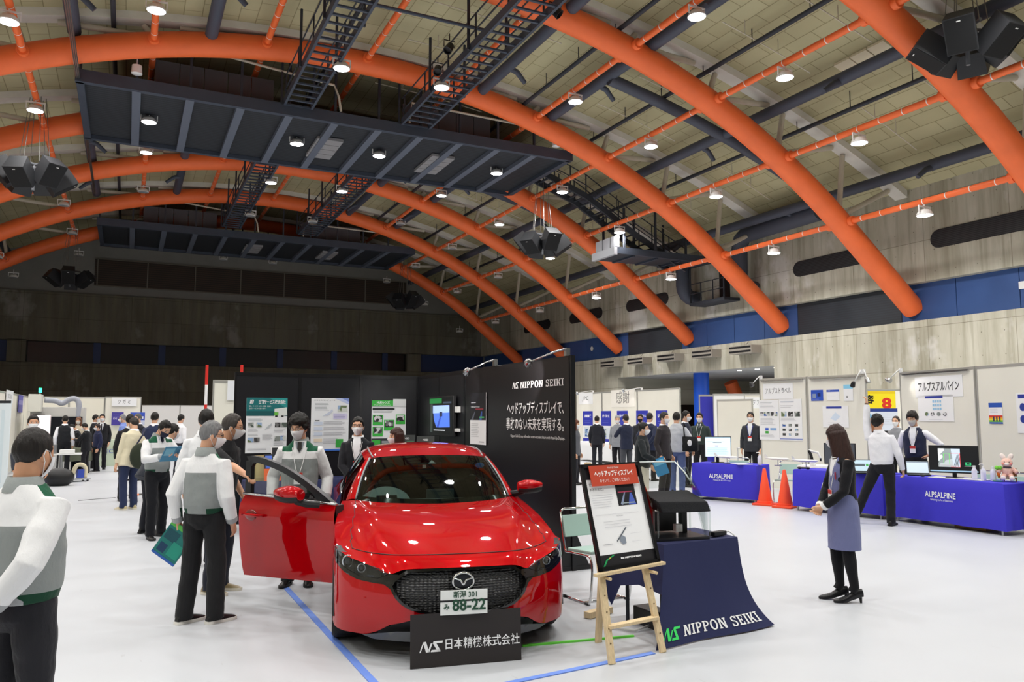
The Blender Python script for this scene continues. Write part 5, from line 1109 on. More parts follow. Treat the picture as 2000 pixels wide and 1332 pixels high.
P_(-1.30, 28.0, -80, 1.52, 'student in black uniform bending over papers at the far left table', topc=('1a1b20',), lean=(14, 0), head=(0, 25))
P_(-1.06, 26.8, -115, 1.52, 'student in black uniform with white hood, writing at the far left', topc=('17181c',), coll='e2e4e6', arms=READ, head=(0, 22), shoes='1a1a1c', sole='e8e8e8')
P_(-.79, 27.6, -70, 1.47, 'student in navy track top standing right of the writing students', hairc='2a1f1b', topc=('232845',), legs='191a20', sole='e8e8e8', top='hoodie')
P_(-.95, 29.6, 95, 1.76, 'person in black suit facing right before the beige partition', topc=('202125',))
P_(-.72, 29.0, -5, 1.78, 'person in black suit and tie facing the camera before the beige partition', topc=('1e1f23',), shirt='eceef2', tie='2a2a30')
P_(-1.38, 15.1, 8, 1.73, 'masked person at far left, partly behind the nearest head', topc=('3a3d46',), shirt='e8e8ee', head=(0, 2), near=1, skin='cf9b7a')
# --- right background
P_(10.18, 17.3, 70, 1.62, 'brown-haired person in grey jacket at the edge of the black wall', hair='long', hairc='5a3323', topc=('5a5c62',), legs='2a2a30')
P_(13.95, 22.3, 172, 1.72, 'person in black suit, back turned, at the white-clothed tables', topc=('22232a',), legs='22232a')
P_(13.37, 20.2, -20, 1.74, 'grey-haired person facing the suits at the white-clothed tables', hairc='8e8f90', topc=('8b8e94',), head=(20, 8))
P_(12.6, 18.6, -150, 1.76, 'person in navy suit holding papers beside the grey-haired person', hairc='2a2422', topc=('272c40',), legs='4a4c52', arms=READ)
P_(14.0, 19.9, -10, 1.77, 'person with black mask and glasses in the standing group', mask=MASKK, glasses=True, topc=('2c2d33',))
P_(12.6, 17.5, 152, 1.80, 'person in navy suit, hands behind back, in the standing group', hairc='2a2422', topc=('272d44',), arms=BACK)
pI, iI = P_(8.2, 11.6, 82, 1.60, 'person in black hooded top and beige trousers holding a blue folder', hairc='1a1716', top='hoodie', topc=('1e2326',), legs='d6cdb9', near=1, arms={1: ((.16, .25, 1.0), (1, -.6, 0)), -1: ((-.22, .12, .88), (-.4, -1, 0))})
P_(10.3, 13.8, 62, 1.80, 'person in dark suit and white mask beside the grey hooded top', hairc='2a2624', topc=('2e2a2c',), legs='2a282a')
pJ, iJ = P_(11.12, 14.42, 168, 1.80, 'person in pale grey hooded top and blue jeans carrying a black tote bag', top='hoodie', topc=('b9bcc2',), legs='55638c', near=1, arms={1: ((.24, .16, .98), (.6, -1, 0)), -1: ((-.1, .25, 1.02), (-1, -.6, 0))}, wide=1.05)
P_(12.3, 15.6, 72, 1.84, 'person in navy suit facing right behind the grey hooded top', topc=('252a3a',))
P_(13.4, 16.4, -12, 1.80, 'masked person in dark green uniform left of the plain white panel', top='blouson', topc=('35403c',), shirt='e3e5e8', tie='26303a', badge=True, skin='d6a280')
P_(14.3, 15.5, -15, 1.82, 'person with glasses and blue lanyard right of the plain white panel', glasses=True, topc=('34363c',), shirt='e3e5e8', badge=True, lanyard='3a4fc0')
pK, iK = P_(6.08, 5.40, -66, 1.63, 'long-haired person in black cardigan and mauve uniform skirt, standing alone on the right', hair='long', hairc='33201c', top='cardigan', topc=('17171b',), legs='141418', shoes='131317', skirt='71769f', near=2, arms=FOLD, head=(-58, 10), feet={1: (.07, .05, 12), -1: (-.07, -.03, 4)}, wide=.92, skin='e0b394', badge=True)
M5 = cloth(('6f74a0',)); TLk, fyk, Pk, tk = iK['TL'], iK['fy'], iK['P'], pK
vs, fs = patch([(.07, 1.40), (.115, 1.3), (.12, 1.05), (.115, .9), (-.115, .9), (-.12, 1.05), (-.115, 1.3), (-.07, 1.40), (-.03, 1.22), (0, 1.18), (.03, 1.22)], lambda a, b: Pk((a, fyk(a, b, .008), b)), .025); mb = MB(); mb.add(vs, fs); mb.build('waistcoat', M5, tk, smooth=True)
vs, fs = patch([(.06, 1.42), (.065, 1.38), (.03, 1.2), (0, 1.16), (-.03, 1.2), (-.065, 1.38), (-.06, 1.42)], lambda a, b: Pk((a, fyk(a, b, .005), b)), .025); mb = MB(); mb.add(vs, fs); mb.build('blouse_front', cloth(('ececee',)), tk, smooth=True)
for s in (1, -1):
    a, e, wv = iK['A'][s]; d = (wv - e).normalized(); mb = MB(); mb.tube([(wv - d * .03) * iK['S'], (wv + d * .005) * iK['S']], .044 * iK['S'], 14); mb.build('cuff', cloth(('ececee',)), tk, smooth=2)
mb = MB(); mb.tube([Pk((-.085, fyk(.085, 1.22, .02), 1.24)), Pk((-.085, fyk(.085, 1.2, .02), 1.17))], .006, 6); mb.build('red_pen', flat('c23a48'), tk)
px, py = 10.86, 8.84; pr = facing(px, py, 172)
pL, iL = person((px, py), pr, 1.74, 'person in white shirt and black trousers stretching the left arm up high', hair='bowl', near=2, mask=None, top='shirt', topc=('e9e9ef',), legs='1b1b20', head=(-22, -12), arms={-1: ((-.20, .06, 1.98), (-1, .2, 0)), 1: ((.27, .10, .84), (.5, -1, 0))}, feet={1: (.10, -.06, 10), -1: (-.42, .0, -22)}, lean=(0, -3), hunch=0, handcurl=1.2)
mb = MB(); a, e, wv = iL['A'][-1]; d = (wv - e).normalized(); mb.tube([(wv - d * .004) * iL['S'], (wv + d * .012) * iL['S']], .031, 14); mb.build('wrist_watch', flat('34363a', .3), pL)
pM, iM = P_(12.45, 9.45, -14, 1.80, 'person in navy vest and pale mask standing behind the blue-clothed table', hair='bowl', hairc='1f1815', mask=MASKG, glasses=True, near=1, top='vest', topc=('2a2f45',), badge=True, arms={-1: ((-.20, .02, .98), (-1, -.2, 0)), 1: ((.22, .14, .88), (.5, -1, 0))}, head=(-12, 8), shirt='eceef2')
P_(16.0, 13.3, 168, 1.65, 'brown-haired person in black seen through the gap between the display panels', hair='long', hairc='8a5a3c', topc=('1d1d22',))
P_(16.2, 12.75, -25, 1.71, 'person half hidden behind the raised-arm figure near the yellow poster', hair='receding', hairc='3a3230', topc=('8a8c92',))
P_(11.95, 7.0, -80, 1.60, 'person with pale sleeve at the right edge of the picture', top='vest', topc=('3a3f55',), hair='short')
# --- things people carry
def held(name, label, cat, build):
    o = build(); tag(o, label, cat); return o
def sheet(center, x, y, w, h, bg, prints, name, label, cat, t=.008):
    b = Board(frame(center, x, y), w, h, t, bg)
    for p in prints: b.rect(*p)
    return tag(b.build(name), label, cat)
def wpt(info, root_xy, rot, p):   # person point -> world
    return Matrix.Rotation(rot, 3, 'Z') @ V(p) + V((root_xy[0], root_xy[1], 0))
rB = facing(.62, 7.22, 150); q = wpt(iB, (.62, 7.22), rB, iB['A'][-1][2] * iB['S'])
cr_ = V((cos(-R(25.9)), sin(-R(25.9)), 0))
b = Board(frame(q + V((0.0, -.02, -.17)) + cr_ * -.04, cr_ * .80 + V((0, 0, -.55)), V((0, 0, .8)) + cr_ * .55), .23, .31, .012, '14706a'); b.rect(0, 0, 1, .12, '58b84a').rect(.06, .2, .5, .3, '0d4a55').rect(.5, .45, .45, .4, '1f8f7a').rect(.1, .62, .3, .25, '123a5a').rect(0, .93, 1, .07, '2a5aa8'); tag(b.build('brochure'), 'teal and green brochures held low by the grey-haired person', 'brochure')
rD = facing(.42, 12.43, 28); q = (wpt(iD, (.42, 12.43), rD, iD['A'][-1][2] * iD['S']) + wpt(iD, (.42, 12.43), rD, iD['A'][1][2] * iD['S'])) / 2; fd = V((-sin(rD), cos(rD), 0)); rd = V((cos(rD), sin(rD), 0))
b = Board(frame(q + fd * .11 + V((0, 0, .04)), -rd, V((0, 0, .75)) + fd * .6), .34, .26, .008, '3f7fa0'); b.rect(.05, .1, .4, .5, '6fa9bf').rect(.5, 0, .01, 1, '275a78').rect(.55, .2, .4, .5, '2f6486'); tag(b.build('brochure'), 'open blue brochure held by the reading person', 'brochure')
rI = facing(8.2, 11.6, 82); q = wpt(iI, (8.2, 11.6), rI, iI['A'][1][2] * iI['S']); b = Board(frame(q + V((.05, -.08, -.1)), cr_ * .8 + V((0, 0, .3)), V((0, 0, 1))), .22, .30, .01, '2f7fae'); b.rect(.1, .1, .8, .3, '6fb4d4'); tag(b.build('folder'), 'blue folder held by the person in the black hooded top', 'folder')
rJ = facing(11.12, 14.42, 168); t = empty('tote_bag', (11.12, 14.42, 0), rJ); mb = MB(); mb.loft([[(x * k + .30, y * .07 - .05, z) for x, y in ((-.17, -1), (.17, -1), (.19, 0), (.17, 1), (-.17, 1), (-.19, 0))] for z, k in ((.93, .8), (.96, 1), (1.1, 1), (1.26, .85))]); mb.build('bag_body', cloth(('17181b',)), t, smooth=True)
mb = MB(); mb.tube([(.20, -.13, 1.25), (.19, -.14, 1.45), (.17, -.05, 1.56), (.2, .08, 1.42), (.26, .03, 1.26)], .014, 6); mb.build('strap', cloth(('17181b',)), t); mb = MB(); mb.ell((.31, -.125, 1.12), (.05, .01, .07)); mb.build('print', flat('e8e8e8'), t, smooth=True); tag(t, 'black tote bag with white print hanging from the grey hooded shoulder', 'bag')
rE = facing(.08, 16.35, -148); t = empty('shoulder_bag', (.08, 16.35, 0), rE); mb = MB(); mb.ell((.04, -.24, .98), (.19, .1, .24), 16, 10); mb.build('bag_body', cloth(('2f3529',)), t, smooth=True); mb = MB(); mb.tube([(.0, -.2, 1.2), (.1, -.2, 1.35), (.26, -.02, 1.46), (.3, .1, 1.3)], .016, 6); mb.build('strap', cloth(('2a2d44',)), t); tag(t, 'dark green bag on the back of the person in the cream jacket', 'bag')
# ================================================================ booths and things on the floor
PBLK = mat('black_display_panel', '17181c', .42, bump=.03, bscale=60); PCRM = mat('cream_display_panel', 'edeadd', .6, var=.03, vscale=1); ALU = mat('panel_aluminium', 'c9c8c2', .35, .6); PWHT = mat('white_display_panel', 'f6f6f4', .5)
def panel(a, b, h, m, label, group, th=.04, cap=True):
    """One upright display panel from ground point a to b, with end posts and a top rail."""
    a, b = V((*a, 0)), V((*b, 0)); d = b - a; L = d.length; d.normalize(); c = (a + b) / 2
    t = empty('booth_divider', c, atan2(d.y, d.x)); mb = MB(); mb.box((0, 0, h / 2 + .02), (L - .05, th, h - .04)); mb.build('board', m, t)
    pm = ALU if m is not PBLK else mat('black_post', '0f1013', .35)
    for s in (-1, 1): mb = MB(); mb.box((s * (L / 2 - .012), 0, h / 2), (.024, th + .014, h)); mb.build('post', pm, t)
    mb = MB(); mb.box((0, 0, h - .03), (L - .05, th + .01, .05)); mb.build('top_rail', pm, t); return tag(t, label, 'divider', group)
AV = {0: 'first', 1: 'second', 2: 'third', 3: 'fourth', 4: 'fifth'}
for k in range(3): panel((1.5 + k * 1.007, 13.06), (2.507 + k * 1.007, 13.06), 2.4, PBLK, 'black display panel behind the %s' % ['teal-headed poster', 'white poster with the building photo', 'green lens poster'][k], 'black booth panels')
for k in range(5): panel((4.54, 13.03 - k * 1.056), (4.54, 11.974 - k * 1.056), 2.4, PBLK, 'black display panel of the right booth wall, %s from the corner' % AV[k], 'black booth panels')
t = empty('panel_foot', (4.54, 7.8, 0)); mb = MB(); mb.box((0, 0, .025), (.5, .07, .05)); mb.prism([(-.2, -.03, .05), (.2, -.03, .05), (.03, -.03, .42), (-.03, -.03, .42)], (0, .03, 0)); mb.build('foot_bracket', BLACKP, t); tag(t, 'black bracket foot at the open end of the black booth wall', 'bracket')
WM = lambda y, z: frame((4.508, y, z), (0, -1, 0), (0, 0, 1))
WTX = mat('white_lettering', 'f4f4f4', .5)
g = empty('wall_graphic', (0, 0, 0)); mb = MB(); mb.box((4.514, 9.33, 1.2), (.006, 3.06, 2.36)); mb.build('graphic_sheet', mat('charcoal_graphic', '1d1b1d', .33), g)
def ns_logo(parent, M, x, y, h, m, name='monogram', lift=.003):
    mb = MB(); [mb.add([M @ V((x + (a - 1.1) * h, y + (b - .5) * h, lift)) for a, b in p], [tuple(range(4))]) for p in LOGO]; return mb.build(name, m, parent, fix=False)
    mb = MB(); put_text(mb, 'N', M, x - h * .52, y, h * 1.33, h * 1.0, lift, bold=.02 * h, shear=.28); put_text(mb, 'S', M, x + h * .52, y, h * 1.33, h * 1.0, lift, bold=.02 * h, shear=.28); return mb.build(name, m, parent, fix=False)
slab(g, 'NIPPON SEIKI', WM(8.47, 2.105), 0, 0, .085, 1.12, WTX); ns_logo(g, WM(9.17, 2.105), 0, 0, .082, WTX)
lettering(g, 'ヘッドアップディスプレイで、', WM(8.63, 1.80), 0, 0, .17, WTX, 1.50, bold=.0012); lettering(g, '事故のない未来を実現する。', WM(8.64, 1.60), 0, 0, .17, WTX, 1.53, bold=.0012)
lettering(g, 'Nippon Seiki Group will realise a zero-accident future with Head-Up-Displays.', WM(8.60, 1.455), 0, 0, .05, WTX, 1.42); tag(g, 'dark wall graphic with white lettering on the right booth wall', 'wall graphic')
SPOTL = []
def arm_lamp(base, head, aim, label, lit=60, m=WHITE, hm=SILVER):
    base, head, aim = V(base), V(head), V(aim); d = (aim - head).normalized(); q = d.to_track_quat('Z', 'Y').to_matrix().to_4x4(); q.translation = head
    t = empty('arm_lamp', base); I = Matrix.Translation(-base)
    mb = MB(); mb.box((0, 0, .01), (.05, .06, .09)); mb.build('clamp', m, t); mb = MB(); mb.tube([(0, 0, .05), (head - base) * .3 + V((0, 0, .05)), head - base], .012, 8); mb.build('arm', m, t, smooth=True)
    mb = MB(); mb.lathe([(.02, -.07), (.04, -.05), (.052, .05), (.046, .05)], n=16, M=I @ q); mb.build('lamp_head', hm, t, smooth=2); mb = MB(); mb.lathe([(.001, .047), (.045, .044)], n=16, M=I @ q); mb.build('bulb', glow('fff8ee', 30 if lit else 1), t)
    if lit:
        l = bpy.data.lights.new('arm_lamp_light', 'SPOT'); l.energy = lit; l.spot_size = R(62); l.spot_blend = .5; l.shadow_soft_size = .03; l.color = (1, .97, .93); o = bpy.data.objects.new('arm_lamp_light', l); COL.objects.link(o); o.location = head + d * .06; o.rotation_euler = d.to_track_quat('-Z', 'Y').to_euler()
    return tag(t, label, 'lamp', 'clip-on booth lamps')
arm_lamp((4.5, 7.82, 2.43), (4.12, 8.05, 2.32), (4.5, 8.95, 2.18), 'clip-on arm lamp lighting the white lettering of the black wall', 70, SILVER)
arm_lamp((4.5, 9.79, 2.43), (4.1, 9.82, 2.31), (4.5, 11.6, 1.8), 'clip-on arm lamp above the wall screen of the black booth', 35, SILVER)
def screen_noise(name, cols, scale, e):
    m, nt, b, N, L = nodes_of(name); tc = N('ShaderNodeTexCoord'); v = N('ShaderNodeTexVoronoi'); v.inputs['Scale'].default_value = scale; L(tc.outputs['Object'], v.inputs[0]); r = N('ShaderNodeValToRGB'); r.color_ramp.interpolation = 'CONSTANT'
    sp = N('ShaderNodeSeparateColor'); L(v.outputs['Color'], sp.inputs[0]); L(sp.outputs[0], r.inputs[0])
    for i, c in enumerate(cols):
        el = r.color_ramp.elements[i] if i < 2 else r.color_ramp.elements.new(i / len(cols)); el.position = i / len(cols); el.color = srgb(c)
    L(r.outputs[0], b.inputs['Base Color'])
    if e: L(r.outputs[0], b.inputs['Emission Color']); b.inputs['Emission Strength'].default_value = e
    return m
PH_G = screen_noise('photo_machine', ['3a3f3c', '8f948f', 'c9ccc8', '55605a'], 14, 0); PH_C = screen_noise('photo_scene', ['3a62a8', '9fb8d8', 'd6d9d2', '6f7f5a'], 12, 0); PH_N = screen_noise('photo_parts', ['222222', '777777', 'dddddd', '444444'], 20, 0)
# wall screen, leaflets, posters
t = empty('wall_screen', (4.47, 11.72, 1.71)); mb = MB(); mb.box((0, 0, 0), (.05, 1.06, .62)); mb.build('screen_case', BLACKP, t, bev=.006); b = Board(frame((-.027, 0, 0), (0, -1, 0), (0, 0, 1)), 1.0, .56, .002, '0b0d12')
b.rect(0, 0, .55, .14, '1f6a35', glow('1f7a3a', .6)).rect(.04, .16, .10, .8, '3b4a48', glow('3a4644', .5)); b.poly([(.16, .2), (.88, .2), (.9, .8), (.32, .82), (.2, .6)], '4a6fd8', glow('4a70dd', 1.0)); b.poly([(.16, .2), (.88, .2), (.88, .4), (.16, .42)], '8fb0ee', glow('9ab4ee', 1.0)); b.poly([(.52, .42), (.58, .42), (.42, .82), (.32, .82)], '3a4a9a', glow('3550b0', .8)).rect(.46, .38, .12, .13, '2a2f55', glow('20264a', .6)).rect(.2, .88, .5, .03, 'c8cdd4', glow('c8cdd4', .5)).rect(.62, .1, .34, .05, '3a4658', glow('3f4a5c', .5)); b.build('display', t); tag(t, 'wall screen with blue road picture and green banner on the black wall', 'screen')
for z, h in ((1.81, .09), (1.5, .05)): mb = MB(); mb.box((4.49, 11.12, z), (.05, .12, h)); o = mb.build('socket_box', WHITE, bev=.004); tag(o, 'small white socket box beside the wall screen, %s one' % ('upper' if z > 1.7 else 'lower'), 'socket')
b = Board(frame((4.49, 10.35, 1.675), (0, -1, 0), (0, 0, 1)), .56, .73, .004, 'efeff0'); b.rect(0, 0, 1, .53, '17161c').rect(.06, .18, .3, .015, 'b0b0b8').text('Challenge & Change', .33, .27, .035, 'f0f0f4', .55).poly([(.05, .53), (.3, .36), (.34, .36), (.2, .53)], '5a5d6a').poly([(.6, .53), (.72, .36), (.78, .36), (.75, .53)], '3f5fb0').rect(.35, .3, .5, .03, '8a2f3a').rect(.6, .46, .3, .03, '4fae6a'); b.lines(.08, .6, .55, 8, .035).rect(.6, .94, .3, .012, '808088'); tag(b.build('wall_poster'), 'narrow poster, dark night scene above white text, on the black wall', 'poster')
def poster(c, x, w, h, label, fn, y=(0, 0, 1), bg='f4f5f7', cat='poster', name='wall_poster', th=.008):
    b = Board(frame(c, x, y), w, h, th, bg); fn(b); return tag(b.build(name), label, cat)
def teal(b):
    b.rect(0, 0, 1, .33, '1d7476').poly([(.55, 0), (1, 0), (1, .2)], '2f9a98').rect(0, .24, 1, .09, '175a5e').text('NS', .12, .075, .07, 'f4f4f4', .1, bold=.01, shear=.3).text('日精サービス株式会社', .62, .08, .075, 'f4f4f4', .66, bold=.002)
    b.text('物流、フードサービス、保険、石油で、', .34, .155, .032, 'f4f4f4', .55).text('企業サービスを担います。', .28, .195, .032, 'f4f4f4', .42); b.poly([(.68, .2), (.98, .17), (1.0, .31), (.84, .34), (.68, .33)], 'e8ece8').rect(.68, .26, .1, .06, '6fc24a').rect(.7, .32, .06, .03, '303030').rect(.85, .32, .06, .03, '303030')
    for i, (x, y) in enumerate([(.05, .45), (.24, .45), (.7, .45), (.86, .45), (.05, .72), (.2, .72), (.7, .7), (.84, .69)]): b.rect(x, y, .14, .085, 'x', (PH_G, PH_C, PH_N)[i % 3])
    b.poly([(.45, .58), (.52, .52), (.62, .46), (.63, .5), (.55, .55)], 'c3c7cc'); b.lines(.05, .38, .4, 3, .02, '9aa6aa').lines(.05, .56, .25, 3, .02).lines(.05, .66, .3, 2, .02).lines(.4, .66, .25, 6, .02).lines(.68, .58, .28, 3, .02).lines(.68, .8, .28, 4, .02).lines(.05, .92, .5, 2, .02)
def white1(b):
    b.text('エヌエスコンピュータ', .35, .045, .03, '50555a', .55).poly([(.6, 0), (1, 0), (1, .12)], 'c9d3f4').poly([(.8, 0), (1, 0), (1, .07)], '8a9fe0').lines(.1, .1, .4, 6, .025, '8f949a').rect(.7, .14, .26, .12, 'x', PH_C).rect(.58, .29, .38, .11, 'ddd8f2').lines(.6, .3, .34, 4, .024, '8f86c0').poly([(.3, .34), (.5, .25), (.55, .2), (.57, .25), (.45, .33)], 'd3d9ea')
    for i in range(3): b.rect(.08, .45 + .1 * i, .22, .06, 'd9e2f2').lines(.33, .445 + .1 * i, .6, 4, .018)
    b.rect(.08, .77, .22, .06, 'f0dfc8').lines(.33, .77, .4, 5, .02).rect(.0, .965, 1, .035, '4a7fe0').rect(.66, .78, .2, .16, '3fae4a').rect(.1, .42, .12, .014, '505050')
def green(b):
    b.rect(0, 0, .62, .03, '202020').rect(0, .03, .62, .12, '3dbb45').rect(.63, 0, .37, .15, 'e2e4e4').text('HUDレンズ', .33, .075, .06, 'f4f4f4', .38, bold=.002).text('(Head Up Display Lens)', .31, .125, .03, 'eaf5ea', .5).rect(0, .16, 1, .006, '505050').poly([(.02, .18), (.62, .18), (.68, .205), (.62, .23), (.02, .23)], '2a2c2e').lines(.04, .25, .6, 2, .025, '8a8f8a')
    for x, y, w_, h in ((.03, .33, .3, .21), (.36, .43, .3, .22), (.7, .32, .28, .2), (.03, .57, .3, .2)): b.rect(x, y, w_, h, '3dbb45').rect(x + .03, y + .015, w_ - .06, h * .62, 'x', PH_N)
    b.rect(.0, .81, 1, .19, '34363a').rect(.02, .84, .24, .16, '3dbb45').rect(.3, .86, .4, .05, '9a9fa0')
poster((2.0, 13.03, 1.565), (1, 0, 0), .63, .87, 'white poster with teal heading and truck picture on the black back wall', teal)
poster((3.005, 13.03, 1.575), (1, 0, 0), .62, .86, 'white poster with small building photo on the black back wall', white1)
poster((4.005, 13.03, 1.59), (1, 0, 0), .60, .82, 'white poster with bright green lens panels on the black back wall', green)
def cloth_box(corners, h, m, hem=.07, fold=.02, n=14, sd=1):
    """Cloth over a table: four ground corners in order, top at h, sides hanging with soft folds."""
    rnd = random.Random(sd); mb = MB(); c4 = [V((*c, 0)) for c in corners]; cen = sum(c4, V()) / 4; top = []; low = []
    for a, b in zip(c4, c4[1:] + c4[:1]):
        d = (b - a).normalized(); o = V((d.y, -d.x, 0)); o = o if (a - cen).dot(o) > 0 else -o; ph = rnd.random() * 6
        for k in range(n):
            f = k / n; p = a.lerp(b, f); top.append(p + V((0, 0, h))); w_ = sin(f * 17 + ph) * .5 + sin(f * 7 + ph * 2) * .5; low.append(p + o * fold * (1.2 + w_) + V((0, 0, hem + .012 * w_)))
    rows = [[cen + (p - cen) * .0 + V((0, 0, h)) if 0 else V((cen.x + (p.x - cen.x) * s_, cen.y + (p.y - cen.y) * s_, h)) for p in top] for s_ in (.02, .5, .97)]
    rows.append([p - V((0, 0, .012)) for p in top])
    for t_ in (.25, .5, .75, 1): rows.append([a.lerp(b, t_) + (V((b.x - a.x, b.y - a.y, 0)) * .25 * sin(t_ * pi)) for a, b in zip(top, low)])
    mb.loft(rows, cap=False); return mb
def table(corners, h, label):
    c = sum((V((*p, 0)) for p in corners), V()) / 4; t = empty('folding_table', c); mb = MB(); cs = [V((*p, 0)) - c for p in corners]
    mb.prism([p * .97 + V((0, 0, h - .045)) for p in cs], (0, 0, .03)); mb.build('table_top', mat('table_wood', '8a6f4f', .6), t)
    for p in cs: mb = MB(); q = p * .93; mb.tube([q, q + V((0, 0, h - .045))], .016, 8); mb.build('leg', STEEL, t)
    return tag(t, label, 'table', 'folding tables')
BLUEC = mat('royal_blue_cloth', '3a33c4', .75, bump=.25, bscale=5); NAVYC = mat('navy_table_cloth', '20264f', .8, bump=.25, bscale=6); WHITEC = mat('white_table_cloth', 'eceded', .8, bump=.2, bscale=5)
def quad_from(fl, fr, dep):
    a, b = V((*fl, 0)), V((*fr, 0)); d = (b - a).normalized(); o = V((-d.y, d.x, 0)); o = o if o.dot(a) > 0 else -o; return [tuple(p)[:2] for p in (a, b, b + o * dep, a + o * dep)]
T1 = quad_from((10.66, 13.33), (11.2, 12.03), .62); T2 = quad_from((11.06, 10.93), (11.34, 9.25), .62); T3 = quad_from((11.42, 9.12), (11.38, 7.24), .62)
for i, (q, l) in enumerate(((T1, 'left of the traffic cones'), (T2, 'between the cones and the raised-arm figure'), (T3, 'carrying the plush rabbit'))):
    table(q, .735, 'folding table under royal blue cloth, ' + l); o = cloth_box(q, .742, BLUEC, sd=i).build('tablecloth', BLUEC, smooth=2); tag(o, 'royal blue tablecloth with white lettering, ' + l, 'tablecloth', 'royal blue tablecloths')
    a, b = V((*q[0], 0)), V((*q[1], 0)); d = (b - a).normalized(); o_ = V((d.y, -d.x, 0)); o_ = o_ if o_.dot(a) < 0 else -o_; L = (b - a).length
    M = frame(a.lerp(b, .47 if i != 1 else .5) + o_ * .028 + V((0, 0, .47)), d, V((0, 0, 1))); lettering(o, 'ALPSALPINE', M, 0, .02, .125, WTX, .52, bold=.0022); lettering(o, 'Perfecting the Art of Electronics', M, .02, -.055, .045, WTX, .38)
# traffic cones
def cone(x, y, label):
    t = empty('traffic_cone', (x, y, 0), .4); m = mat('cone_orange', 'f4502a', .45); mb = MB(); mb.box((0, 0, .02), (.38, .38, .04)); mb.build('base', m, t, bev=.012); mb = MB(); mb.lathe([(.16, .04), (.155, .075), (.135, .08), (.03, .69), (.018, .705), (.001, .705)], n=28); mb.build('cone_body', m, t, smooth=2)
    mb = MB(); [mb.box((.158 * cos(a), .158 * sin(a), .055), (.02, .012, .008), a) for a in (-2.0, -1.7, -1.4, -1.1)]; mb.build('raised_mark', WHITE, t); tag(t, label, 'traffic cone', 'traffic cones')
cone(11.17, 11.78, 'orange traffic cone at the right end of the first blue table'); cone(11.2, 11.29, 'orange traffic cone beside the second blue table')
# chairs
MINT = mat('mint_vinyl', 'a9c6bd', .5)
def chair(x, y, rz, label):
    t = empty('folding_chair', (x, y, 0), rz)
    mb = MB(); mb.loft([[(-.2, .2, .43), (.2, .2, .43), (.21, -.2, .45), (-.21, -.2, .45)], [(-.2, .2, .46), (.2, .2, .46), (.21, -.2, .48), (-.21, -.2, .48)]]); mb.build('seat', MINT, t, bev=.01)
    mb = MB(); mb.loft([[(-.215, .205, .56), (.215, .205, .56), (.215, .26, .76), (-.215, .26, .76)], [(-.215, .225, .555), (.215, .225, .555), (.215, .28, .755), (-.215, .28, .755)]]); mb.build('backrest', MINT, t, bev=.008)
    for s in (-1, 1): mb = MB(); mb.tube(cr([(s * .22, .285, .79), (s * .225, .2, .46), (s * .225, .12, .435), (s * .225, -.16, .44), (s * .225, -.22, .41), (s * .225, -.24, .3), (s * .225, -.2, .04), (s * .225, -.12, .012), (s * .225, .22, .012)], 3), .011, 8); mb.build('frame', CHROME, t, smooth=True)
    mb = MB(); mb.tube([(-.22, .285, .79), (-.19, .285, .815), (.19, .285, .815), (.22, .285, .79)], .011, 8); mb.tube([(-.225, -.1, .012), (.225, -.1, .012)], .009, 6); mb.build('crossbar', CHROME, t, smooth=True)
    mb = MB(); [mb.box((s * .225, yy, .01), (.03, .05, .02)) for s in (-1, 1) for yy in (-.16, .22)]; mb.build('rubber_foot', BLACKP, t); tag(t, label, 'chair', 'mint folding chairs')
chair(4.05, 6.5, R(4), 'mint chair with chrome frame between the red car and the easel'); chair(11.75, 11.75, R(-60), 'mint chair behind the traffic cones'); chair(12.5, 8.35, R(-80), 'mint chair behind the blue table, left of the sanitiser bottles'); chair(12.5, 7.7, R(-80), 'mint chair behind the blue table, behind the sanitiser bottles'); chair(11.7, 13.2, R(-60), 'mint chair behind the aircraft model table')
# electronics on the blue tables
def toward(p, tilt=0):
    d = V((-p[0], -p[1], 0)).normalized(); x = V((-d.y, d.x, 0)); return frame(p, x, V((0, 0, 1)) + d * -tilt)
def monitor(p, w_, h, yaw, label, fn, h0=.13):
    p = V(p); d = Matrix.Rotation(yaw, 3, 'Z') @ V((-p.x, -p.y, 0)).normalized(); x = V((-d.y, d.x, 0)); t = empty('monitor', p); M = frame((0, 0, h0 + h / 2), x, V((0, 0, 1)))
    mb = MB(); mb.box((0, 0, -.02), (w_ + .03, h + .03, .035), M=M); mb.build('case', BLACKP, t, bev=.004); mb = MB(); mb.box((0, -h / 2, -.06), (.06, h * .9, .02), M=M); mb.box((0, -h / 2 - h0 + .008, -.04), (.24, .014, .17), M=M); mb.build('stand', BLACKP, t); b = Board(M, w_, h, .002, '101216'); fn(b); b.build('display', t); tag(t, label, 'monitor')
def s1(b): b.rect(0, 0, 1, 1, 'd4e6ee', glow('d3e5ee', .8)).rect(0, 0, 1, .06, '9fb8c4', glow('9fb8c4', .7)).rect(.3, .28, .35, .02, '5a5f66').rect(.38, .44, .14, .03, '5577dd').lines(.05, .2, .8, 2, .03, 'a8b4bc').lines(.05, .55, .9, 8, .05, 'a9c4d0', .012)
def s2(b): b.rect(0, 0, 1, 1, '4a4d52', glow('45484d', .5)).poly([(.45, .5), (.8, .38), (.82, .4), (.5, .55)], '7f858a').lines(.5, .66, .25, 3, .05, '8a9096', .012)
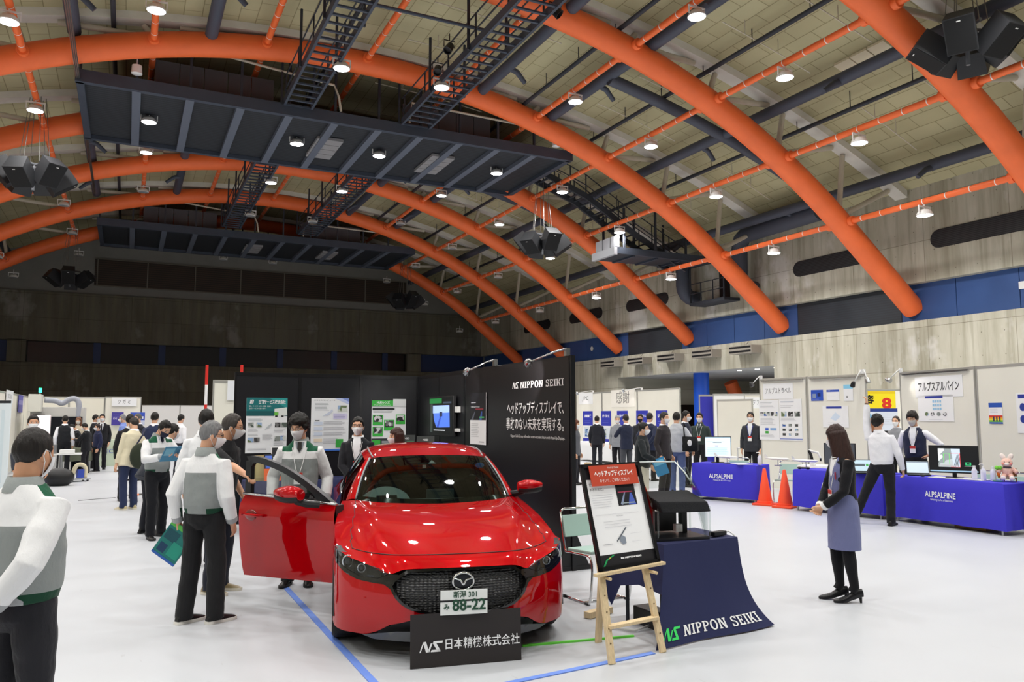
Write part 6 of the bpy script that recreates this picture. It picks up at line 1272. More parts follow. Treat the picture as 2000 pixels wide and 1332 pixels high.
def s3(b):
    b.rect(.18, .08, .46, .72, 'x', screen_noise('inspection_picture', ['5a6060', 'b4bcbc', 'dfe4e4', '8a9494'], 9, .7)).poly([(.45, .08), (.64, .08), (.64, .8), (.5, .8)], 'c4d2de', glow('c2d0dc', .7))
    for i in range(4): b.poly([(.50 + .03 * i, .78), (.58 + .02 * i, .3), (.59 + .02 * i, .3), (.515 + .03 * i, .78)], '30353a')
    for x, y, w_, h in ((.29, .28, .13, .006), (.29, .28, .008, .4), (.412, .28, .008, .4)): b.rect(x, y, w_, h, '58d83a', glow('58d83a', 1))
    for x, y, w_, h in ((.44, .26, .2, .008), (.632, .26, .008, .54), (.44, .79, .2, .008)): b.rect(x, y, w_, h, 'e03a3a', glow('e03a3a', 1))
    b.rect(.74, .6, .12, .12, '2fa86a', glow('2fa86a', .8)).rect(.77, .63, .06, .06, '101216').rect(.72, .75, .16, .015, 'c8c8c8').rect(0, .93, 1, .05, 'a9c4d6', glow('8fb0c8', .6)).rect(.2, .72, .4, .03, 'e8e8e8')
monitor((11.08, 13.0, .745), .52, .40, .2, 'monitor with pale blue page on the first blue table', s1); monitor((11.45, 10.2, .745), .50, .34, -.15, 'monitor with dark grey picture on the second blue table', s2); monitor((11.68, 8.2, .745), .66, .40, -.1, 'wide monitor showing an inspection picture, in front of the vested person', s3, .09)
def laptop(p, yaw, label, cbg, deco):
    p = V(p); d = Matrix.Rotation(yaw, 3, 'Z') @ V((-p.x, -p.y, 0)).normalized(); x = V((-d.y, d.x, 0)); t = empty('laptop', p); mb = MB(); mb.box((0, 0, .009), (.34, .23, .016), M=frame((0, 0, 0), x, -d)); mb.build('keyboard_base', BLACKP, t, bev=.003)
    b = Board(frame(V((0, 0, .12)) - d * .15, x, V((0, 0, 1)) - d * .45), .34, .22, .008, '15171a'); b.rect(.03, .04, .94, .9, cbg, glow(cbg, .7)); deco(b); b.build('screen_lid', t); tag(t, label, 'laptop')
laptop((11.3, 9.55, .745), .2, 'laptop with green symbols on its screen on the second blue table', 'a9c0cc', lambda b: b.rect(.1, .35, .5, .2, '5a6a70').rect(.65, .35, .12, .2, '4fbf5a')); laptop((11.72, 8.85, .745), .1, 'laptop with pale blue screen behind the raised-arm figure', 'b9c8d4', lambda b: b.rect(.02, .05, .96, .07, '8fa0b0'))
def plane(p, yaw, label):
    p = V(p); t = empty('aircraft_model', p, yaw); m = WHITE; mb = MB(); mb.tube([(-.22, 0, .13), (-.18, 0, .13), (.1, 0, .135), (.2, 0, .145), (.25, 0, .155)], [.006, .022, .024, .016, .005], 12); mb.build('fuselage', m, t, smooth=2)
    for s in (-1, 1): mb = MB(); mb.prism([(.03, 0, .125), (-.05, s * .2, .135), (-.09, s * .2, .135), (-.05, 0, .125)], (0, 0, .006)); mb.build('wing', m, t)
    mb = MB(); mb.prism([(.17, 0, .15), (.24, 0, .15), (.26, 0, .22), (.23, 0, .22)], (0, .005, 0)); mb.build('tail_fin', m, t); mb = MB(); mb.bar((0, 0, 0), (0, 0, .12), .012); mb.box((0, 0, .006), (.12, .08, .012)); mb.build('stand', SILVER, t); tag(t, label, 'aircraft model', 'white aircraft models')
plane((11.07, 12.72, .745), 2.4, 'white aircraft model on the first blue table'); plane((11.5, 11.75, .745), 2.6, 'white aircraft model at the cone end of the first blue table'); plane((11.46, 11.0, .745), 2.5, 'white aircraft model beside the small robot arm')
W4 = quad_from((11.38, 11.55), (11.55, 10.95), .55); table([tuple(p) for p in quad_from((11.75, 11.5), (11.85, 10.98), .5)], .76, 'small table under white cloth behind the second blue table'); o = cloth_box(quad_from((11.75, 11.5), (11.85, 10.98), .5), .765, WHITEC, sd=8).build('tablecloth', WHITEC, smooth=2); tag(o, 'white tablecloth under the small robot arm', 'tablecloth')
t = empty('robot_arm', (11.9, 11.25, .77)); mb = MB(); mb.lathe([(.06, 0), (.06, .05), (.04, .07)], n=16); mb.build('base', WHITE, t, smooth=2); mb = MB(); mb.tube([(0, 0, .06), (-.02, .02, .2), (-.03, .06, .28)], .028, 10); mb.build('lower_arm', BLACKP, t, smooth=2); mb = MB(); mb.tube([(-.03, .06, .28), (.06, -.08, .24), (.08, -.12, .14)], .022, 10); mb.build('upper_arm', WHITE, t, smooth=2); mb = MB(); mb.tube([(.08, -.12, .14), (.08, -.12, .08)], .018, 8); mb.build('gripper', BLACKP, t); tag(t, 'small black and white robot arm behind the second blue table', 'robot arm')
t = empty('controller', (11.2, 10.8, .745)); mb = MB(); mb.ell((-.05, .06, .02), (.035, .05, .022)); mb.ell((.03, -.06, .02), (.035, .05, .022)); mb.bar((-.04, .04, .02), (.02, -.04, .02), .03); mb.build('body', BLACKP, t, smooth=True); tag(t, 'pair of small black devices on the corner of the second blue table', 'device')
def bottle(p, label, pump=False, dark=False):
    t = empty('bottle', p); mb = MB(); mb.mat(0).lathe([(.001, 0), (.036, 0), (.037, .01), (.037, .15), (.02, .175), (.014, .185)], n=18); mb.mat(1).lathe([(.0375, .03), (.0375, .12)], n=18); mb.build('bottle_body', [mat('translucent_bottle', 'dcdcea', .3), mat('bottle_label', '2a2f7a' if dark else 'e9e9f2', .5)], t, smooth=2); mb = MB()
    if pump: mb.lathe([(.017, .18), (.017, .2), (.006, .205), (.006, .245)], n=12); mb.tube([(0, 0, .245), (-.05, .02, .245), (-.055, .022, .232)], .007, 8)
    else: mb.lathe([(.02, .175), (.02, .215), (.001, .216)], n=14)
    mb.build('cap', WHITE, t, smooth=2); tag(t, label, 'bottle', 'sanitiser bottles')
bottle((11.62, 7.83, .745), 'white bottle left of the pump bottle'); bottle((11.65, 7.71, .745), 'pump bottle with dark label between two white bottles', True, True); bottle((11.68, 7.58, .745), 'white bottle right of the pump bottle, next to the rabbit'); bottle((11.36, 12.1, .745), 'clear pump bottle at the end of the first blue table', True)
t = empty('plush_rabbit', (11.8, 7.44, .745), facing(11.8, 7.44, 0)); PK = mat('pink_plush', 'f3c6b8', .95, bump=.6, bscale=90); PW = mat('white_plush', 'f3e6e0', .95)
mb = MB(); mb.ell((0, 0, .15), (.07, .06, .085)); mb.ell((0, .01, .275), (.075, .068, .07)); [mb.tube([(s * .06, 0, .19), (s * .11, .03, .15), (s * .12, .05, .13)], [.03, .028, .026], 10) for s in (-1, 1)]; [mb.tube([(s * .04, .03, .09), (s * .055, .09, .06), (s * .055, .115, .055)], [.035, .034, .036], 10) for s in (-1, 1)]; mb.build('body', PK, t, smooth=True)
for s in (-1, 1): mb = MB(); mb.ell((s * .05, -.005, .365), (.035, .015, .05), 12, 8, Matrix.Rotation(s * .5, 4, 'Y')); mb.build('ear', PW, t, smooth=True)
mb = MB(); mb.ell((0, .072, .26), (.03, .02, .022)); mb.build('muzzle', PW, t, smooth=True); mb = MB(); [mb.ell((s * .03, .072, .29), (.006, .006, .006)) for s in (-1, 1)]; mb.build('eyes', BLACKP, t); mb = MB(); [mb.ell((s * .055, .125, .055), (.034, .014, .034)) for s in (-1, 1)]; mb.build('foot_pads', PW, t, smooth=True); mb = MB(); [mb.ell((s * .05, .062, .262), (.016, .008, .013)) for s in (-1, 1)]; mb.build('cheeks', flat('f58f86'), t, smooth=True); mb = MB(); mb.tube([(.05 * cos(a), .045 * sin(a) + .01, .21) for a in [2 * pi * k / 12 for k in range(12)]], .008, 6, closed=True); mb.build('neck_ribbon', flat('3a3a4a'), t)
tag(t, 'pink plush rabbit sitting on a little wooden chair', 'plush toy')
t = empty('toy_carrot', (11.72, 7.52, .86)); mb = MB(); mb.tube([(0, 0, -.07), (0, 0, -.03), (0, 0, .04), (0, 0, .06)], [.006, .022, .03, .02], 12); mb.build('root', mat('carrot_felt', 'f07a2a', .9), t, smooth=True); mb = MB(); [mb.ell((.03 * cos(a), .03 * sin(a), .085), (.022, .022, .03)) for a in (0, 1.6, 3.1, 4.7)]; mb.build('leaves', mat('leaf_felt', '7fd04a', .9), t, smooth=True); tag(t, 'orange felt carrot with green top held by the plush rabbit', 'toy')
t = empty('toy_chair', (11.83, 7.42, .745), facing(11.83, 7.42, 0)); mb = MB(); mb.box((0, 0, .05), (.17, .13, .014)); [mb.box((sx * .075, sy * .055, .025), (.014, .014, .05)) for sx in (-1, 1) for sy in (-1, 1)]; mb.box((0, -.07, .13), (.17, .012, .12)); mb.build('chair_body', mat('toy_wood', '8a5a34', .5), t); tag(t, 'little brown wooden chair under the plush rabbit', 'toy chair')
mb = MB(); mb.box((11.66, 7.5, .752), (.1, .12, .014), .5); o = mb.build('green_pouch', flat('1f7a5a')); tag(o, 'small dark green pouch in front of the plush rabbit', 'pouch')
for p, l, r in (((11.62, 8.3, .748), 'white papers under the wide monitor', .2), ((11.2, 12.45, .748), 'white papers on the first blue table', -.3), ((11.68, 7.9, .748), 'white paper pad beside the sanitiser bottles', .1)): mb = MB(); mb.box(p, (.3, .42, .006), r); o = mb.build('paper_sheets', WHITE); tag(o, l, 'papers')
mb = MB(); mb.ell((11.5, 8.62, .765), (.035, .05, .02)); o = mb.build('computer_mouse', BLACKP, smooth=True); tag(o, 'black computer mouse beside the raised-arm figure', 'mouse')
mb = MB(); mb.box((12.3, 7.0, .3), (.12, .5, .6)); o = mb.build('suitcase', flat('a34a52'), bev=.03); tag(o, 'dusty red case standing on the floor at the right edge', 'case')
mb = MB(); mb.box((11.7, 7.9, .03), (.3, .5, .05)); o = mb.build('carton', mat('carton_brown', 'b08a5a', .8)); tag(o, 'flat brown carton under the blue table of the rabbit', 'carton')
# cream panels with the company names, posters and lamps
def on(a, b, f, z, lift=.03):
    A_, B_ = V((*a, 0)), V((*b, 0)); d = (B_ - A_).normalized(); n = V((d.y, -d.x, 0)); n = n if n.dot(A_) < 0 else -n; return A_.lerp(B_, f) + n * lift + V((0, 0, z)), d
PA, PB, PJ = ((13.6, 14.4), (14.0, 11.7)), ((14.1, 10.96), (13.35, 7.9)), ((17.6, 29.75), (17.3, 22.2))
def mid(p, q, f): return (p[0] + (q[0] - p[0]) * f, p[1] + (q[1] - p[1]) * f)
panel(PA[0], mid(*PA, .47), 2.6, PCRM, 'cream display panel with the left name board, nearer the plain white panel', 'cream panels'); panel(mid(*PA, .48), PA[1], 2.6, PCRM, 'cream display panel with three small blue and white boards', 'cream panels'); panel(PB[0], mid(*PB, .62), 2.6, PCRM, 'cream display panel behind the vested person', 'cream panels'); panel(mid(*PB, .63), (12.7, 5.2), 2.6, PCRM, 'cream display panel at the right edge of the picture', 'cream panels')
PE = (13.02, 6.55)
def board(pl, f, z, w_, h, label, fn, bg='f6f6f6', cat='board'): c, d = on(*pl, f, z); return poster(c, d, w_, h, label, fn, bg=bg, cat=cat, name='notice_board' if cat != 'sign' else 'name_sign')
board(PA, .192, 2.29, .82, .37, 'white name sign in katakana on the left cream panel', lambda b: b.text('アルプストラベル', .5, .5, .42, '2a2a2a', .86), cat='sign'); board(PB, .335, 2.27, 1.22, .40, 'large white name sign in katakana on the right cream panels', lambda b: b.text('アルプスアルパイン', .5, .52, .5, '1c1c1c', .86, bold=.004), cat='sign')
def trav(b):
    b.lines(.06, .06, .6, 2, .03, '9a9aa4').lines(.06, .14, .8, 3, .025)
    for i in range(5): b.rect(.06 + .18 * i, .3, .15, .1, 'x', (PH_N, PH_C, PH_G)[i % 3])
    b.lines(.06, .46, .8, 6, .03).rect(.3, .7, .16, .06, '3a62d0').rect(.3, .78, .16, .06, '4fb04a').rect(.55, .7, .3, .06, '8fb4e0').lines(.06, .86, .8, 3, .03)
def trav2(b):
    b.rect(.06, .05, .6, .03, 'c4c8d0')
    for i in range(3): b.rect(.08 + .3 * i, .3, .24, .12, 'x', (PH_C, PH_N, PH_G)[i])
    for j in range(3):
        for i in range(3): b.rect(.12 + .28 * i, .6 + .11 * j, .14, .06, 'x', (PH_C, PH_G, PH_N)[(i + j) % 3])
    b.lines(.06, .15, .6, 2, .04).lines(.06, .46, .7, 3, .03).rect(0, .95, 1, .02, '7f8fd0')
board(PA, .094, 1.62, .56, .93, 'tall white information sheet, left one of a pair under the left name sign', trav); board(PA, .312, 1.625, .60, .95, 'tall white information sheet, right one of a pair under the left name sign', trav2)
blu = lambda b: b.rect(0, 0, 1, .2, '2a4fb8').text('ALPS', .2, .1, .1, 'f4f4f4', .2)
board(PA, .57, 2.17, .30, .24, 'small blue board with round product picture', lambda b: b.rect(.12, .35, .3, .4, '8a9ab8').rect(.55, .3, .25, .3, '1a2a66').lines(.1, .82, .6, 2, .07, 'dfe4f4'), '2a52bd'); board(PA, .715, 2.17, .31, .23, 'small white board with blue heading', lambda b: blu(b).lines(.1, .5, .7, 2, .15)); board(PA, .85, 2.21, .22, .35, 'small upright white board with pale blue heading', lambda b: b.rect(0, 0, 1, .25, '8fd0ee').rect(.3, .7, .12, .1, '404040')); board(PA, .73, 1.7, .62, .47, 'white board with blue heading and line drawing behind the mauve-skirted person', lambda b: b.rect(.15, .03, .6, .1, '2f3f9a').poly([(.3, .6), (.5, .3), (.7, .5), (.5, .7)], 'd9e6f4').lines(.2, .78, .6, 2, .08))
def prod(b):
    b.rect(.22, .03, .5, .09, '2b3a9c')
    for j in range(3):
        for i in range(4): b.rect(.43 + .065 * i, .2 + .14 * j, .05, .09, '9fcbe8')
    for i in range(4): b.poly([(.25 + .17 * i + .055 * cos(a), .72 + .075 * sin(a)) for a in [2 * pi * k / 16 for k in range(16)]], 'x', (PH_C, PH_N, PH_G, PH_N)[i])
    b.lines(.3, .93, .4, 1, .02)
board(PB, .305, 1.86, .92, .5, 'white board with four round product photos under the right name sign', prod)
def rain(b):
    b.rect(0, 0, 1, .22, '2a57b8').lines(.1, .3, .7, 3, .08, '9aa0a8')
    for i, c in enumerate(('e03a2a', 'f0a02a', 'f0e03a', '6fc04a')): b.rect(0, .6 + .08 * i, 1, .08, c)
    [b.rect(.3 + .22 * i, .65, .1, .25, '2a2f55') for i in range(3)]; b.rect(0, .93, 1, .07, '2a57b8')
board(PB, .755, 1.76, .29, .36, 'small board with red to green colour scale', rain); board(PB, .96, 1.76, .42, .66, 'white board with blue discs at the right edge', lambda b: b.rect(.1, .03, .7, .1, '2b3a9c').poly([(.3 + .14 * cos(a), .35 + .1 * sin(a)) for a in [2 * pi * k / 16 for k in range(16)]], '2a3f9a').poly([(.3 + .14 * cos(a), .65 + .1 * sin(a)) for a in [2 * pi * k / 16 for k in range(16)]], '2a3f9a'))
for f0, f1, pl, l in ((.02, .46, PA, 'left'), (.5, .98, PA, 'second'), (.02, .60, PB, 'third')):
    c, d = on(*pl, (f0 + f1) / 2, 2.54, .05); L = (V((*pl[1], 0)) - V((*pl[0], 0))).length * (f1 - f0); mb = MB(); mb.bar(c - d * L * .47, c + d * L * .47, .03); o = mb.build('hanging_rail', SILVER); tag(o, 'silver hanging rail along the top of the %s cream panel' % l, 'rail', 'panel top rails')
c, d = on(*PA, .02, 2.62); arm_lamp(c, c + V((-.2, .1, -.16)), c + V((.1, -.6, -1.2)), 'black and white clip lamp on the left end of the cream panels', 0, WHITE, BLACKP)
c, d = on(*PA, .97, 2.64); arm_lamp(c, c + V((-.2, .06, -.26)), c + V((.1, .6, -1)), 'black clip lamp near the small boards', 0, WHITE, BLACKP); arm_lamp(c + d * .05, c + V((-.12, -.25, -.2)), c + V((0, -.4, -1)), 'white clip lamp at the gap between the cream panels', 5)
c, d = on(*PB, .02, 2.62); arm_lamp(c, c + V((-.2, .14, -.18)), c + d * 1.0 + V((0, 0, -.6)), 'white clip lamp above the vested person', 7)
panel(PJ[0], mid(*PJ, .29), 2.7, PCRM, 'cream back panel with the JPC name sign', 'cream panels'); panel(mid(*PJ, .295), mid(*PJ, .64), 2.7, PCRM, 'cream back panel with the calligraphy board', 'cream panels'); panel(mid(*PJ, .645), PJ[1], 2.7, PCRM, 'cream back panel right of the calligraphy board', 'cream panels')
board(PJ, .11, 2.46, 1.25, .5, 'white JPC name sign on the far cream panel', lambda b: b.text('JPC', .5, .5, .45, '3a3a3a', .42, sp=1.2), cat='sign'); board(PJ, .505, 2.40, 1.75, .68, 'white calligraphy board with two large brush characters', lambda b: b.text('感謝', .5, .5, .75, '7a7672', .55), 'f4f0e6')
for i, (f, w_, tt) in enumerate([(.135, .85, '派遣事業'), (.335, .8, '設備・機械・加工'), (.50, .8, '人材紹介'), (.685, .8, 'プログラム'), (.855, .72, '情報システム')]): board(PJ, f, 1.25, w_, 1.34, 'tall blue-headed poster, %s of five on the far cream panels' % AV[i], lambda b, tt=tt: b.rect(0, 0, 1, .45, '3038b0').text(tt, .5, .16, .09, 'f4f4f6', .7, bold=.004).lines(.15, .3, .7, 2, .05, '9aa0e0').rect(.1, .5, .8, .32, 'dfe6ea').rect(.2, .55, .3, .25, 'x', PH_C).rect(0, .84, 1, .16, '3038b0'))
for f, l in ((.13, 'left'), (.62, 'right')): c, d = on(*PJ, f, 2.72); arm_lamp(c + d * .5, c + V((-.5, 0, -.05)), c + V((.1, .2, -.8)), 'small arm lamp over the far cream panels, %s one' % l, 4)
WT = ((15.9, 27.0), (16.6, 27.0), (16.4, 22.6), (15.7, 22.6)); table(WT, .72, 'table under white cloth in front of the far cream panels'); o = cloth_box(WT, .73, WHITEC, sd=5).build('tablecloth', WHITEC, smooth=2); tag(o, 'white tablecloth before the far cream panels', 'tablecloth')
panel((15.7, 18.4), (15.95, 17.2), 2.2, PCRM, 'short cream panel beside the blue curtain panel', 'cream panels'); panel((16.3, 19.3), (17.16, 18.84), 2.4, PWHT, 'plain white panel standing alone right of the grey hooded top', None); panel((16.0, 19.6), (16.6, 19.35), 2.38, mat('blue_curtain', '3a3ab0', .8), 'deep blue panel behind the plain white panel', None); panel((17.3, 19.5), (18.2, 19.0), 2.42, PCRM, 'cream panel behind the plain white panel', 'cream panels')
poster((17.55, 18.9, 2.12), cr_, .6, .34, 'white sign ending in katakana, partly hidden by the plain white panel', lambda b: b.text('コンテア', .45, .5, .5, '2a2a2a', .8), cat='sign', name='name_sign')
t = empty('white_trolley', (14.6, 16.0, 0), .6); mb = MB(); [mb.box((sx * .25, sy * .18, .45), (.03, .03, .9)) for sx in (-1, 1) for sy in (-1, 1)]; mb.build('frame', WHITE, t)
for z in (.12, .5, .88): mb = MB(); mb.box((0, 0, z), (.55, .42, .025)); mb.build('shelf', WHITE, t)
tag(t, 'white shelf trolley right of the plain white panel', 'trolley')
YW = ((19.9, 17.4), (21.6, 16.5)); panel(*YW, 2.54, PCRM, 'cream panel carrying the yellow poster in the gap', 'cream panels'); board(YW, .42, 1.5, 1.35, 1.95, 'loud yellow poster with black and red characters in the gap between panels', lambda b: b.rect(0, 0, 1, .04, 'e8c81a').text('容', .42, .14, .14, '17150f', .2, bold=.01).text('8', .8, .2, .22, 'd8321f', .22, bold=.02).text('重', .42, .36, .14, '17150f', .2, bold=.01).rect(.05, .5, .9, .16, '17150f').text('最', .35, .58, .13, 'f2dc22', .2, bold=.01).rect(.05, .68, .9, .18, 'd8321f').text('ライ', .4, .77, .13, 'f6f4ec', .4, bold=.01).poly([(.08, .2), (.16, .1), (.2, .12), (.17, .24), (.26, .36), (.2, .46), (.06, .4)], 'f2f0ea').poly([(.02, .5), (.0, .3), (.06, .42), (.2, .46), (.26, .36), (.3, .5)], 'd8431f'), 'f4df1e')
poster((18.3, 14.9, 1.62), cr_, .95, .6, 'white screen sheet with blue heading behind the raised-arm figure', lambda b: b.rect(0, 0, 1, .15, '2a3f8a').rect(.05, .25, .2, .2, '4fb0e0').lines(.3, .3, .6, 5, .1), bg='dfe6f2')
# ---------------------------------------------------------------- things round the red car
c = V((2.185, 5.215, .178)); M = frame(c, (.77, -.14, 0), (.012, .06, 1)); b = Board(M, .785, .352, .01, '2a2524'); o = b.build('company_sign'); tag(o, 'dark brown company sign with white characters leaning before the car bumper', 'sign')
ns_logo(o, M, -.255, -.04, .07, WTX, lift=.007); lettering(o, '日本精機株式会社', M, .11, -.035, .078, WTX, .53, bold=.0009, lift=.007)
EW = mat('pale_pine', 'd9c29a', .6, var=.12, vscale=12, stretch=(8, 8, 1)); es = empty('easel', (3.33, 4.9, 0)); E0 = V((3.33, 4.9, 0)); ep = lambda x, y, z: V((x, y, z)) - E0
for nm, a, b_ in (('leg', (3.09, 4.775, 0), (3.15, 5.17, 1.36)), ('leg', (3.575, 4.845, 0), (3.50, 5.21, 1.30)), ('leg', (3.29, 5.27, 0), (3.32, 5.20, 1.1))): mb = MB(); mb.bar(ep(*a), ep(*b_), .052, .026, up=(-.14, 1, 0)); mb.build(nm, EW, es, bev=.003)
mb = MB(); mb.bar(ep(3.10, 4.835, .235), ep(3.57, 4.905, .235), .06, .022, up=(0, 0, 1)); mb.build('stretcher', EW, es, bev=.003); mb = MB(); mb.bar(ep(3.03, 4.885, .585), ep(3.70, 4.985, .605), .045, .022, up=(0, 0, 1)); mb.build('ledge', EW, es, bev=.003)
mb = MB(); [mb.tube([ep(x, y, .555), ep(x + .02, y - .12, .552)], .012, 8) for x, y in ((3.13, 4.99), (3.56, 5.03))]; mb.build('peg', EW, es); mb = MB(); [mb.ell(ep(x0 + (x1 - x0) * f, y0 + (y1 - y0) * f - .018, f * 1.33), (.006, .004, .006)) for x0, y0, x1, y1 in ((3.09, 4.775, 3.15, 5.17), (3.575, 4.845, 3.50, 5.21)) for f in (.1, .17, .25, .33)]; mb.build('peg_hole', flat('6a5538'), es); tag(es, 'pale pine easel holding the framed display poster', 'easel')
M = frame((3.362, 5.07, .975), (.585, .083, .005), V((3.355, 5.19, 1.33)) - V((3.37, 4.985, .605))); fw, fh = .60, .775
fp = empty('framed_poster', (0, 0, 0)); mb = MB(); [mb.box(p, d, M=M) for p, d in (((0, fh / 2 - .014, .006), (fw, .028, .022)), ((0, -fh / 2 + .014, .006), (fw, .028, .022)), ((-fw / 2 + .014, 0, .006), (.028, fh, .022)), ((fw / 2 - .014, 0, .006), (.028, fh, .022)))]; mb.build('frame', mat('black_frame', '121214', .3), fp)
b = Board(M, fw - .04, fh - .04, .008, 'f7f7f8'); b.rect(0, 0, 1, .13, '1f1d22').rect(0, .88, 1, .12, '17161a').rect(.52, .165, .34, .25, '15151c').poly([(.56, .40), (.66, .28), (.68, .28), (.60, .41)], '8a96b8').poly([(.7, .41), (.76, .29), (.79, .29), (.84, .41)], '4a62c0').rect(.55, .27, .26, .012, 'b03a5a').rect(.58, .385, .24, .012, '9aa8b0')
b.text('安全をあたりまえに', .25, .185, .032, '55585c', .36).text('するために。', .2, .235, .032, '55585c', .24).lines(.08, .29, .38, 6, .024, 'd0d0d4', .004).lines(.08, .49, .84, 1, .02, 'd8d8dc', .003).text('HUDの仕組み', .5, .515, .014, '8a8a90').lines(.2, .56, .6, 3, .028, 'd2d2d6', .004).poly([(.36, .76), (.56, .63), (.57, .64), (.37, .77)], '5a606a').poly([(.42, .74), (.47, .71), (.52, .73), (.52, .79), (.46, .80), (.42, .77)], '8a93a0').lines(.12, .78, .2, 1, .02).lines(.62, .70, .25, 2, .08, 'dcdce0', .003).poly([(.05, .99), (.12, .925), (.26, .885), (.27, .895), (.14, .935), (.08, .99)], '1fa05a').poly([(.16, .922), (.2, .905), (.205, .912), (.165, .928)], 'e8c84a').text('NS NIPPON SEIKI', .55, .93, .022, 'f2f2f2', .36, bold=.001); b.build('poster_sheet', fp)
b = Board(M @ Matrix.Translation((.005, .295, .026)), .47, .155, .004, 'c4452a'); b.text('Head-Up Display', .5, .14, .13, 'f6eee8', .24).text('ヘッドアップディスプレイ', .5, .43, .3, 'fbf6f2', .82, bold=.0016).text('のぞいて、ご体感ください！', .5, .77, .19, 'fbf6f2', .62); b.build('orange_card', fp); tag(fp, 'black framed display poster with orange card on the pine easel', 'poster')
# navy table with the head-up display demonstrator
dt = empty('demo_table', (4.19, 5.46, 0)); mb = MB(); mb.box((0, 0, .69), (.74, .54, .03)); mb.build('table_top', mat('table_wood', '8a6f4f', .6), dt)
for sx in (-1, 1):
    for sy in (-1, 1): mb = MB(); mb.tube([(sx * .34, sy * .24, 0), (sx * .34, sy * .24, .68)], .016, 8); mb.build('leg', DARKST, dt)
tag(dt, 'table under navy cloth carrying the clear display demonstrator', 'table')
def NC(u, v):     # front fall of the navy cloth: u across, v down
    tl, tr, bl, brr = V((3.79, 5.10, .715)), V((4.585, 5.165, .715)), V((3.53, 4.885, .012)), V((4.83, 5.02, .012))
    f = v ** 2.2; fr = v ** 3.6; a = tl.lerp(V((bl.x, bl.y, 0)), v * .55 + .45 * f); b_ = tr.lerp(V((brr.x, brr.y, 0)), v * .28 + .72 * fr); p = a.lerp(b_, u); p.z = .715 * (1 - v) + .012 * v; w_ = sin(u * 9 + 1) * .02 * v * (1 - u * .5); return p + V((0, -w_, 0))
mb = MB(); mb.grid([[NC(u / 24, v / 20) for u in range(25)] for v in range(21)]); mb.grid([[(3.79, 5.10, .715), (4.585, 5.165, .715)], [(3.79, 5.76, .715), (4.62, 5.76, .715)]])
mb.grid([[NC(1, v / 20) for v in range(21)], [V((4.61 + .06 * v / 20 + .1 * (v / 20) ** 3, 5.45, .715 - .7 * v / 20)) for v in range(21)], [V((4.62 + .05 * v / 20, 5.76, .715 - .7 * v / 20)) for v in range(21)]])
mb.grid([[NC(0, v / 20 * .5) for v in range(21)], [V((3.78, 5.3, .715)).lerp(V((3.70, 5.32, .38)), v / 20) for v in range(21)], [V((3.78, 5.55, .715)).lerp(V((3.69, 5.56, .33)), v / 20) for v in range(21)], [V((3.79, 5.68, .715)).lerp(V((3.68, 5.68, .15)), v / 20) for v in range(21)], [V((3.79, 5.76, .715)).lerp(V((3.64, 5.83, .34)), v / 20) for v in range(21)]])
o = mb.build('tablecloth', NAVYC, smooth=2); tag(o, 'navy tablecloth with white lettering spreading onto the floor beside the easel', 'tablecloth')
def cloth_text(vs, fs, u0, u1, v0, hv, m, name):
    x0, x1 = min(v.x for v in vs), max(v.x for v in vs); y0, y1 = min(v.y for v in vs), max(v.y for v in vs); mb = MB()
    out = []
    for q in vs:
        u = u0 + (u1 - u0) * (q.x - x0) / (x1 - x0); v = v0 - hv * (q.y - y0) / (y1 - y0); p = NC(u, v); n = (NC(u + .01, v) - p).cross(NC(u, v + .01) - p).normalized(); n = n if n.y < 0 else -n; out.append(p + n * .005)
    mb.add(out, fs); mb.build(name, m, o, fix=False)
cloth_text(*slab_mb('NIPPON SEIKI'), .23, .93, .935, .105, WTX, 'lettering'); cloth_text([V((a, b, 0)) for p in LOGO for a, b in p], [tuple(range(4 * k, 4 * k + 4)) for k in range(len(LOGO))], .045, .195, .945, .12, mat('green_logo', '3fe06a', .5), 'monogram')
dv = empty('display_demonstrator', (4.08, 5.42, .715), R(-8)); RED_A = glass('red_acrylic', 'd83a3a', .04)
mb = MB(); mb.box((0, 0, .012), (.50, .44, .024)); mb.build('base_plate', mat('black_base', '1b1c20', .3), dv)
mb = MB(); mb.prism([(-.25, -.2, .02), (-.25, -.16, .02), (-.25, -.16, .3), (-.25, -.05, .42), (-.25, .12, .56), (-.25, .2, .54), (-.25, .0, .36), (-.25, -.2, .24)], (.016, 0, 0)); mb.build('side_profile', RED_A, dv); mb = MB(); mb.prism([(.235, -.2, .02), (.235, -.16, .02), (.235, -.16, .3), (.235, .12, .56), (.235, .2, .54), (.235, -.2, .24)], (.014, 0, 0)); mb.build('side_profile', CLEAR, dv)
mb = MB(); mb.loft([[(-.17, -.22, .22), (.27, -.22, .22), (.27, .12, .25), (-.17, .12, .25)], [(-.2, -.2, .31), (.25, -.2, .30), (.24, .1, .37), (-.2, .1, .37)]]); mb.build('dash_hood', mat('black_suede', '1e1f22', .95, bump=.3, bscale=120), dv, bev=.012)
mb = MB(); mb.grid([[(-.26, .0, .40), (.25, .0, .40)], [(-.24, .13, .52), (.23, .13, .52)], [(-.2, .24, .6), (.2, .24, .6)]]); mb.build('combiner_screen', CLEAR, dv, smooth=True); mb = MB(); [mb.tube(p, .007, 6) for p in ([(.25, .0, .40), (.23, .13, .52), (.2, .24, .6)], [(-.26, .0, .40), (-.24, .13, .52), (-.2, .24, .6)], [(-.2, .24, .6), (.2, .24, .6)])]; mb.build('screen_edge', mat('acrylic_edge', 'dfe8e8', .1, spec=.8), dv, smooth=True)
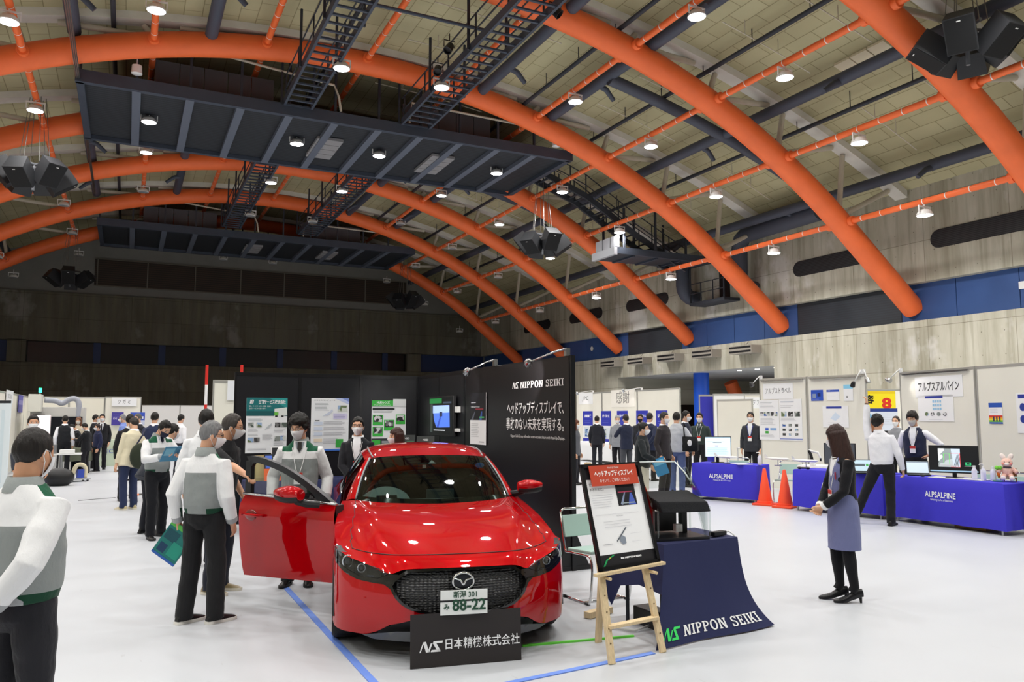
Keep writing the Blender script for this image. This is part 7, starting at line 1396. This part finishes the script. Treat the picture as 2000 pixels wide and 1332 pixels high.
mb = MB(); [mb.box((x, .05, .14), (.05, .06, .24)) for x in (-.14, .16)]; mb.box((0, .1, .12), (.2, .1, .16)); mb.build('projector_unit', BLACKP, dv); mb = MB(); mb.box((.05, -.06, .08), (.06, .05, .06)); mb.build('white_module', WHITE, dv); mb = MB(); [mb.tube([(x, y, .02), (x, y, .26)], .009, 8) for x, y in ((.27, -.19), (.27, .12), (-.2, -.19))]; mb.build('clear_post', CLEAR, dv); mb = MB(); mb.box((-.29, .05, .18), (.02, .16, .22)); mb.build('side_cover', BLACKP, dv); tag(dv, 'clear and red head-up display demonstrator with black hood on the navy table', 'display device')
t = empty('power_strip', (4.46, 5.26, .72), .2); mb = MB(); mb.box((0, 0, .02), (.16, .06, .035)); mb.build('strip', BLACKP, t, bev=.006); mb = MB(); mb.tube([(.08, 0, .02), (.12, -.02, .03), (.135, -.06, .0), (.14, -.07, -.1)], .007, 6); mb.build('cord', WHITE, t, smooth=True); tag(t, 'black power strip with white cord on the navy table corner', 'power strip')
t = empty('extension_box', (3.95, 5.5, 0)); mb = MB(); mb.box((0, 0, .07), (.16, .3, .14)); mb.build('box', BLACKP, t, bev=.01); mb = MB(); mb.tube([(-.1, -.1, .03), (-.25, -.12, .015), (-.35, .02, .015), (-.42, .1, .02)], .01, 6); mb.build('white_cord', WHITE, t, smooth=True); tag(t, 'black box with white cord on the floor under the navy table', 'box')
mb = MB(); mb.box((3.72, 5.95, .03), (.3, .07, .05), .3); o = mb.build('wood_batten', EW); tag(o, 'short pine batten on the floor behind the easel', 'batten')
# booth table behind the car
BT4 = ((1.62, 12.15), (3.7, 12.15), (3.7, 12.8), (1.62, 12.8)); table(BT4, .74, 'folding table under navy cloth along the black back wall'); o = cloth_box(BT4, .748, NAVYC, sd=3).build('tablecloth', NAVYC, smooth=2); tag(o, 'navy tablecloth on the table along the black back wall', 'tablecloth')
poster((1.98, 12.25, .95), (1, 0, 0), .24, .40, 'orange and blue leaflet standing on the navy table behind the open door', lambda b: b.rect(0, 0, 1, .55, '22262e').rect(.08, .06, .4, .2, '5a78d8').rect(.55, .1, .35, .3, 'c8cdd2').rect(.1, .34, .75, .2, '4a6ad0').rect(.2, .72, .6, .03, 'f4d8c8'), y=(0, .25, 1), bg='e8622a', cat='leaflet', name='leaflet')
poster((1.84, 12.34, .94), (1, 0, 0), .2, .38, 'khaki card standing on the navy table behind the orange leaflet', lambda b: b.rect(.1, .1, .8, .8, 'b7a877'), y=(0, .2, 1), bg='a99a6a', cat='card', name='card'); poster((2.2, 12.42, 1.0), (1, 0, 0), .42, .5, 'white framed sheet standing on the navy table', lambda b: b.rect(.03, .03, .94, .94, '2a2c30').rect(.55, .2, .35, .5, 'cfd3d6'), y=(0, .15, 1), bg='f0f0f0', cat='sheet', name='framed_sheet')
t = empty('demo_unit', (2.62, 12.4, .75)); mb = MB(); mb.box((0, 0, .04), (.3, .2, .08)); mb.box((0, .04, .14), (.22, .1, .12)); mb.build('unit_body', BLACKP, t, bev=.01); mb = MB(); mb.box((0, 0, .22), (.24, .1, .03)); mb.build('red_cover', flat('c8322a', .3), t); tag(t, 'black unit with red cover on the navy table', 'device')
t = empty('counter', (4.2, 11.9, 0)); mb = MB(); mb.box((0, 0, .59), (.5, 1.9, 1.18)); mb.build('counter_body', PBLK, t); tag(t, 'black counter along the right booth wall behind the car', 'counter')
for y, l in ((12.35, 'left'), (11.45, 'right')):
    poster((4.1, y, 1.31), (cr_.x, cr_.y, 0), .27, .2, 'slanted dark leaflet on the black counter, %s one' % l, lambda b: b.rect(0, .85, 1, .15, 'e8e8e8').text('NSD', .5, .3, .2, 'e8e8e8', .3).rect(.5, .5, .45, .3, '2a5a3a'), y=(.1, .3, 1), bg='1d201f', cat='leaflet', name='leaflet')
# ---------------------------------------------------------------- left-hand background
panel((1.45, 16.05), (2.45, 16.05), 2.4, PCRM, 'cream panel just left of the black booth wall', 'cream panels'); poster((1.86, 16.0, 2.2), (1, 0, 0), .3, .38, 'blank white sheet at the top of the cream panel beside the black booth', lambda b: b.rect(0, .98, 1, .02, 'e4e4e8'), bg='eef0f4', cat='sheet', name='sheet')
for (x, y), l in (((1.77, 21.3), 'tall pole banded red and white in front of the dark back wall'), ((2.56, 20.9), 'red pole tip showing over the top of the black booth wall')):
    t = empty('marker_pole', (x, y, 0)); mb = MB()
    for k in range(6): mb.mat(k % 2).tube([(0, 0, k * .5), (0, 0, k * .5 + .5)], .035, 12)
    mb.build('pole', [flat('f0f0f0'), flat('d8281f')], t, smooth=2); mb = MB(); mb.lathe([(.2, 0), (.2, .03), (.05, .05)], n=20); mb.build('pole_base', DARKST, t, smooth=2); tag(t, l, 'pole', 'red and white poles')
for k in range(2): panel((.75 + k * 2.05, 50.5), (2.78 + k * 2.05, 50.5), 2.35, PWHT, 'white low partition far back, %s half' % ('left', 'right')[k], 'white partition')
for k in range(4): panel((-3.14, 25 + k * 2), (-3.14, 27 + k * 2), 2.4, PCRM, 'grey-cream panel of the far left side wall, %s from the camera' % AV[k], 'left side panels')
for k in range(2): panel((-3.0 + k * 1.13, 32.2), (-1.88 + k * 1.13, 32.2), 2.4, PCRM, 'cream panel behind the machine, %s one' % ('left', 'right')[k], 'cream panels')
panel((-.72, 31.4), (.44, 31.4), 2.4, PCRM, 'cream panel with the three-character katakana sign', 'cream panels'); poster((-.11, 31.34, 2.21), (1, 0, 0), .80, .30, 'white sign with three katakana characters on the far cream panel', lambda b: b.text('ツ ガ ミ', .5, .5, .55, '3a3a3a', .5), cat='sign', name='name_sign')
poster((-3.08, 27.0, 2.27), (0, 1, 0), 1.5, .36, 'small white sign on the far left side wall', lambda b: b.text('TOSUI', .5, .5, .5, '50505a', .6), cat='sign', name='name_sign'); poster((-3.08, 29.7, 2.1), (0, 1, 0), 1.1, .55, 'purple banner on the far left side wall', lambda b: b.rect(0, .3, 1, .25, '8a86c8'), bg='5a56b0', name='banner', cat='banner')
poster((-.3, 31.2, 1.62), (1, 0, 0), .38, .46, 'purple poster left of the blue poster in the far group', lambda b: b.lines(.1, .2, .7, 3, .12, 'b0a8e0').text('DE', .3, .5, .2, 'e8e4f8', .3), bg='4a3f9a'); poster((.33, 30.4, 1.62), (1, 0, 0), .46, .44, 'blue poster with white letters behind the far group', lambda b: b.rect(0, .0, 1, .2, '3a58c0').text('GANI', .6, .42, .26, 'f2f2f6', .6, bold=.006).rect(0, .62, 1, .38, 'c4cbe0'), bg='2f48b4')
t = empty('reception_counter', (-.4, 31.0, 0)); mb = MB(); mb.box((0, 0, .45), (1.0, .45, .9)); mb.build('counter_body', mat('pale_green_counter', 'cfdcc4', .6), t); lettering(t, 'EC', frame((-.1, -.24, .5), (1, 0, 0), (0, 0, 1)), 0, 0, .2, flat('4a5ac0')); tag(t, 'pale green counter behind the blue-shirted person', 'counter')
mt = empty('cnc_machine', (-1.9, 29.3, 0)); mb = MB(); mb.box((-.1, .6, 1.0), (1.5, 1.3, 2.0)); mb.build('machine_body', mat('machine_grey', 'c9c8c4', .5), mt, bev=.03); mb = MB(); mb.box((-.72, -.2, 2.12), (.36, .6, .55)); mb.build('electric_box', mat('machine_cream', 'dcdcd2', .5), mt, bev=.02); mb = MB(); mb.box((.1, -.07, 1.22), (1.0, .03, .95)); mb.build('machine_window', mat('machine_glass', '17191f', .15), mt); mb = MB(); mb.box((-.62, -.1, 1.55), (.34, .12, .42)); mb.build('control_panel', BLACKP, mt, bev=.01)
mb = MB(); mb.box((-.62, -.168, 1.6), (.2, .005, .16)); mb.build('control_screen', glow('6fc8e8', .8), mt); mb = MB(); mb.tube(cr([(-.5, 0, 2.22), (-.2, 0, 2.2), (0, 0, 2.12), (.22, 0, 2.26), (.4, 0, 2.25), (.48, 0, 2.05), (.46, 0, 1.6)], 5), .085, 12); mb.build('exhaust_hose', mat('hose_grey', 'a4a8b4', .5), mt, smooth=True); mb = MB(); mb.tube([(-.62, -.1, 2.0), (-.62, -.1, 2.46)], .02, 8); mb.build('signal_pole', STEEL, mt); mb = MB(); mb.tube([(-.62, -.1, 2.46), (-.62, -.1, 2.6)], .045, 10); mb.build('signal_light', glow('30f0a0', 4), mt); tag(mt, 'grey machine tool with ribbed hose and green signal light at far left', 'machine')
t = empty('steel_cabinet', (-2.35, 13.1, 0)); mb = MB(); mb.box((-.3, 0, .47), (1.2, 2.6, .94)); mb.build('cabinet_body', mat('cabinet_white', 'd9dadd', .45), t, bev=.015); mb = MB(); mb.box((.31, 0, .45), (.02, 2.5, .05)); mb.build('trim', STEEL, t); tag(t, 'white steel cabinet at the left edge behind the nearest head', 'cabinet')
mb = MB(); mb.box((-2.95, 19.5, 1.1), (.5, 4.5, 1.9)); o = mb.build('steel_machine', STEEL, bev=.02); tag(o, 'tall brushed steel machine casing at the left edge', 'machine')
t = empty('roll_up_display', (-2.15, 17.5, 0)); b = Board(frame((0, 0, 1.15), cr_, (0, 0, 1)), .42, 1.7, .02, 'e3ecf0'); b.rect(0, 0, 1, .03, '26282c').rect(.2, .2, .2, .7, 'cfe0e8').rect(.6, .1, .15, .8, 'd6e4ea'); b.build('banner_sheet', t); mb = MB(); mb.box((0, 0, .03), (.5, .2, .06)); mb.box((0, .02, .18), (.03, .02, .24)); mb.build('banner_foot', SILVER, t); tag(t, 'pale blue upright display banner at far left', 'banner')
b = Board(frame((-1.5, 17.9, 1.52), cr_, (0, 0, 1)), .34, .42, .03, 'f6e9ea'); b.rect(0, 0, .12, 1, 'f0526a', glow('f0526a', 1)).rect(.12, 0, .88, 1, 'fbf4f4', glow('fff6f6', 1)); t = b.build('lit_sign'); mb = MB(); mb.bar((-1.5, 17.95, 0), (-1.5, 17.95, 1.5), .04); mb.build('sign_post', STEEL, t); tag(t, 'glowing white sign with pink edge behind the nearest head', 'lit sign')
t = empty('bistro_table', (-1.5, 23.6, 0)); mb = MB(); mb.lathe([(.3, 0), (.3, .03), (.05, .05), (.04, .72)], n=24); mb.build('pedestal', STEEL, t, smooth=2); mb = MB(); mb.box((0, 0, .735), (.95, .6, .03)); mb.build('table_top', WHITE, t); tag(t, 'small pedestal table with white boxes at far left', 'table')
for i, (x, z, w_, h) in enumerate(((.15, .8, .34, .1), (-.2, .87, .22, .24))): mb = MB(); mb.box((-1.5 + x, 23.5, z), (w_, .25, h)); o = mb.build('instrument_box', WHITE if i == 0 else STEEL, bev=.01); tag(o, ['flat white instrument box on the pedestal table', 'upright grey instrument on the pedestal table'][i], 'instrument')
mb = MB(); mb.ell((-1.45, 22.6, .2), (.34, .25, .24)); o = mb.build('black_bag', BLACKP, smooth=True); tag(o, 'black bag lying on the floor below the pedestal table', 'bag')
t = empty('hand_truck', (-1.15, 23.9, 0), .4); mb = MB(); mb.box((0, 0, .06), (.6, .4, .03)); mb.build('deck', mat('truck_grey', 'b9bcc0', .4), t)
for sx in (-1, 1):
    for sy in (-1, 1): mb = MB(); mb.lathe([(.001, -.015), (.04, -.015), (.04, .015), (.001, .015)], (0, 0, 0), 12, Matrix.Translation((sx * .24, sy * .15, .04)) @ Matrix.Rotation(pi / 2, 4, 'Y')); mb.build('caster', BLACKP, t)
mb = MB(); mb.tube(cr([(.22, 0, .08), (.24, 0, .3), (.16, 0, .42), (.0, 0, .4), (-.1, 0, .1)], 4), .055, 10); mb.build('cream_cover', mat('cream_cloth', 'e3d8b8', .8), t, smooth=True); mb = MB(); mb.box((.1, -.02, .2), (.16, .1, .22)); mb.build('blue_crate', flat('3a52b8'), t); tag(t, 'low hand truck with blue crate and cream cover at far left', 'hand truck')
WD = quad_from((-1.75, 27.45), (-.95, 27.45), .6); table(WD, .74, 'table where the students write at far left'); o = cloth_box(WD, .745, mat('olive_cloth', '6f7462', .8), hem=.35, sd=6).build('tablecloth', mat('olive_cloth', '6f7462', .8), smooth=2); tag(o, 'grey-green cloth on the table where the students write', 'tablecloth')
